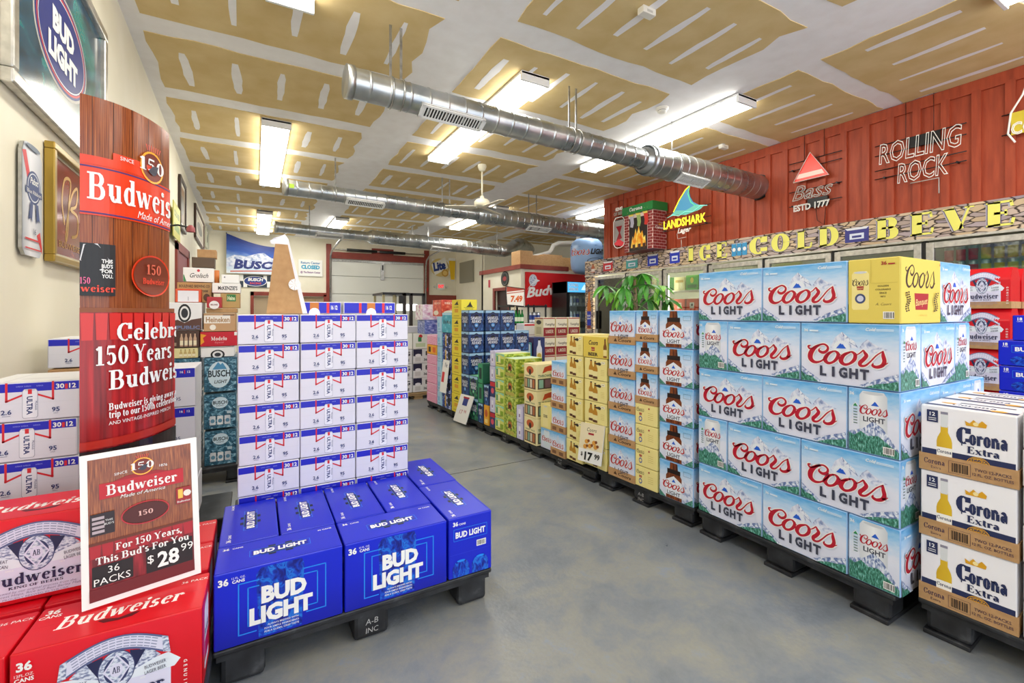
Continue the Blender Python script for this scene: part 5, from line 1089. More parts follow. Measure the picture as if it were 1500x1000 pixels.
# coolers
MUL = [.30, 1.24, 2.19, 3.12, 4.05, 5.01, 5.98, 6.95, 7.93]
COOLHI = M('#fff6e2', .5, 0, 11.0); COOLLO = M('#fff6e2', .5, 0, .5)
WARM = M('#fff4d8', .5, 0, 9.0)
cool_in = MB(); cool_in.box((XR+1.1, .2, 0), (XR+1.14, 8.05, 2.3), M('#d8d8cc')).box((XR+.1, .2, -.0), (XR+1.1, 8.05, .12), M('#b8b8ae')).box((XR+.1, .2, 2.12), (XR+1.1, 8.05, 2.2), M('#c8c8be')).box((XR+.1, 8.0, 0), (XR+1.1, 8.1, 2.2), M('#d8d8cc')).box((XR+.1, .2, 0), (XR+1.1, .28, 2.2), M('#d8d8cc'))
struct('wall_cooler', cool_in)
for i in range(8):
    y0, y1 = MUL[i], MUL[i+1]; o = link('door_%d' % (i+5), None, None, (XR, y0, 0)); o['kind'] = 'structure'
    L = y1-y0
    for a, b in (((-.04, .02, .12), (.02, .09, 2.0)), ((-.04, L-.09, .12), (.02, L-.02, 2.0)), ((-.04, .09, 1.93), (.02, L-.09, 2.0)), ((-.04, .09, .12), (.02, L-.09, .2))): box('door_frame', a, b, ALU, o, bevel=.006)
    box('mullion', (-.02, -.02, .0), (.05, .02, 2.02), BLACK, o); box('gasket', (.0, .085, .19), (.02, .1, 1.94), BLACK, o)
    box('glass_pane', (-.012, .09, .2), (-.006, L-.09, 1.93), glass_mat('cooler_glass', '#e8f0ee', .12), o)
    box('door_handle', (-.08, L-.14 if i % 2 else .05, .85), (-.04, L-.11 if i % 2 else .08, 1.25), BLACK, o)
    box('fill_lamp', (.12, .05, 2.06), (.24, L-.05, 2.1), COOLHI if i > 4 else COOLLO, o)  # unseen lamp added to brighten the cooler interior
    if i > 4: box('lamp_tube', (.06, .03, .3), (.085, .06, 1.95), WARM, o)  # extra unseen tube, added to brighten the near sides of the packs
    box('lamp_tube', (.06, L-.06, .3), (.08, L-.03, 1.9), WARM if i > 4 else M('#fff4d8', .5, 0, .5), o)
shelf_m = M('#e4e4dc')
CC = {}
def can_mesh(c1, c2, r=.033, h=.122):
    k = (c1, c2, r, h)
    if k in CC: return CC[k]
    mb = MB(); mb.lathe([(r*.8, 0), (r, .008), (r, h*.3)], (0, 0, 0), M(c2), 12); mb.lathe([(r, h*.3), (r, h*.72)], (0, 0, 0), M(c1), 12); mb.lathe([(r, h*.72), (r, h*.92), (r*.8, h), (r*.72, h*.985)], (0, 0, 0), M('#c8ccd0', .3, .6), 12)
    CC[k] = mb.mesh('can'); return CC[k]
def bottle_mesh(c, lab, r=.031, h=.24):
    k = (c, lab, r, h)
    if k in CC: return CC[k]
    mb = MB(); mb.lathe([(r*.9, 0), (r, .006), (r, h*.15)], (0, 0, 0), M(c, .15), 12); mb.lathe([(r*1.02, h*.15), (r*1.02, h*.45)], (0, 0, 0), M(lab), 12); mb.lathe([(r, h*.45), (r, h*.55), (r*.8, h*.65), (r*.42, h*.76), (r*.4, h*.95)], (0, 0, 0), M(c, .15), 12); mb.lathe([(r*.45, h*.95), (r*.45, h)], (0, 0, 0), M('#2a2a2a'), 12)
    CC[k] = mb.mesh('bottle'); return CC[k]
sh_names = ['nearest', 'second', 'third', 'fourth', 'fifth', 'sixth', 'seventh', 'last']
for i in range(8):
    for z in (.5, .88, 1.24, 1.62):
        tag(box('cooler_shelf', (XR+.14, MUL[i]+.05, z-.02), (XR+.7, MUL[i+1]-.05, z), shelf_m), 'white wire %s shelf behind the %s cooler door from the right wall end' % ({.5: 'lowest', .88: 'second', 1.24: 'third', 1.62: 'top'}[z], sh_names[i]), 'shelf', 'shelves inside the wall cooler')
P_('green_pack', 'bottle_pack', .26, .2, .26, M('#3aa02c'), simple('#3fae2e', [('r', .1, .1, .9, .35, '#1a6a24'), ('e', .5, .65, .14, .2, '#e8d040'), ('r', 0, .92, 1, 1, '#7fd050')]), blank('#2a8a24'))
P_('cream_pack', 'bottle_pack', .24, .2, .24, M('#e8dca0'), simple('#e8dca0', [('r', .1, .6, .9, .8, '#c8a030'), ('c', .3, .05, .24, .5, '#f4ecc0'), ('c', .7, .05, .24, .5, '#f4ecc0')]), blank('#d8c880'))
P_('orange_pack', 'bottle_pack', .24, .2, .22, M('#e84a20'), simple('#e84a20', [('r', .3, .2, .7, .7, '#f0ece0'), ('r', .4, .4, .6, .6, '#2a1a14')]), blank('#c83a18'))
def gable(kind):
    w_, d_, h_, body, parts = PROTO[kind]; body = gable_mesh(w_, d_, h_, RED); a_ = art_bud_bottle(w_-.006, h_-.006)
    def gf(u, v, q): return (u+.003, -q-.0002 if v < h_*.7 else -q-.0002+(v-h_*.7)*(d_*.22)/(h_*.3), v+.003)
    PROTO[kind] = (w_, d_, h_, body, [('front_panel', a_.mesh('panel_print', gf))]+[p for p in parts if 'panel' not in p[0]])
gable('bud_bottle')
def incooler(kind, yc, z, label, grp='packs inside the wall cooler'):
    w_, d_, h_ = PROTO[kind][:3]; return case(kind, (XR+.17, yc+w_/2, z), -math.pi/2, label, grp)
n = 0
for i, z, ks in ((7, 1.62, ['cream_pack', 'cream_pack', 'green_pack']), (7, 1.24, ['cream_pack', 'orange_pack', 'cream_pack']), (6, 1.62, ['green_pack', 'cream_pack', 'cream_pack']), (6, 1.24, ['cream_pack', 'cream_pack', 'orange_pack']), (7, .88, ['cream_pack']*3), (6, .88, ['orange_pack']*3),
                 (5, 1.62, ['green_pack', 'green_pack', 'cream_pack']), (5, 1.24, ['orange_pack', 'orange_pack', 'orange_pack']), (4, 1.62, ['cream_pack', 'green_pack', 'cream_pack']), (3, 1.62, ['cream_pack', 'cream_pack', 'cream_pack']), (2, 1.62, ['green_pack', 'cream_pack', 'green_pack'])):
    for k, kd in enumerate(ks):
        incooler(kd, MUL[i]+.2+.28*k, z, '%s %s of three on the %s shelf behind the %s cooler door' % (kd.replace('_', ' ').replace('pack', 'pack,'), ['nearest', 'middle', 'farthest'][k], {1.62: 'top', 1.24: 'third', .88: 'second'}[z], sh_names[i]))
for i, cols in ((1, ['#d02838', '#d02838', '#d02838', '#e8d020', '#e8d020', '#e8d020', '#e8d020', '#e8d020']), (0, ['#e8d020']*4+['#3a8a3a']*4)):
    for k, c_ in enumerate(cols):
        for q in (0, 1):
            o = link('beer_can', can_mesh(c_, '#e8e4dc' if q == 0 else c_, .04, .17), None, (XR+.22, MUL[i+1]-.14-.1*k, 1.62+.172*q)); 
            tag(o, '%s can, %s layer, number %s from left, %s cooler door' % ({'#d02838': 'red and white', '#e8d020': 'yellow', '#3a8a3a': 'green'}[c_], ['lower', 'upper'][q], ['one', 'two', 'three', 'four', 'five', 'six', 'seven', 'eight'][k], sh_names[i]), 'can', 'cans on the cooler shelves')

# ---- neon signs
def neon_mat(h, e=0): return M(h, .25, 0, e)
def neon_text(name, parent, s, x, z, h, mat, w=None, bold=0, shear=0, r=.006, y=-.06):
    c = bpy.data.curves.new(name, 'FONT'); c.body = s; c.resolution_u = 2; c.fill_mode = 'NONE'; c.bevel_depth = r/ (h/CAP); c.bevel_resolution = 0; c.offset = bold; c.shear = shear
    o = bpy.data.objects.new(name, c); COL.objects.link(o); bpy.context.view_layer.update()
    me = bpy.data.meshes.new_from_object(o.evaluated_get(bpy.context.evaluated_depsgraph_get())); bpy.data.objects.remove(o); bpy.data.curves.remove(c)
    k = h/CAP; xs_ = [v.co.x for v in me.vertices]; W = max(xs_)-min(xs_); kx = k if w is None else w/W; x0 = min(xs_)
    for v in me.vertices: v.co = ((v.co.x-x0)*kx, v.co.z*k, v.co.y*k)
    me.materials.clear(); me.materials.append(mat)
    return link(name, me, parent, (x, y, z))
TUBEW = M('#e8e4da', .2, 0, .25); TUBEG = M('#c9c4bc', .25); TUBEY = M('#f0e83a', .25, 0, .8)  # white tube colour carries a faint glow, on the unlit sign too
def rods(o, L, z0, hang, items):
    for z in z0: MB().tube([(-.05, -.035, z), (L+.05, -.035, z)], .006, BLACK, 5).obj('support_rod', o)
    for x in hang: MB().tube([(x, -.03, z0[-1]), (x, -.03, (ZC-.001-o.location.z)/o.scale.z)], .003, BLACK, 4).obj('hanging_wire', o)
    for x, z in items: MB().tube([(x, 0, z), (x, -.06, z)], .012, BLACK, 6).obj('standoff', o)
s = onright('neon_sign', 'unlit white outline neon reading ROLLING ROCK on red boards', 'neon sign', 2.6, 2.73)
neon_text('tube_lettering', s, 'ROLLING', 0, .27, .24, TUBEW, w=.74, bold=.01, shear=.1, r=.0055); neon_text('tube_lettering', s, 'ROCK', .18, .0, .23, TUBEW, w=.45, bold=.01, shear=.1, r=.0055)
rods(s, .72, (.1, .2, .38, .5), (.25, .5), ((.05, .1), (.7, .1), (.05, .5), (.7, .5))); box('transformer', (.28, -.05, .38), (.56, -.01, .5), BLACK, s); MB().tube([(.3, -.05, -.03), (.55, -.05, -.03), (.55, -.05, -.2)], .006, TUBEG, 5).obj('glass_tail', s)
s = onright('neon_sign', 'neon sign with red triangle above the script word Bass', 'neon sign', 3.62, 2.6)
mb = MB(); tri = [(.03, .42), (.48, .42), (.25, .78)]
tp = Art(.6, .9); tp.poly(tri, M('#e8301c', .3, 0, .35)); tp.poly([(.06, .46), (.42, .46), (.39, .52), (.1, .52)], M('#f4b8a8', .3, 0, .3)); link('triangle_panel', tp.mesh('triangle', lambda u, v, q: (u, -.07-q, v)), s)
mb.face([(p[0], -.065, p[1]) for p in reversed(tri)], BLACK); mb.obj('triangle_back', s); MB().tube([(p[0], -.08, p[1]) for p in tri+[tri[0]]], .007, M('#f0d8d0', .2), 6).obj('triangle_tube', s)
neon_text('tube_lettering', s, 'Bass', .0, .17, .2, TUBEG, w=.52, shear=.35, r=.006); neon_text('tube_lettering', s, "ESTD 1777", .02, .02, .085, TUBEW, w=.46, r=.004)
rods(s, .56, (.1, .3, .6, .7), (.15, .4), ((.0, .1), (.56, .3), (.0, .6))); box('transformer', (.2, -.05, .04), (.45, -.01, .16), BLACK, s); MB().tube([(.3, -.04, .03), (.32, -.04, -.15), (.4, -.03, -.22), (.42, -.04, .0)], .004, BLACK, 5).obj('power_cord', s)
s = onright('neon_sign', 'yellow LANDSHARK neon with a blue fin on a wave', 'neon sign', 5.60, 2.546, .37); s.scale = (.93, .93, .93)
neon_text('tube_lettering', s, 'LANDSHARK', .0, .12, .15, TUBEY, w=.92, bold=.0, r=.007); neon_text('tube_lettering', s, 'Lager', .32, .0, .09, TUBEW, w=.3, shear=.3, r=.004)
a = Art(1, 1); a.poly([(.2, .36), (.3, .5), (.45, .7), (.56, .78), (.6, .6), (.66, .5), (.78, .42), (.72, .38)], M('#4a90b8', .3, 0, .15)); a.poly([(.12, .33), (.3, .42), (.5, .38), (.7, .44), (.9, .4), (.8, .34), (.5, .3), (.3, .34)], M('#6ab8a8', .3, 0, .15)); link('fin_panel', a.mesh('fin', lambda u, v, q: (u, -.06-q, v)), s)
mb = MB(); mb.face([(x, -.05, z) for x, z in ((.72, .38), (.78, .42), (.66, .5), (.6, .6), (.56, .78), (.45, .7), (.3, .5), (.2, .36))], BLACK); mb.obj('fin_back', s)
MB().tube([(.24, -.07, .4), (.36, -.07, .58), (.5, -.07, .74), (.6, -.07, .8)], .009, TUBEY, 6).obj('fin_tube', s); MB().tube([(.6, -.07, .8), (.56, -.07, .66), (.62, -.07, .5), (.72, -.07, .42)], .007, M('#5ad088', .2, 0, .6), 6).obj('fin_tube', s); MB().tube([(.1, -.07, .32), (.22, -.07, .35), (.36, -.07, .31), (.5, -.07, .36), (.66, -.07, .33), (.82, -.07, .4), (.95, -.07, .38)], .006, M('#8ae0d0', .2, 0, .5), 6).obj('wave_tube', s)
rods(s, .95, (.08, .2, .4), (.3,), ((0, .1), (.9, .1), (.9, .4))); MB().tube([(.3, -.05, 0), (.32, -.05, -.1), (.5, -.05, -.09)], .005, TUBEG, 5).obj('glass_tail', s); MB().tube([(.4, -.05, -.12), (.4, -.05, -.3)], .004, TUBEG, 5).obj('power_cord', s)
s = onright('neon_sign', 'neon beer can outline with a red bow tie, beside the brick box', 'neon sign', 7.26, 2.5)
MB().tube([(.04, -.06, .08), (.0, -.06, .14), (.0, -.06, .6), (.06, -.06, .68), (.26, -.06, .68), (.32, -.06, .6), (.32, -.06, .14), (.28, -.06, .08), (.2, -.06, .05), (.1, -.06, .05), (.04, -.06, .08)], .009, TUBEW, 6).obj('outline_tube', s)
a = Art(.4, .8); a.poly([(.02, .12), (.3, .12), (.3, .62), (.02, .62)], M('#b8b4b4')); a.poly([(.06, .5), (.15, .36), (.06, .2), (.24, .24), (.18, .36), (.24, .5)], M('#b02030')); a.poly([(.02, .12), (.3, .06), (.3, .14), (.14, .24), (.02, .16)], M('#d02030', .3, 0, .3)); link('bow_tie_panel', a.mesh('tie', lambda u, v, q: (u, -.05-q, v)), s); box('back_board', (.02, -.05, .1), (.3, -.03, .64), BLACK, s)
neon_text('tube_lettering', s, 'KING', .06, .82, .07, TUBEW, w=.2, r=.004); neon_text('tube_lettering', s, 'OF BEERS', .0, .73, .07, TUBEG, w=.34, r=.004); rods(s, .3, (.7, .85), (.1, .26), ((0, .2), (.3, .6)))
s = onright('neon_sign', 'yellow and white neon at the right picture edge, high on red wall', 'neon sign', 1.52, 2.9)
MB().tube([(0.05, -.06, 0), (0, -.06, .1), (.02, -.06, .3), (.1, -.06, .45), (.14, -.06, .6), (.3, -.06, .6)], .009, TUBEW, 6).obj('outline_tube', s); box('face_panel', (.02, -.055, .08), (.4, -.04, .3), M('#e0c838'), s); neon_text('tube_lettering', s, 'CORONA', .02, .08, .12, TUBEW, w=.5, r=.006); rods(s, .4, (.1, .3), (.15,), ((0, .1), (.3, .3)))
# fireplace display box
fb = thing('display_box', 'cardboard brick fireplace display with stockings and flames on the header', 'display', (6.235, 6.6, 2.375), -math.pi/2)
box('cardboard_body', (0, 0, 0), (.72, .34, .72), M('#7a2420'), fb); box('mantel', (-.03, -.04, .7), (.75, .34, .85), M('#1f7a3a'), fb)
bk = M('#8a2a2a')
def brick_rows(u0, u1, v1, fn, step=.11, hh=.045):
    r = 0; v = .004
    while v+hh < v1:
        u = u0-(step/2 if r % 2 else 0)
        while u < u1:
            a_, b_ = max(u, u0), min(u+step-.008, u1)
            if b_-a_ > .02: fn(a_, b_, v, v+hh)
            u += step
        r += 1; v += hh+.008
box('mortar_face', (0, -.002, 0), (.72, 0, .7), M('#e0c8c0'), fb); box('mortar_face', (.72, 0, 0), (.722, .34, .7), M('#e0c8c0'), fb)
def fbk(a_, b_, c_, d_):
    if not (a_ > .1 and b_ < .62 and d_ < .5): box('brick', (a_, -.006, c_), (b_, -.002, d_), bk, fb)
brick_rows(0, .12, .7, fbk); brick_rows(.6, .72, .7, fbk)
brick_rows(0, .34, .7, lambda a_, b_, c_, d_: box('brick', (.722, a_, c_), (.726, b_, d_), bk, fb))
a = Art(.72, .86); a.rect(.13, .0, .59, .62, M('#2a201e')); FLM = noise_mat('flame_print', [(.35, '#e86a10'), (.5, '#f8b020'), (.65, '#fff080')], 6, 3, .4, 'UV', (2, 1, 1))
a.poly([(.17, .06), (.22, .28), (.24, .2), (.3, .42), (.33, .3), (.38, .46), (.42, .3), (.47, .36), (.5, .22), (.54, .26), (.56, .06)], FLM)
for x in (.22, .36, .48): a.rect(x, .03, x+.07, .12, M('#4a2a18'))
for k, (x, c_) in enumerate(((.14, '#b8b4c8'), (.32, '#9ab06a'), (.5, '#c8342c'))):
    a.poly([(x, .68), (x+.1, .68), (x+.12, .52), (x+.09, .44), (x+.02, .46), (x+.03, .54)], M(c_)); a.poly([(x-.02, .74), (x, .66), (x+.1, .66), (x+.13, .76), (x+.08, .71), (x+.05, .77), (x+.02, .71)], M('#e8d060'))
a.serif('Corona', .34, .745, .07, WHITE, w=.34); link('front_print', a.mesh('front', lambda u, v, q: (u, -.008-q*2-(.035 if v > .735 else 0), v)), fb)
a = Art(.34, .7); a.serif('Corona', .17, .36, .05, WHITE, w=.24); a.poly([(.14, .43), (.13, .46), (.17, .45), (.21, .46), (.2, .43)], CGOLD); link('side_print', a.mesh('side', lambda u, v, q: (.728+q*2, u, v)), fb)

# ================================================================== PALLETS
def pallet(label, w, d, loc, rotz=0, h=.128, mark=True, mat=BLACKPL, nm='plastic_pallet', run=True):
    """front edge along local x at y=0"""
    o = thing(nm, label, 'pallet', loc, rotz, None)
    box('deck', (0, 0, h-.02), (w, d, h), mat, o, bevel=.006); bl = .13
    for i, x in enumerate((.02, w/2-bl/2, w-bl-.02)):
        for j, y in enumerate((.01, d/2-bl/2, d-bl-.01)):
            b = MB().box((x, y, .018 if run else 0), (x+bl, y+bl, h-.02), mat).obj('block', o, bevel=.016)
            if mark and i == 1 and j == 0:
                a = Art(.13, .08); a.text('A-B', .065, .045, .022, M('#a8a8a8', .7), shear=.1); a.text('INC', .065, .014, .02, M('#a8a8a8', .7), shear=.1)
                link('stamped_lettering', a.mesh('mark', lambda u, v, q, x=x: (x+u, .006-q*2, .01+v)), o)
    for x in (.01, w/2-bl/2-.01, w-bl-.03) if run else (): box('runner', (x+.004, .004, 0), (x+bl+.006, d, .018), mat, o, bevel=.004)
    for y in (0, d-.06): box('cross_rail', (.01, y+.008, h-.04), (w-.01, y+.05, h-.02), mat, o)
    return o
PT = .128
pallet('black plastic pallet under the blue cases at the aisle mouth', 1.0, .83, (-.12, 1.735, 0), run=False)
pallet('black pallet under the tall white and blue can case stack', .9, .5, (-.1, 2.6, 0), mark=False)
pallet('black pallet under the red cases at the bottom left', .95, .74, (-1.09+.02, 1.575, 0), mark=False)
pallet('black pallet under white cases along the left wall', .42, .85, (-.98, 2.335, 0), mark=False)
pallet('black pallet under the cases with orange bottle print', .42, .4, (-.54, 2.86, 0), mark=False)
pallet('black pallet under the frosty blue cases by the left wall', .85, .6, (-.88, 3.82, 0), mark=False)
pallet('black pallet under the pale blue mountain print cases, right of the aisle', .9, .8, (2.135, 1.695, 0), -math.pi/2, mark=False)
pallet('black pallet under the white and navy bottle packs at the lower right corner', 1.0, .85, (2.215, .755, 0), -math.pi/2+.05, mark=False)
AR = .055
def AL(Y): return 2.14-AR*(Y-1.7)
ROT = -math.pi/2+AR
ends = [1.70, 2.50, 3.335, 4.15, 4.87, 5.65]
pl = ['first black pallet past the mountain print stack along the aisle', 'second black pallet along the right of the aisle', 'third black pallet along the right of the aisle, under green packs', 'fourth black pallet along the aisle under the navy bottle packs', 'last black pallet along the aisle under the pink packs']
for i in range(5):
    y1 = ends[i+1]; pallet(pl[i], (y1-ends[i])-.015, .9, (AL(y1)+.005, y1, 0), ROT, h=.118 if i < 1 else .087)

# ================================================================== MOUNTAIN PRINT STACK
OR5 = ['bottom row', 'second row up', 'middle row', 'fourth row up', 'top row']
LB = 'mountain print beer case'
X0c = 2.14
def coors_row(r, kinds, near):
    z = PT+r*CH; y = 1.686
    pos = ['at the far end', 'in the middle', 'at the corner']
    for i, kd in enumerate(kinds):
        w_ = PROTO[kd][0]
        lb = {'coors_front': LB, 'coors_end': 'can end of mountain case', 'banq_corner': 'yellow beer case with red badge'}[kd]
        case(kd, (X0c, y, z), -math.pi/2, '%s, %s, %s of the aisle face' % (lb, OR5[r], pos[i]), 'cases in the mountain print stack', .0015); y -= w_+.0015
    x = X0c + {1: .365, 0: .182}[1 if kinds[-1] in ('coors_end', 'banq_corner') else 0]+.004
    for i, kd in enumerate(near):
        w_ = PROTO[kd][0]
        case(kd, (x, y+.003, z), 0, '%s, %s, %s, camera side' % (LB if kd == 'coors_near' else 'can end of mountain case', OR5[r], ['next to the corner case', 'second from the corner', 'third from the corner'][i]), 'cases in the mountain print stack', .0015); x += w_+.002
for r in (0, 2): coors_row(r, ['coors_front', 'coors_front', 'coors_end'], ['coors_near', 'coors_near_end'])
coors_row(4, ['coors_front', 'coors_front', 'banq_corner'], ['coors_near'])
for r in (1, 3): coors_row(r, ['coors_end', 'coors_front', 'coors_front'], ['coors_near', 'coors_near_end'])

# ================================================================== AISLE COLUMNS
def column(kind, yfar, z0, n, desc, where, d0=0, kinds=None, zs=None, grp=None, xo=0):
    z = z0
    for i in range(n):
        kd = kinds[i] if kinds else kind; h_ = PROTO[kd][2]
        ds = desc[i] if isinstance(desc, list) else desc
        pos = ['bottom of', 'second up in', 'third up in', 'fourth up in', 'fifth up in', 'sixth up in', 'seventh up in', 'eighth up in'][i]
        if i == n-1 and n > 1: pos = 'top of'
        case(kd, (AL(yfar)+d0, yfar, z), ROT, '%s, %s the column %s' % (ds, pos, where), grp or 'cases along the right aisle'); z += h_+.002
P1 = .118; P2 = .09
column('coors_bottle', 1.955, P1, 5, 'pale blue bottle print pack', 'touching the mountain print stack')
column('banq_small', 2.145, P1, 4, 'small cream beer case', 'second from the mountain print stack')
z = P1+4*.1315
for i in range(3): case('coors_tray_b', (AL(2.145)+.004, 2.143, z), ROT, 'bottle print tray case, %s above the small cream cases' % ['directly', 'second', 'topmost'][i], 'cases along the right aisle'); z += .196
column('coors_tray', 2.378, P1, 5, 'mountain print case in kraft tray', 'right of yellow bottle cases')
column('banq_bottle', 2.627, P1, 5, 'yellow two bottle print case', 'behind the lower price card')
case('banq_wide', (AL(2.627)+.0, 2.64, P1+5*.155), ROT, 'wide golden beer case lying on top of the yellow bottle cases', 'cases along the right aisle')
column('banq_bottle_b', 2.83, P2+.01, 6, 'yellow bottle print case', 'left of the price card column')
column('coors_mini_tray', 3.02, P2, 4, 'small blue peak print tray case', 'left of yellow bottle cases')
column('coors_mini', 3.21, P2, 2, ['small pale blue can print case', 'cream case with upright can print'], 'between trays and tan lion cases', kinds=['coors_mini', 'banq_lying'], d0=.03)
column('sierra', 3.41, P2, 3, 'tan variety case with orange seal', 'right of the green packs')
column('lavender', 3.53, P2, 2, 'slim white bottle print carton', 'left of the tan variety cases', kinds=['lavender', 'lavender'])
column('lein', 3.735, P2, 4, 'green citrus hill print case', 'right of shandy cases')
column('lein_s', 3.905, P2, 6, 'small yellow green shandy case', 'behind the citrus hill cases')
column('lavender', 4.01, P2, 5, ['navy and red slim carton', 'lavender slim carton', 'navy slim carton with red lid', 'pale lavender slim carton', 'grey lavender slim carton'], 'left of the shandy cases', kinds=['redtop', 'lavender', 'redtop', 'lavender', 'lavender'])
P_('slim_sam', 'small_case', .1, .25, .2, M('#16305e'), sam(NAVYM, '#4a90d0'), blank('#16305e')); P_('slim_green', 'small_case', .1, .25, .2, M('#2a6a4a'), simple('#3a9a6c', [('r', .2, .2, .8, .8, '#163a34')]), blank('#2a6a4a')); P_('slim_yellow', 'small_case', .1, .25, .2, M('#e8a828'), simple('#e8a828', [('e', .5, .6, .3, .2, '#c85a20'), ('r', .2, .1, .8, .3, '#f4d880')]), blank('#c88a20'))
column('slim_sam', 4.13, P2, 2, ['yellow slim carton with orange disc', 'teal slim carton'], 'between lavender and navy cartons', kinds=['slim_yellow', 'slim_sam'])
column('slim_sam', 4.25, P2, 3, ['navy slim shield carton', 'green slim carton', 'dark green slim carton'], 'right of the navy shield packs', kinds=['slim_sam', 'slim_green', 'slim_green'])
column('sam', 4.44, P2, 2, 'green edged navy shield pack', 'in front of tall navy shield stack', kinds=['sam_green', 'sam_green'])
column('sam', 4.64, P2, 5, 'navy and light blue shield pack', 'right of yellow one', kinds=['sam_green', 'sam', 'sam', 'sam', 'sam'])
z = P2+.2305*2
for r in range(3):
    for i in range(2+(r < 2)):
        kd = 'sam_red' if r == 0 else 'sam'
        case(kd, (AL(4.45)+.2+.186*i, 4.465, z), 0, 'navy shield pack facing the camera, %s, %s from the aisle' % (['lowest row, red badge', 'middle row', 'top row'][r], ['first', 'second', 'third'][i]), 'navy shield packs'); 
    z += .2305
for i in range(3):
    for r in range(2): case('sam', (AL(4.45)+.2+.186*i, 4.465, P2+.2305*r), 0, 'navy shield pack hidden low behind the front cartons, %s, %s' % (['floor row', 'upper row'][r], ['first', 'second', 'third'][i]), 'navy shield packs')
column('shark', 4.885, P2, 6, 'bright yellow pack with fin print', 'beside the navy shield stack')
column('dark', 5.15, P2, 5, 'blue and black wrapped case', 'left of the yellow packs')
case('moon', (AL(5.16), 5.16, P2+.1775*5), ROT, 'turquoise case on top of the blue and black can cases', 'cases along the right aisle')
column('lblue', 5.305, P2, 6, 'sky blue slim case', 'left of the turquoise topped column')
column('pink', 5.63, P2, 7, 'pink fleck wrapped can tray', 'nearest the back end of aisle', kinds=['pink']*5+['orange', 'pink'])
for i, (kd, lb, x, y, z) in enumerate((('bluewrap', 'blue shrink wrapped case above the pink trays', 1.95, 5.66, .935), ('wrap', 'clear wrapped pale case on the blue wrapped one', 1.93, 5.68, 1.118), )): case(kd, (x-.05, y, z), 0, lb)
case('redwrap', (1.945, 5.175, 1.168), 0, 'red fruit print case on the sky blue cases behind the turquoise one')
# second depth row: lager cases, white boxes, small packs
def supports(x, y, w_, d_, h_, label, z0=.003):
    return tag(box('kraft_case', (x, y, z0), (x+w_, y+d_, h_-.002), KRAFT, bevel=.006), label, 'case')
supports(3.03, 4.6, .58, .3, .46, 'plain kraft case stack low behind the lager packs')
for r in range(3):
    for i in range(3): case('yuen', (3.03+.187*i, 4.6, .46+.232*r), 0, 'cream and red lager pack, %s row, %s from the left' % (['lower', 'middle', 'upper'][r], ['first', 'second', 'third'][i]), 'lager packs behind the aisle cases')
supports(2.96, 5.0, .3, .3, .46, 'plain kraft case under the tall white boxes')
case('whitebox', (3.0, 5.0, .77), 0, 'white box with red and blue stripes left of the lager packs'); case('whitebox', (3.0, 5.0, .465), 0, 'lower white striped box beneath its twin by the lager packs')
for i, (kd, x, lb) in enumerate((('tealcan', 2.72, 'teal can carton in front of the white striped box'), ('bottlecard', 2.86, 'dark blue bottle print carton beside the teal one'))):
    supports(x, 4.55, PROTO[kd][0], .2, .62, 'plain kraft box under the %s' % ['teal can carton', 'dark blue carton'][i], .093); case(kd, (x, 4.55, .62), 0, lb)
# display shelf with bottles
sf = thing('wire_shelf', 'black open metal shelf with bottles before the office wall', 'shelf', (3.85, 6.9, 0))
for x in (0, .38, .75):
    for y in (0, .4): MB().tube([(x, y, 0), (x, y, 1.36)], .018, BLACK, 6).obj('post', sf)
for z in (.2, .65, 1.02, 1.34): box('shelf_board', (-.02, -.02, z-.03), (.77, .42, z), BLACK, sf)
for k in range(10):
    o = link('bottle', bottle_mesh('#1f8a3c', '#dfe8d0'), None, (3.9+.065*(k % 5), 7.0+.1*(k//5), 1.022)); tag(o, 'green bottle, %s from left in the %s rank on the black shelf' % (['first', 'second', 'third', 'fourth', 'fifth'][k % 5], ['front', 'rear'][k//5]), 'bottle', 'green bottles on the black shelf')
for k in range(3): tag(link('can', can_mesh('#1f3a8a', '#e8e8ee', .04, .2), None, (4.32+.09*k, 7.0, 1.022)), 'blue can %s on the right of the black shelf' % ['first', 'second', 'third'][k], 'can', 'blue cans on black shelf')
for k in range(6): tag(link('bottle', bottle_mesh('#8a4a2a', '#e8b0a0'), None, (3.9+.11*k, 7.05, .652)), 'brown bottle with pink label, %s on the middle black shelf' % ['first', 'second', 'third', 'fourth', 'fifth', 'sixth'][k], 'bottle', 'bottles on the middle of the black shelf')
# price boards
def board(label, corners, w_, h_, art, th=.006, name='price_card', cat='price sign', group=None):
    """rigid card spanning bl, br, tr, tl world corners"""
    bl, br, tr, tl = [Vector(c) for c in corners]; U = ((br-bl)+(tr-tl))/2; V_ = ((tl-bl)+(tr-br))/2; nrm = U.cross(V_).normalized()
    o = thing(name, label, cat, bl); f_ = lambda u, v, q: tuple(U*(u/w_)+V_*(v/h_)+nrm*q)
    mb = MB(); a_, b_, c_, d_ = [Vector(f_(u, v, 0)) for u, v in ((0, 0), (w_, 0), (w_, h_), (0, h_))]; bk_ = -nrm*th
    mb.face([a_, b_, c_, d_], WHITE); mb.face([a_+bk_, d_+bk_, c_+bk_, b_+bk_], WHITE)
    for p, q in ((a_, b_), (b_, c_), (c_, d_), (d_, a_)): mb.face([p, p+bk_, q+bk_, q], WHITE)
    mb.obj('card', o); link('card_print', art.mesh('print', f_), o); return o
a = Art(.25, .3); a.bg(M('#efe3c0')); a.rect(0, 0, .25, .1, WHITE); a.text('Coors', .12, .24, .03, BRK, shear=.2); a.rect(.09, .215, .15, .23, BRED)
for x, y in ((.08, .16), (.16, .16), (.12, .13), (.18, .13), (.07, .12)): a.ell(x, y, .022, .018, M('#e0a040'), 10); a.ell(x+.02, y+.008, .014, .012, M('#8a4a1c'), 8)
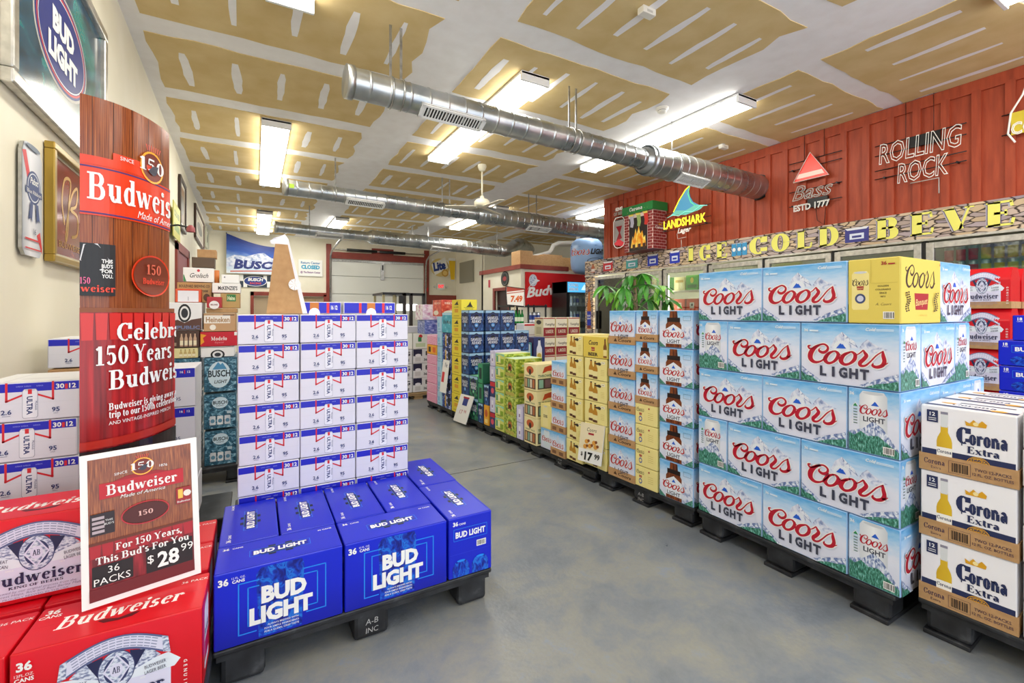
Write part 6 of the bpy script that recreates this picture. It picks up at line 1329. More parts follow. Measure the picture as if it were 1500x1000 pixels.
a.text('$', .04, .045, .03, BLACK, bold=.02); a.text('17', .115, .02, .062, BLACK, w=.085, bold=.04); a.text('99', .205, .04, .04, BLACK, bold=.03)
board('white 17.99 price card with gold artwork on the yellow cases', [(AL(2.66)-.03, 2.665, .14), (AL(2.42)-.03, 2.425, .165), (AL(2.41)-.012, 2.405, .435), (AL(2.65)-.012, 2.645, .425)], .25, .3, a)
a = Art(.25, .32); a.bg(WHITE); a.rect(.08, .2, .17, .3, M('#2a3a8a')); a.rect(.07, .28, .18, .3, CRED); a.text('17', .1, .1, .05, M('#c06a7a'), bold=.01); a.text('98', .17, .12, .035, M('#c06a7a'))
board('white handwritten price card hanging low on the navy shield packs', [(AL(4.7)-.06, 4.72, .02), (AL(4.42)-.06, 4.43, .03), (AL(4.3)-.03, 4.28, .345), (AL(4.6)-.03, 4.6, .33)], .25, .32, a)
a = Art(.2, .32); a.bg(WHITE); a.rect(.02, .1, .1, .2, URED); a.text('Ne', .12, .25, .05, M('#2a3a5a')); board('white folded paper notice on the blue and black can cases', [(AL(5.1)-.05, 5.12, .28), (AL(4.95)-.05, 4.95, .28), (AL(4.93)-.01, 4.93, .66), (AL(5.1)-.01, 5.1, .66)], .2, .32, a, cat='paper sign', name='paper_notice')
a = Art(.36, .34); a.bg(M('#f0ece4')); a.poly([(0, .24), (.36, .32), (.36, .34), (0, .34)], M('#b04a38')); a.poly([(0, .2), (.36, .28), (.36, .3), (0, .22)], M('#c88070')); a.text('7.49', .19, .08, .11, M('#d8641e'), w=.24, bold=.05, shear=.2, rot=6)
s74 = board('white 7.49 price sign on a thin stick above the navy shield packs', [(3.3, 6.0, 1.33), (3.6, 6.0, 1.31), (3.62, 6.02, 1.58), (3.29, 6.02, 1.61)], .36, .34, a)
MB().tube([(.16, .012, .02), (.02, .05, -.62), (-.02, .1, -1.32)], .008, M('#c8b08c'), 6).obj('stick', s74); mb = MB(); mb.tube([(-.0, .0, 0), (.3, 0, -.02), (.32, .02, .25), (-.01, .02, .28), (0, 0, 0)], .007, BLACK, 5); mb.obj('frame', s74)

# ================================================================== NEAR CASES: blue
BLB = 'glossy blue 36 can case'
hb = .249
case('bud_light', (-.118, 1.735, PT), 0, BLB+', front left, printed logo facing the camera', 'blue cases on the near pallet', .001)
o = case('bud_light', (.283, 1.732, PT), 0, BLB+', front middle, printed logo facing the camera', 'blue cases on the near pallet', .001)
case('bud_light', (.686+.193, 1.735, PT), math.pi/2, BLB+' with short logo end at front right corner', 'blue cases on the near pallet', .001)
case('bud_light', (.69+.193, 2.135, PT), math.pi/2, BLB+' at the rear right corner', 'blue cases on the near pallet', .001)
for i in range(4): case('bud_light', (-.118+.2*(i+1)-.004, 1.937, PT), math.pi/2, BLB+', second row, %s from the left, logo on its lid' % ['first', 'second', 'third', 'fourth'][i], 'blue cases on the near pallet', .001)

# ================================================================== WHITE AND BLUE CAN STACK
cols = [(-.068, 'left'), (.183, 'middle'), (.435, 'right')]
P_('ultra_a', 'beer_case', .248, .3, .1335, UWH, art_ultra, blank('#e4e4ea')); P_('ultra_b', 'beer_case', .25, .3, .1335, UWH, art_ultra, blank('#e4e4ea')); P_('ultra_c', 'beer_case', .262, .3, .1335, UWH, art_ultra, blank('#e4e4ea'))
for ci, (x, nm) in enumerate(cols):
    for r in range(8):
        jx = rnd.uniform(-.006, .006) if ci == 0 else rnd.uniform(-.002, .002)
        case(['ultra_a', 'ultra_b', 'ultra_c'][ci], (x+jx*.4, 2.34+abs(jx), PT+r*.1352), 0, 'white and blue can case, %s in the %s column of tall stack' % ('topmost' if r == 7 else 'lowest' if r == 0 else ORD[r]+' from floor', nm), 'white and blue cases in the tall stack', .001)
P_('ultra_top', 'beer_case', .27, .16, .062, UWH, simple('#1118b8', [('r', .28, 0, .33, 1, '#d5202f'), ('r', .44, 0, .6, 1, '#c0701c'), ('e', .52, 0, .1, .5, '#f0f0f4'), ('r', .74, 0, .79, 1, '#d5202f'), ('t', '16 12', .88, .35, .4, .12, '#f0f0f0')]), blank('#e4e4ea'))
case('ultra_top', (.12, 2.5, PT+8*.1352), 0, 'flat white and blue case lying on the tall stack, beside the kraft easel'); case('ultra_top', (.4, 2.49, PT+8*.1352), 0, 'flat white and blue case lying on the tall stack at its right end')
# kraft easel: the back of a display card
es = thing('display_easel', 'kraft back of a standing display card on the tall white stack', 'display card', (0, 2.42, PT+8*.1352+.003))
mb = MB(); P = [(.045, 0), (.2, 0), (.135, .33), (.082, .33)]
mb.face([(p[0], 0, p[1]) for p in P], KRAFT); mb.face([(p[0], .006, p[1]) for p in reversed(P)], KRAFT)
for p, q in zip(P, P[1:]+P[:1]): mb.face([(p[0], 0, p[1]), (p[0], .006, p[1]), (q[0], .006, q[1]), (q[0], 0, q[1])], KRAFT)
mb.obj('easel_leg', es)
mb = MB(); Q = [(.066, .33, -.0), (.06, .345, .0), (.078, .36, .0), (.125, .385, .03), (.14, .36, .02), (.225, .0, .03), (.2, .0, .0), (.135, .33, .0)]
mb.face([(q[0], .012+q[2], q[1]) for q in Q], M('#e6e4ea')); mb.face([(q[0], .018+q[2], q[1]) for q in reversed(Q)], M('#e6e4ea')); mb.obj('card_back', es)
mb = MB()
for k in range(8):
    a0 = k*.78; mb.face([(.165, -.002-k*.0004, .14), (.165+.028*math.cos(a0), -.004-k*.0006, .14+.028*math.sin(a0)), (.165+.028*math.cos(a0+.7), -.004-k*.0006, .14+.028*math.sin(a0+.7))], M('#f0f0ee'))
mb.obj('paper_rosette', es)

# ================================================================== LEFT WALL STACKS
for r in range(6): case('ultra_wide', (-.822+(.008 if r % 2 else 0), 2.205, .155+r*.1372), 0, 'white and blue can case by the left wall, %s' % ['floor row, hidden', 'second row, hidden', 'third row, mostly hidden', 'third row from the top', 'second row from the top', 'top row'][r], 'white and blue cases by the left wall')
supports(-.83, 2.86, .26, .3, .958, 'plain kraft case behind the white cases by left wall', .13)
case('ultra_wide', (-.83, 2.6+.26, .96), 0, 'single white case with red ribbon print set back on the left wall stack')
for r in range(4): case('ultra_big', (-.53, 2.86, PT+r*.202), 0, 'white pack with orange bottle print, %s of its stack right of the standee' % ['bottom', 'second', 'third', 'top'][r], 'orange bottle print packs')
# frosty blue cases and crates above
for i, (kd, x, z, y) in enumerate((('busch_cans', -.315, PT, 3.86), ('busch_cans', -.315, PT+.26, 3.86), ('busch', -.318, PT+.52, 3.88))):
    case(kd, (x, y, z), 0, 'frosty blue beer case, %s of the stack right of the orange bottle packs' % ['bottom', 'middle', 'top'][i], 'frosty blue cases')
for i in range(3): case(('busch_cans', 'busch_cans', 'busch')[i], (-.54, 3.9, PT+.26*i), 0, 'frosty blue beer case nearer the left wall, %s level' % ['bottom', 'middle', 'top'][i], 'frosty blue cases')
zt = PT+.52+.247
def crate(label, x0, x1, z0, z1, art, bgc, y=3.9, d=.25, rot=0, tilt=0):
    w_, h_ = x1-x0, z1-z0; o = link('carton', carton_mesh(w_, d, h_, bgc if not isinstance(bgc, str) else M(bgc)), None, (x0, y, z0)); tag(o, label, 'carton', 'cartons piled by the left wall')
    if art: link('front_panel', art(w_-.006, h_-.006).mesh('p', lambda u, v, q: (u+.003, -q+.0004, v+.003)), o)
    if tilt: o.rotation_euler = (0, tilt, 0)
    return o
def Xp(px, Y=3.9): 
    xr = (px-750)/666.; c_, s_ = math.cos(YAW), math.sin(YAW); return Y*(xr*c_+s_)/(-xr*s_+c_)
zl = .897
crate('white carton with round black emblem just above the frosty blue case', Xp(294), Xp(343), zl, .972, REPS, '#eeeef0')
crate('red carton with yellow edge and white script name', Xp(293), Xp(348), .974, 1.078, MOD, '#c8102a')
crate('kraft and white upside down lager carton', Xp(298), Xp(345), 1.08, 1.212, HEIK, KRAFT)
crate('flat plain kraft carton under the red domed box', Xp(302), Xp(347), 1.214, 1.248, None, KRAFT)
crate('small red box with white dome emblem', Xp(303), Xp(325), 1.25, 1.33, MALN, '#b02830', y=3.88, d=.1)
crate('kraft carton with a green lager panel', Xp(322), Xp(351), 1.25, 1.36, HEIG, KRAFT, y=3.98, d=.2)
crate("white carton with dark slanted lettering above the green panel carton", Xp(309), Xp(352), 1.362, 1.435, MCKZ, '#f0efec', y=3.98, d=.2)
crate('plain white carton at the top of the right crate column', Xp(323), Xp(350), 1.437, 1.50, PLNW, '#f4f4f2', y=3.99, d=.15)
zz = .897
crate('cream bottle print carton lowest in the left crate column', Xp(243), Xp(290), zz, .968, CRMB, '#e6dca4')
crate('dark brown carton with upside down bottle print', Xp(243), Xp(292), .97, 1.09, BRNB, '#4c332a')
crate('white and brown carton with large round emblem', Xp(244), Xp(296), 1.092, 1.288, REPW, '#eeeef0')
crate('white box in an orange red frame above the emblem carton', Xp(256), Xp(294), 1.29, 1.385, ORNF, '#e25a34', y=3.92, d=.1)
crate('kraft carton with dark brewery lettering behind the orange framed box', Xp(255), Xp(308), 1.29, 1.437, BLVD, KRAFT, y=4.03, d=.2)
crate('white carton with flowing script, topmost of the printed left crates', Xp(264), Xp(311), 1.44, 1.545, GROL, '#efefec', y=4.03, d=.2)
crate('dark brown open carton tilted on the white script carton', Xp(277), Xp(312), 1.549, 1.625, None, '#5a4632', y=4.05, d=.12)
crate('plain kraft carton at the very top of the left crates', Xp(284), Xp(314), 1.627, 1.69, None, KRAFT, y=4.1, d=.1)
tag(MB().tube([(0, 0, 0), (0, 0, .1)], .02, M('#c8702a'), 12).obj('orange_bottle', None), 'slim orange bottle standing beside the brown open carton', 'bottle').location = (Xp(317, 4.12), 4.12, 1.437)

# ================================================================== RED CASES, STANDEE AND PRICE CARD
RB = 'red 36 can beer case'
case('bud', (-.527, 1.578, PT), -.02, RB+' at front with white label, below the price card', 'red cases at lower left', .0005)
case('bud', (-.928, 1.586, PT), -.02, RB+' cut off by the lower left corner', 'red cases at lower left', .0005)
case('bud', (-.53, 1.80, PT), 0, RB+' in the second rank, lid partly behind the price card', 'red cases at lower left', .0005)
case('bud', (-.93, 1.80, PT), 0, RB+' in the second rank under the raised case', 'red cases at lower left', .0005)
case('bud', (-.762, 1.845, PT+.25), 0, RB+' raised on the second rank, label facing the camera', 'red cases at lower left', .0005)
case('bud', (-.53, 2.01, PT), 0, RB+' at the rear under the curved standee', 'red cases at lower left', .0005)
# price card 28.99
a = Art(.272, .435); m_ = .016
a.rect(0, 0, .272, .435, WHITE); a.rect(m_, m_, .272-m_, .435-m_, WOODP)
a.rect(m_, m_, .272-m_, .17, noise_mat('red_leather_print', [(.35, '#5a0c14'), (.55, '#8c1620'), (.7, '#b82838')], 3, 3, .3, 'UV', (5, 1, 1)))
for i in range(9): a.poly([(m_+.0267*i+.001, .172), (m_+.0267*(i+1)-.001, .172), (m_+.0267*(i+1)-.003, .135), (m_+.0267*i+.003, .135)], M('#b0202c'))
a.rect(m_, .172, .272-m_, .18, M('#6a2c18')); a.rect(m_, m_, .272-m_, .05, M('#6a0c14')); a.rect(.022, .055, .11, .112, M('#1c0a0c')); a.rect(.14, .05, .252, .125, M('#1c0a0c'))
a.rect(.04, .3, .235, .345, M('#c01828')); a.poly([(.07, .345), (.1, .355), (.17, .355), (.2, .345)], M('#a01420'))
a.serif('Budweiser', .137, .308, .03, WHITE, w=.165); a.text('Made of America', .137, .292, .011, WHITE, shear=.3)
def crest(a, cx, cy, s_):
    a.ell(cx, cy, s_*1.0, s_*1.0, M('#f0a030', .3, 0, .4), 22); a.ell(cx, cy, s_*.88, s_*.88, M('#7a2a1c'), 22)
    a.serif('150', cx, cy-s_*.3, s_*.8, WHITE, w=s_*2.2); a.poly([(cx-s_*.4, cy-s_*.3), (cx, cy+s_*.1), (cx+s_*.5, cy+s_*.2), (cx+s_*.3, cy-s_*.4), (cx, cy-s_*.5)], M('#3a3a4a'))
    for k in range(7): a.text('I', cx-s_*.45+s_*.15*k, cy+s_*1.0, s_*.4, M('#e84838'), rot=20-7*k)
crest(a, .137, .375, .026); a.text('SINCE', .088, .363, .008, WHITE, rot=4); a.text('1876', .186, .363, .008, WHITE, rot=-4)
a.ring(.142, .235, .055, .032, .003, M('#c02838'), n=26); a.ell(.142, .235, .052, .029, M('#50140f'), 24); a.serif('150', .142, .228, .014, M('#e8b8b0'), w=.036)
a.rect(.02, .2, .072, .262, M('#2a1a20')); 
for i in range(4): a.rect(.024, .206+.013*i, .05, .214+.013*i, M('#b8a8b0'))
a.text('THIS', .06, .236, .006, WHITE); a.text("BUD'S", .06, .226, .006, WHITE); a.rect(.215, .235, .252, .285, M('#a01c24')); a.rect(.22, .252, .232, .28, M('#f0c050')); a.ell(.243, .265, .01, .01, M('#e8e0d8'), 10); a.serif('Budweiser', .234, .239, .006, WHITE, w=.034)
a.serif('For 150 Years,', .15, .146, .02, WHITE, w=.155); a.serif("This Bud's For You", .137, .118, .02, WHITE, w=.215)
a.text('36', .068, .088, .02, WHITE); a.text('PACKS', .065, .06, .02, WHITE, w=.078); a.text('$', .15, .08, .024, WHITE); a.text('28', .192, .062, .044, WHITE, w=.052, bold=.03); a.text('99', .238, .088, .024, WHITE, w=.03)
board('white bordered 28.99 price card leaning on the red cases', [(-.423, 1.70, .381), (-.148, 1.752, .385), (-.168, 1.80, .812), (-.437, 1.745, .802)], .272, .435, a)
# curved standee
st = thing('curved_standee', 'tall curved cardboard standee with wood print and red logo band', 'standee', (0, 0, 0))
KN = 40; W_, Z0, Z1 = .36, .38, 1.965; VS = 1.585/1.45
def curve(t):
    # quarter-oval plan, from the left edge facing the camera to the right edge turning away
    p0, p1, p2 = Vector((-.52, 2.07)), Vector((-.37, 2.10)), Vector((-.315, 2.36))
    q = p0*(1-t)**2+p1*2*t*(1-t)+p2*t*t; d = (p1-p0)*2*(1-t)+(p2-p1)*2*t; d.normalize(); return q, Vector((d.y, -d.x))
def cfn(u, v, q):
    p, nn = curve(max(-.02, min(1.02, u/W_))); k = 1+.0*v; return (p.x+nn.x*q*3, p.y+nn.y*q*3, Z0+v*VS)
mb = MB()
for i in range(KN):
    t0, t1 = i/KN, (i+1)/KN; a0, n0 = curve(t0); a1, n1 = curve(t1)
    mb.face([(a0.x, a0.y, Z0), (a1.x, a1.y, Z0), (a1.x, a1.y, Z1), (a0.x, a0.y, Z1)], WHITE, True); e = .004
    mb.face([(a0.x-n0.x*e, a0.y-n0.y*e, Z1), (a1.x-n1.x*e, a1.y-n1.y*e, Z1), (a1.x-n1.x*e, a1.y-n1.y*e, Z0), (a0.x-n0.x*e, a0.y-n0.y*e, Z0)], WHITE, True)
    mb.face([(a0.x, a0.y, Z1), (a1.x, a1.y, Z1), (a1.x-n1.x*e, a1.y-n1.y*e, Z1), (a0.x-n0.x*e, a0.y-n0.y*e, Z1)], M('#e8e0d8'))
mb.obj('curved_board', st)
H_ = 1.45; a = Art(W_, H_)
a.rect(0, 0, W_, H_, WOODP, 24, 1)
for i in range(5): a.rect(W_*(.1+.19*i), .86, W_*(.1+.19*i)+.002, H_, M('#38140a'))
ORG = M('#e8401c', .25)
def band(y0, y1, mat, x0=0, x1=1, n=20): a.rect(W_*x0, y0, W_*x1, y1, mat, n, 1)
band(1.075, 1.235, ORG); band(1.225, 1.23, M('#4a2a6a')); band(1.08, 1.085, M('#4a2a6a')); band(1.235, 1.262, ORG, .0, .8); band(1.262, 1.285, ORG, .28, .72)
a.serif('Budweiser', .02, 1.125, .085, WHITE, w=.425, al='l'); a.text('Made of America', .19, 1.09, .026, WHITE, al='l', shear=.3, w=.2); a.text('SINCE', .15, 1.268, .013, WHITE, w=.05)
crest(a, .255, 1.28, .055)
a.rect(0, .82, .105, .985, BLACK, 6, 1); a.poly([(.01, .98), (.05, .985), (.09, .93), (.06, .9), (.0, .93)], M('#dcdce0')); 
for i, t_ in enumerate(('THIS', "BUD'S", 'FOR', 'YOU.')): a.text(t_, .062, .925-.016*i, .012, WHITE, al='l', w=.034, bold=.03)
a.serif('150', .015, .857, .02, M('#e86a9a'), w=.03); a.serif('weiser', .003, .832, .022, M('#f04830'), w=.1, al='l')
a.ell(.245, .895, .088, .072, ORG, 30); a.ell(.245, .895, .08, .066, M('#7a3018'), 30); a.serif('150', .25, .9, .034, M('#e06a50'), w=.07); a.serif('Budweiser', .25, .866, .02, M('#f04830'), w=.1)
LEA = noise_mat('red_seat_print', [(.35, '#6a0e12'), (.55, '#a8161a'), (.7, '#d2282a')], 2, 3, .25, 'UV', (6, 1, 1))
band(0, .77, LEA); band(.768, .782, M('#8a4a24'))
for i in range(9): a.poly([(W_*(i/9)+.002, .765), (W_*(i+1)/9-.002, .765), (W_*(i+1)/9-.005, .68), (W_*i/9+.005, .68)], M('#d42a24', .25))
band(.34, .365, M('#b02414', .25)); band(.06, .335, M('#1c1012', .15)); band(0, .05, M('#3a1612'))
a.serif('Celebrating', .1, .675, .058, WHITE, al='l', w=.43); a.serif('150 Years', .04, .60, .06, WHITE, al='l', w=.29); a.serif('Budweiser', .078, .52, .062, WHITE, al='l', w=.36)
a.serif('Budweiser is giving away a', .078, .455, .022, WHITE, al='l', w=.28); a.serif('trip to our 150th celebration', .078, .43, .022, WHITE, al='l', w=.28); a.text('AND VINTAGE-INSPIRED MERCH', .078, .408, .012, WHITE, al='l', w=.24)
# keep artwork inside the board
def clip(A, W):
    out = []
    for v, f, mt, l in A.it:
        keep = [q for q in f if max(v[i][0] for i in q) <= W+.012]; out.append(([(min(p[0], W), p[1]) for p in v], keep, mt, l))
    A.it = [q for q in out if q[1]]
clip(a, W_); link('standee_print', a.mesh('standee', cfn), st)

# ================================================================== WHITE AND NAVY BOTTLE PACKS, lower right
RC = -math.pi/2+.05
def crn(a_, b_): return (2.222+math.cos(RC)*a_-math.sin(RC)*b_, .748+math.sin(RC)*a_+math.cos(RC)*b_)
for r in range(3):
    for q in range(3): case('corona', crn(0, .2*q)+(PT+r*.2475,), RC, 'white and navy bottle pack in kraft tray, %s row, %s rank' % (['bottom', 'middle', 'top'][r], ['front', 'second', 'rear'][q]), 'white and navy bottle packs', .0005)
for r in range(6): case('corona_can', crn(.264, .0)+(PT+r*.127,), RC, 'white, navy and yellow can pack at right picture edge, %s level' % ORD[r], 'can packs at the right edge', .001)
# bottle packs and blue 18s behind
pallet('black pallet under the red bottle packs behind the mountain stack', .9, .7, (4.35, 1.6, 0), -math.pi/2, mark=False)
for r in range(5):
    for k in range(2): case('bud_bottle', (4.36+.01*r, 1.27+.275*k, PT+r*.2795), -math.pi/2, 'red bottle pack with white label in kraft tray, %s level, %s' % (ORD[r], ['nearer the blue packs', 'farther from the blue packs'][k]), 'red bottle packs')
    case('bud_bottle', (4.63, 1.27, PT+r*.2795), -math.pi/2, 'red bottle pack in the rank behind, %s level' % ORD[r], 'red bottle packs')
pallet('black pallet under the blue eighteen can packs at right edge', .8, .5, (3.48, .9, 0), -math.pi/2, mark=False)
for r in range(8): case('bud_light_18', (3.49+(.004 if r % 2 else 0), .845-(.05 if r == 7 else 0), PT+r*.1345), -math.pi/2, 'blue 18 can pack with framed logo, %s level of the stack at right edge' % ORD[r], 'blue 18 can packs')

# ================================================================== MID AND FAR BACKGROUND
wpal = pallet('wooden pallet under the white cases at the end of the aisle', 1.0, .5, (1.5, 6.2, 0), 0, h=.09, mark=False, mat=M('#a58a60'), nm='wooden_pallet')
for k in range(2):
    for r, kd in enumerate(('budice', 'budice', 'budice', 'hein')): case(kd, (1.55+.37*k, 6.22, .095+r*.203), 0, '%s at the aisle end, %s level, %s' % ('white and black beer case' if r < 3 else 'white and green star case', ORD[r], ['left', 'right'][k]), 'cases at the end of aisle')
tag(box('grey_carton', (1.7, 6.25, .93), (2.2, 6.5, 1.02), M('#b8b8be'), bevel=.006), 'grey striped carton on the star print cases at the aisle end', 'carton')
fk = thing('forklift', 'forklift with black mast and tan cage before the roller door', 'forklift', (0, 0, 0)); CRM = M('#c8bc90'); DGR = M('#26262a')
for x in (3.42, 3.6, 3.95): box('mast_rail', (x, 11.9, .05), (x+.07, 12.0, 1.72), M('#2a211e'), fk)
for z in (.6, 1.66): box('mast_crossbar', (3.42, 11.9, z), (4.02, 11.96, z+.07), DGR, fk)
box('overhead_guard', (2.9, 12.0, 1.68), (3.6, 13.2, 1.74), DGR, fk)
for x, y in ((2.92, 12.1), (3.2, 12.1), (2.92, 13.1), (3.5, 13.1)): box('guard_post', (x, y, .8), (x+.06, y+.06, 1.68), CRM, fk)
box('truck_body', (2.85, 12.1, .25), (3.6, 13.3, .85), CRM, fk, bevel=.04); box('seat', (3.1, 12.6, .85), (3.45, 13.0, 1.2), BLACK, fk, bevel=.03); box('work_lamp', (3.3, 11.86, 1.45), (3.42, 11.96, 1.66), DGR, fk, bevel=.02)
for x in (2.84, 3.5):
    for y in (12.35, 13.1): MB().tube([(x, y, .22), (x+.14, y, .22)], .22, BLACK, 16).obj('wheel', fk)
MB().tube([(3.2+.14*math.cos(R(k*30)), 12.4+.1*math.sin(R(k*30)), 1.1+.06*math.sin(R(k*30))) for k in range(13)], .015, BLACK, 6).obj('steering_wheel', fk)
for x in (3.5, 3.86): box('fork', (x, 11.0, .05), (x+.1, 11.95, .09), DGR, fk)
# back wall signs
def wallsign(label, x0, x1, z0, z1, art, name='wall_sign', cat='sign', th=.03):
    o = thing(name, label, cat, (x0, YB-.01, z0)); box('sign_board', (0, -th, 0), (x1-x0, 0, z1-z0), WHITE, o); link('sign_print', art.mesh('sign', lambda u, v, q: (u, -th-q*4, v)), o); return o
bs = thing('hanging_banner', 'blue mountain beer banner sagging on the back wall', 'banner', (-.76, YB-.12, 2.4)); a = Art(1.6, 1.2)
BSK = grad_mat('blue_sky_print', [(0, '#dfe8f4'), (.35, '#a8c8ea'), (.6, '#2858b8'), (1, '#102a80')], 'Y', n=.3)
a.rect(0, 0, 1.6, 1.2, BSK, 16, 8); a.poly([(0, .45), (.2, .6), (.5, .62), (.8, .82), (1.0, .9), (1.15, .75), (1.4, .6), (1.6, .65), (1.6, .3), (0, .2)], MTNW)
a.text('BUSCH', .84, .22, .3, M('#20307a'), w=1.3, bold=.05, shear=.25, rot=5); a.poly([(.1, .04), (1.6, .16), (1.6, .2), (.1, .08)], M('#c86a5a'))
def bfn(u, v, q): t = u/1.6; return (u, -.02-q*4, v*(1-.28*math.sin(math.pi*min(t*.62+.0, .5)))+.0*t)
link('banner_cloth', a.mesh('banner', bfn), bs); MB().tube([(0, 0, 1.19), (0, .1, 1.24)], .012, BLACK, 6).obj('corner_tie', bs)
a = Art(.84, .38); a.bg(M('#2a3a4a')); [a.poly([(x, .0 if k % 2 else .19), (x+.1, .0 if k % 2 else .19), (x+.1, .19 if k % 2 else .38), (x, .19 if k % 2 else .38)], WHITE) for k, x in enumerate((0, .1, .64, .74))]
a.ell(.42, .19, .32, .16, WHITE, 24); a.ell(.42, .19, .3, .145, M('#1c3a8a'), 24); a.text('BUSCH', .42, .2, .09, WHITE, w=.4, bold=.05, shear=.2); a.text('RACING', .42, .1, .06, M('#e04838'), w=.3, bold=.03, shear=.2)
wallsign('chequered oval racing sign under the blue mountain banner', -.42, .42, 1.99, 2.37, a)
a = Art(.72, .54); a.bg(M('#f0f0ec')); a.text('Return Center', .36, .4, .08, M('#2a7ab0'), w=.58, bold=.03); a.text('CLOSED', .36, .24, .12, M('#20a0c8'), w=.56, bold=.06); a.text('@ The Return Center', .36, .1, .06, M('#7a2a80'), w=.6, bold=.03)
wallsign('white sign reading CLOSED in blue left of the roller door', 1.22, 1.94, 2.4, 2.94, a)
a = Art(.42, .4); a.ell(.21, .2, .2, .19, M('#d8d8d0'), 24); a.ell(.21, .2, .18, .17, M('#eef0e4'), 24); a.poly([(.1, .1), (.2, .3), (.3, .2), (.24, .1)], M('#b0a840')); o = thing('wall_sign', 'round pale green wall plaque below the closed sign', 'sign', (.82, YB-.01, 1.86)); link('plaque', a.mesh('pl', lambda u, v, q: (u, -.02-q*3, v)), o); MB().tube([(.21, -.018, .2), (.21, 0, .2)], .19, WHITE, 20).obj('plaque_back', o)
lt = thing('wall_sign', 'Lite beer sign with a tall glass right of the roller door', 'sign', (5.66, YB-.01, 2.4)); a = Art(1.1, 1.0); a.ell(.4, .5, .38, .34, M('#d8c078'), 28); a.poly([(.06, .6), (.6, .9), (.72, .5), (.2, .2)], M('#f0f0ec')); a.text('Lite', .4, .42, .3, M('#1c3a8a'), w=.5, bold=.06, rot=14, shear=.1); a.ell(.6, .3, .14, .14, M('#c89a40'), 20); a.ell(.6, .3, .09, .09, M('#e8c878'), 16)
a.poly([(.84, .02), (.98, .02), (1.02, .84), (.74, .84)], M('#e8c020')); a.rect(.74, .78, 1.02, .88, WHITE); a.poly([(.84, -.0), (.98, -.0), (.98, .06), (.84, .06)], M('#dfe0dc')); link('sign_print', a.mesh('lite', lambda u, v, q: (u, -.04-q*4, v)), lt); box('sign_board', (.1, -.035, .25), (.95, 0, .8), WHITE, lt)
a = Art(.3, .24); a.bg(M('#f4f0ec')); a.text('EXIT', .15, .07, .11, M('#e02838', emit=1.0), w=.22, bold=.05); ex = wallsign('white EXIT sign with red letters and twin lamps on back wall', 5.95, 6.25, 2.07, 2.31, a, 'exit_sign', 'exit sign', .05)
for x in (-.1, .38): MB().tube([(x, -.02, .1), (x, -.1, .1)], .04, M('#d8d8cc'), 12).obj('emergency_lamp', ex)
tag(box('alarm_pull', (5.5, YB-.09, 1.98), (5.58, YB-.05, 2.12), M('#c02020'), bevel=.008), 'small red fire alarm pull at the roller door frame', 'alarm')
tag(box('louvre_panel', (6.66, 14.6, 2.3), (6.705, 15.8, 3.06), M('#8f8c7c')), 'grey louvre panel on the partition right of the beer glass sign', 'vent')
tag(box('thermometer', (5.575, 10.75-.6+1.0, 1.9), (5.6, 11.2, 2.1), M('#c8405a')), 'thin red thermometer on office wall left of the door', 'thermometer') 
# office signs
a = Art(.55, .4); a.ell(.27, .2, .2, .19, M('#1c1e1c'), 24); a.ell(.27, .2, .1, .06, M('#a03038'), 16); a.ring(.27, .2, .15, .15, .02, M('#6a6e6a')); o = thing('wall_sign', 'round black badge sign above the office door', 'sign', (ox-.004, 10.55, 1.88), -math.pi/2); link('badge_print', a.mesh('bd', lambda u, v, q: (u, -.02-q*3, v)), o); MB().tube([(.27, -.018, .2), (.27, 0, .2)], .19, BLACK, 20).obj('badge_back', o)
ob = thing('office_banner', 'large red beer banner with white script on the office front', 'banner', (5.72, oy-.01, 1.34)); a = Art(1.9, .86); a.bg(M('#d0141c', .35)); a.ell(.22, .66, .12, .15, M('#c8ccd8'), 24); a.ell(.22, .66, .09, .11, SILV, 20); a.poly([(.05, .42), (.16, .54), (.42, .66), (.3, .7), (.1, .5)], M('#dfe2ea'))
a.text('Budweiser', .04, .24, .24, WHITE, w=1.75, al='l', bold=.035, shear=.4, rot=7); a.poly([(.95, .14), (1.2, .28), (1.22, .1), (1.0, .02)], M('#e0ded8')); a.text('Amer', 1.02, .1, .07, M('#3a3a3a'), w=.14, al='l', shear=.3); link('banner_print', a.mesh('ob', lambda u, v, q: (u, -.02-q*4, v)), ob); box('banner_board', (0, -.02, 0), (1.9, 0, .86), M('#d0141c'), ob)
for i, (x0, x1, z1) in enumerate(((5.68, 6.05, .36), (6.1, 6.45, .28), (6.5, 7.1, .34), (7.15, 7.75, .3))): tag(box('kraft_box', (x0, 9.65+.1*i, 2.303), (x1, 10.1+.1*i, 2.385+z1), KRAFT, bevel=.01), 'kraft storage box on the office roof, %s' % ['nearest its corner', 'second from the corner', 'third from the corner', 'farthest from the corner'][i], 'box', 'boxes on the office roof')
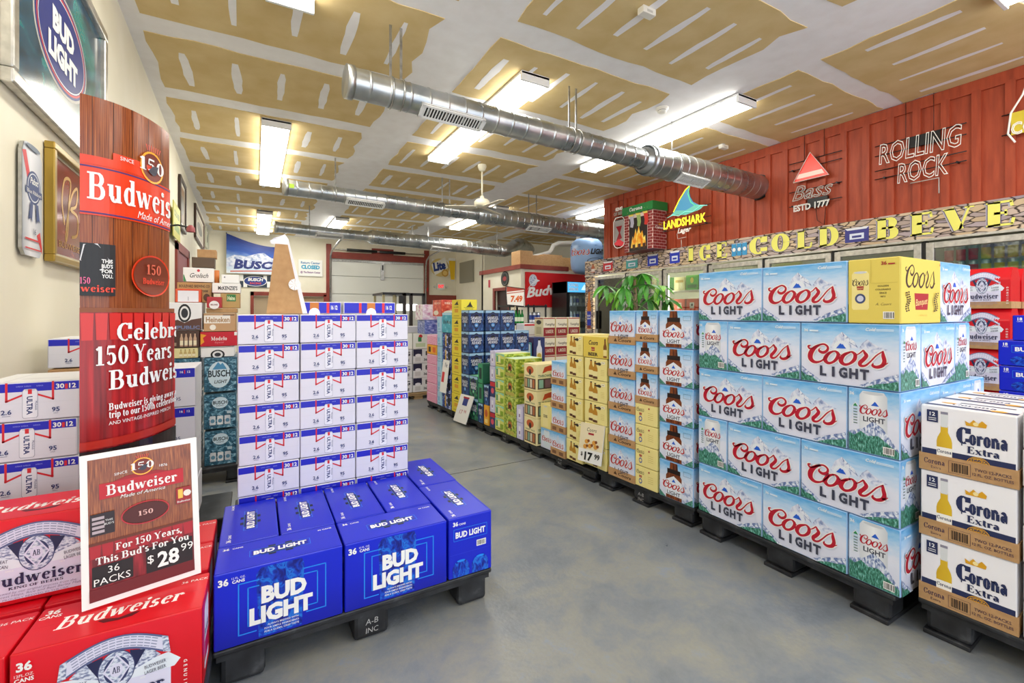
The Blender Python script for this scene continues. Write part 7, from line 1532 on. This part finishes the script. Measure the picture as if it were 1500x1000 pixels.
# glass door drinks fridge
fg = thing('drinks_fridge', 'black glass door drinks fridge with a lit blue header', 'fridge', (6.42, 8.75, 0)); 
for n_, a_, b_ in (('side_wall', (0, 0, 0), (.04, .6, 1.95)), ('side_wall', (.74, 0, 0), (.78, .6, 1.95)), ('back_wall', (.04, .56, 0), (.74, .6, 1.95)), ('base', (.04, 0, 0), (.74, .56, .2))): box(n_, a_, b_, BLACK if n_ != 'back_wall' else M('#e8ecf6'), fg)
box('header', (0, -.02, 1.68), (.78, .56, 1.95), BLACK, fg); a = Art(.74, .24); a.bg(M('#4aa8e0', .3, 0, .9)); a.text('COORS', .18, .14, .07, WHITE, w=.28, bold=.04); a.text('SERVE', .18, .04, .07, WHITE, w=.28, bold=.04); a.poly([(.4, .06), (.5, .2), (.58, .12), (.7, .2), (.72, .05)], M('#bfe4f6', .3, 0, .9)); link('header_print', a.mesh('hp', lambda u, v, q: (u+.02, -.02-q*3, v+1.695)), fg)
for x in (.04, .7): box('door_frame', (x, -.02, .2), (x+.04, .0, 1.68), BLACK, fg)
box('glass_door', (.08, -.012, .2), (.7, -.006, 1.68), glass_mat('cooler_glass'), fg); box('lamp_strip', (.05, .02, .3), (.09, .05, 1.6), M('#ffffff', emit=4), fg)
for z in (.6, 1.0, 1.38): box('shelf', (.05, .05, z-.015), (.73, .55, z), M('#e0e4ee'), fg)
for k in range(6):
    for z in (1.002, 1.382, .602): tag(link('can', can_mesh(('#2438b8', '#c8ccd8', '#8a9ac0')[k % 3], '#e8e8f0', .04, .24), None, (6.42+.16+.095*k, 8.75+.15, z)), '%s tall can, %s in the row on the %s fridge shelf' % (('blue', 'silver', 'grey blue')[k % 3], ['first', 'second', 'third', 'fourth', 'fifth', 'sixth'][k], {1.002: 'middle', 1.382: 'top', .602: 'lower'}[z]), 'can', 'cans in the drinks fridge')
# inflatable can hung from the ceiling
hc = thing('inflatable_can', 'hanging inflatable blue and white beer can with red lettering', 'inflatable', (7.15, 8.9, 2.15)); SKY2 = grad_mat('inflatable_print', [(0, '#c8ccd4'), (1, '#e8eef6')], 'Y')
MB().lathe([(.1, 0), (.3, .04), (.38, .14), (.4, .3), (.4, .66), (.37, .78), (.28, .86), (.1, .88)], (0, 0, 0), M('#8fb0dc', .3), 28).obj('can_body', hc)
a = Art(1.0, .6)
a.poly([(0, .3), (.3, .55), (.5, .4), (.7, .58), (1, .35), (1, .6), (0, .6)], M('#2858b0')); a.coors(.05, .3, .5, CRED, h=.2, edge=WHITE); a.text('LIGHT', .76, .34, .14, M('#26262a'), w=.4, bold=.05, shear=.2); a.ell(.7, .14, .22, .1, M('#3a3438'), 14); a.rect(.86, .1, .98, .28, M('#4a90d0'))
def hfn(u, v, q):
    an = R(160)+R(150)*u/1.0; r = .402+q*6; return (r*math.cos(an), r*math.sin(an), .16+v*.9)
link('can_print', a.mesh('hc', hfn), hc); MB().tube([(0, 0, .88), (0, 0, 1.5)], .003, BLACK, 4).obj('hanging_wire', hc)

# ================================================================== PLANT
supports(2.5, 2.54, .33, .33, .9, 'plain kraft case stack hidden behind the kraft tray cases, under the plant', .121)
pt = thing('potted_plant', 'green money tree with fans of long leaves above the tray cases', 'plant', (2.665, 2.7, .902)); MB().lathe([(.07, 0), (.09, .02), (.11, .16), (.115, .17), (.1, .17)], (0, 0, 0), M('#7a5a44'), 18).obj('pot', pt)
MB().tube([(0, 0, .1), (.01, 0, .3), (0, .01, .58)], [.022, .018, .012], noise_mat('bark', [(.4, '#5a4a30'), (.6, '#7a6a48')], 20), 8).obj('trunk', pt)
LG = [noise_mat('leaf_green_%d' % i, [(.35, a_), (.65, b_)], 12, 3, .35) for i, (a_, b_) in enumerate((('#2f7a20', '#4fa02c'), ('#5aa82e', '#8fcf4a'), ('#256a22', '#3d8a2c')))]
def leaf_mesh(m_):
    mb = MB(); n = 8; L = .15
    for i in range(n):
        t0, t1 = i/n, (i+1)/n; w0, w1 = [.024*math.sin(math.pi*min(1, t*.96+.02))**.7*(1.1-.2*t) for t in (t0, t1)]; z0, z1 = [-.06*t*t for t in (t0, t1)]
        for s_ in (-1, 1):
            P = [(t0*L, 0, z0), (t1*L, 0, z1), (t1*L, s_*w1, z1+abs(w1)*.25), (t0*L, s_*w0, z0+abs(w0)*.25)]
            mb.face(P if s_ > 0 else P[::-1], m_, True)
    return mb.mesh('leaf')
LM = [leaf_mesh(m_) for m_ in LG]; lr = random.Random(11)
for k in range(15):
    az = k*2.4+lr.uniform(-.3, .3); el_ = lr.uniform(-.1, 1.35); ln = lr.uniform(.12, .3); base = Vector((0, 0, .3+.014*k)); tip = base+Vector((math.cos(az)*math.cos(el_), math.sin(az)*math.cos(el_), math.sin(el_)*.9))*ln
    st_ = MB().tube([base, (base+tip)/2+Vector((0, 0, .02)), tip], .0035, LG[0], 5).obj('stalk', pt); nl = lr.choice((5, 6, 6))
    for j in range(nl):
        o = link('leaf', LM[lr.randrange(3)], st_, tip); a2 = az+(j-(nl-1)/2)*R(48 if nl > 5 else 52)
        o.rotation_euler = (lr.uniform(-.2, .2), R(lr.uniform(-5, 50)), a2); s_ = lr.uniform(.7, 1.1); o.scale = (s_, s_*1.05, s_)
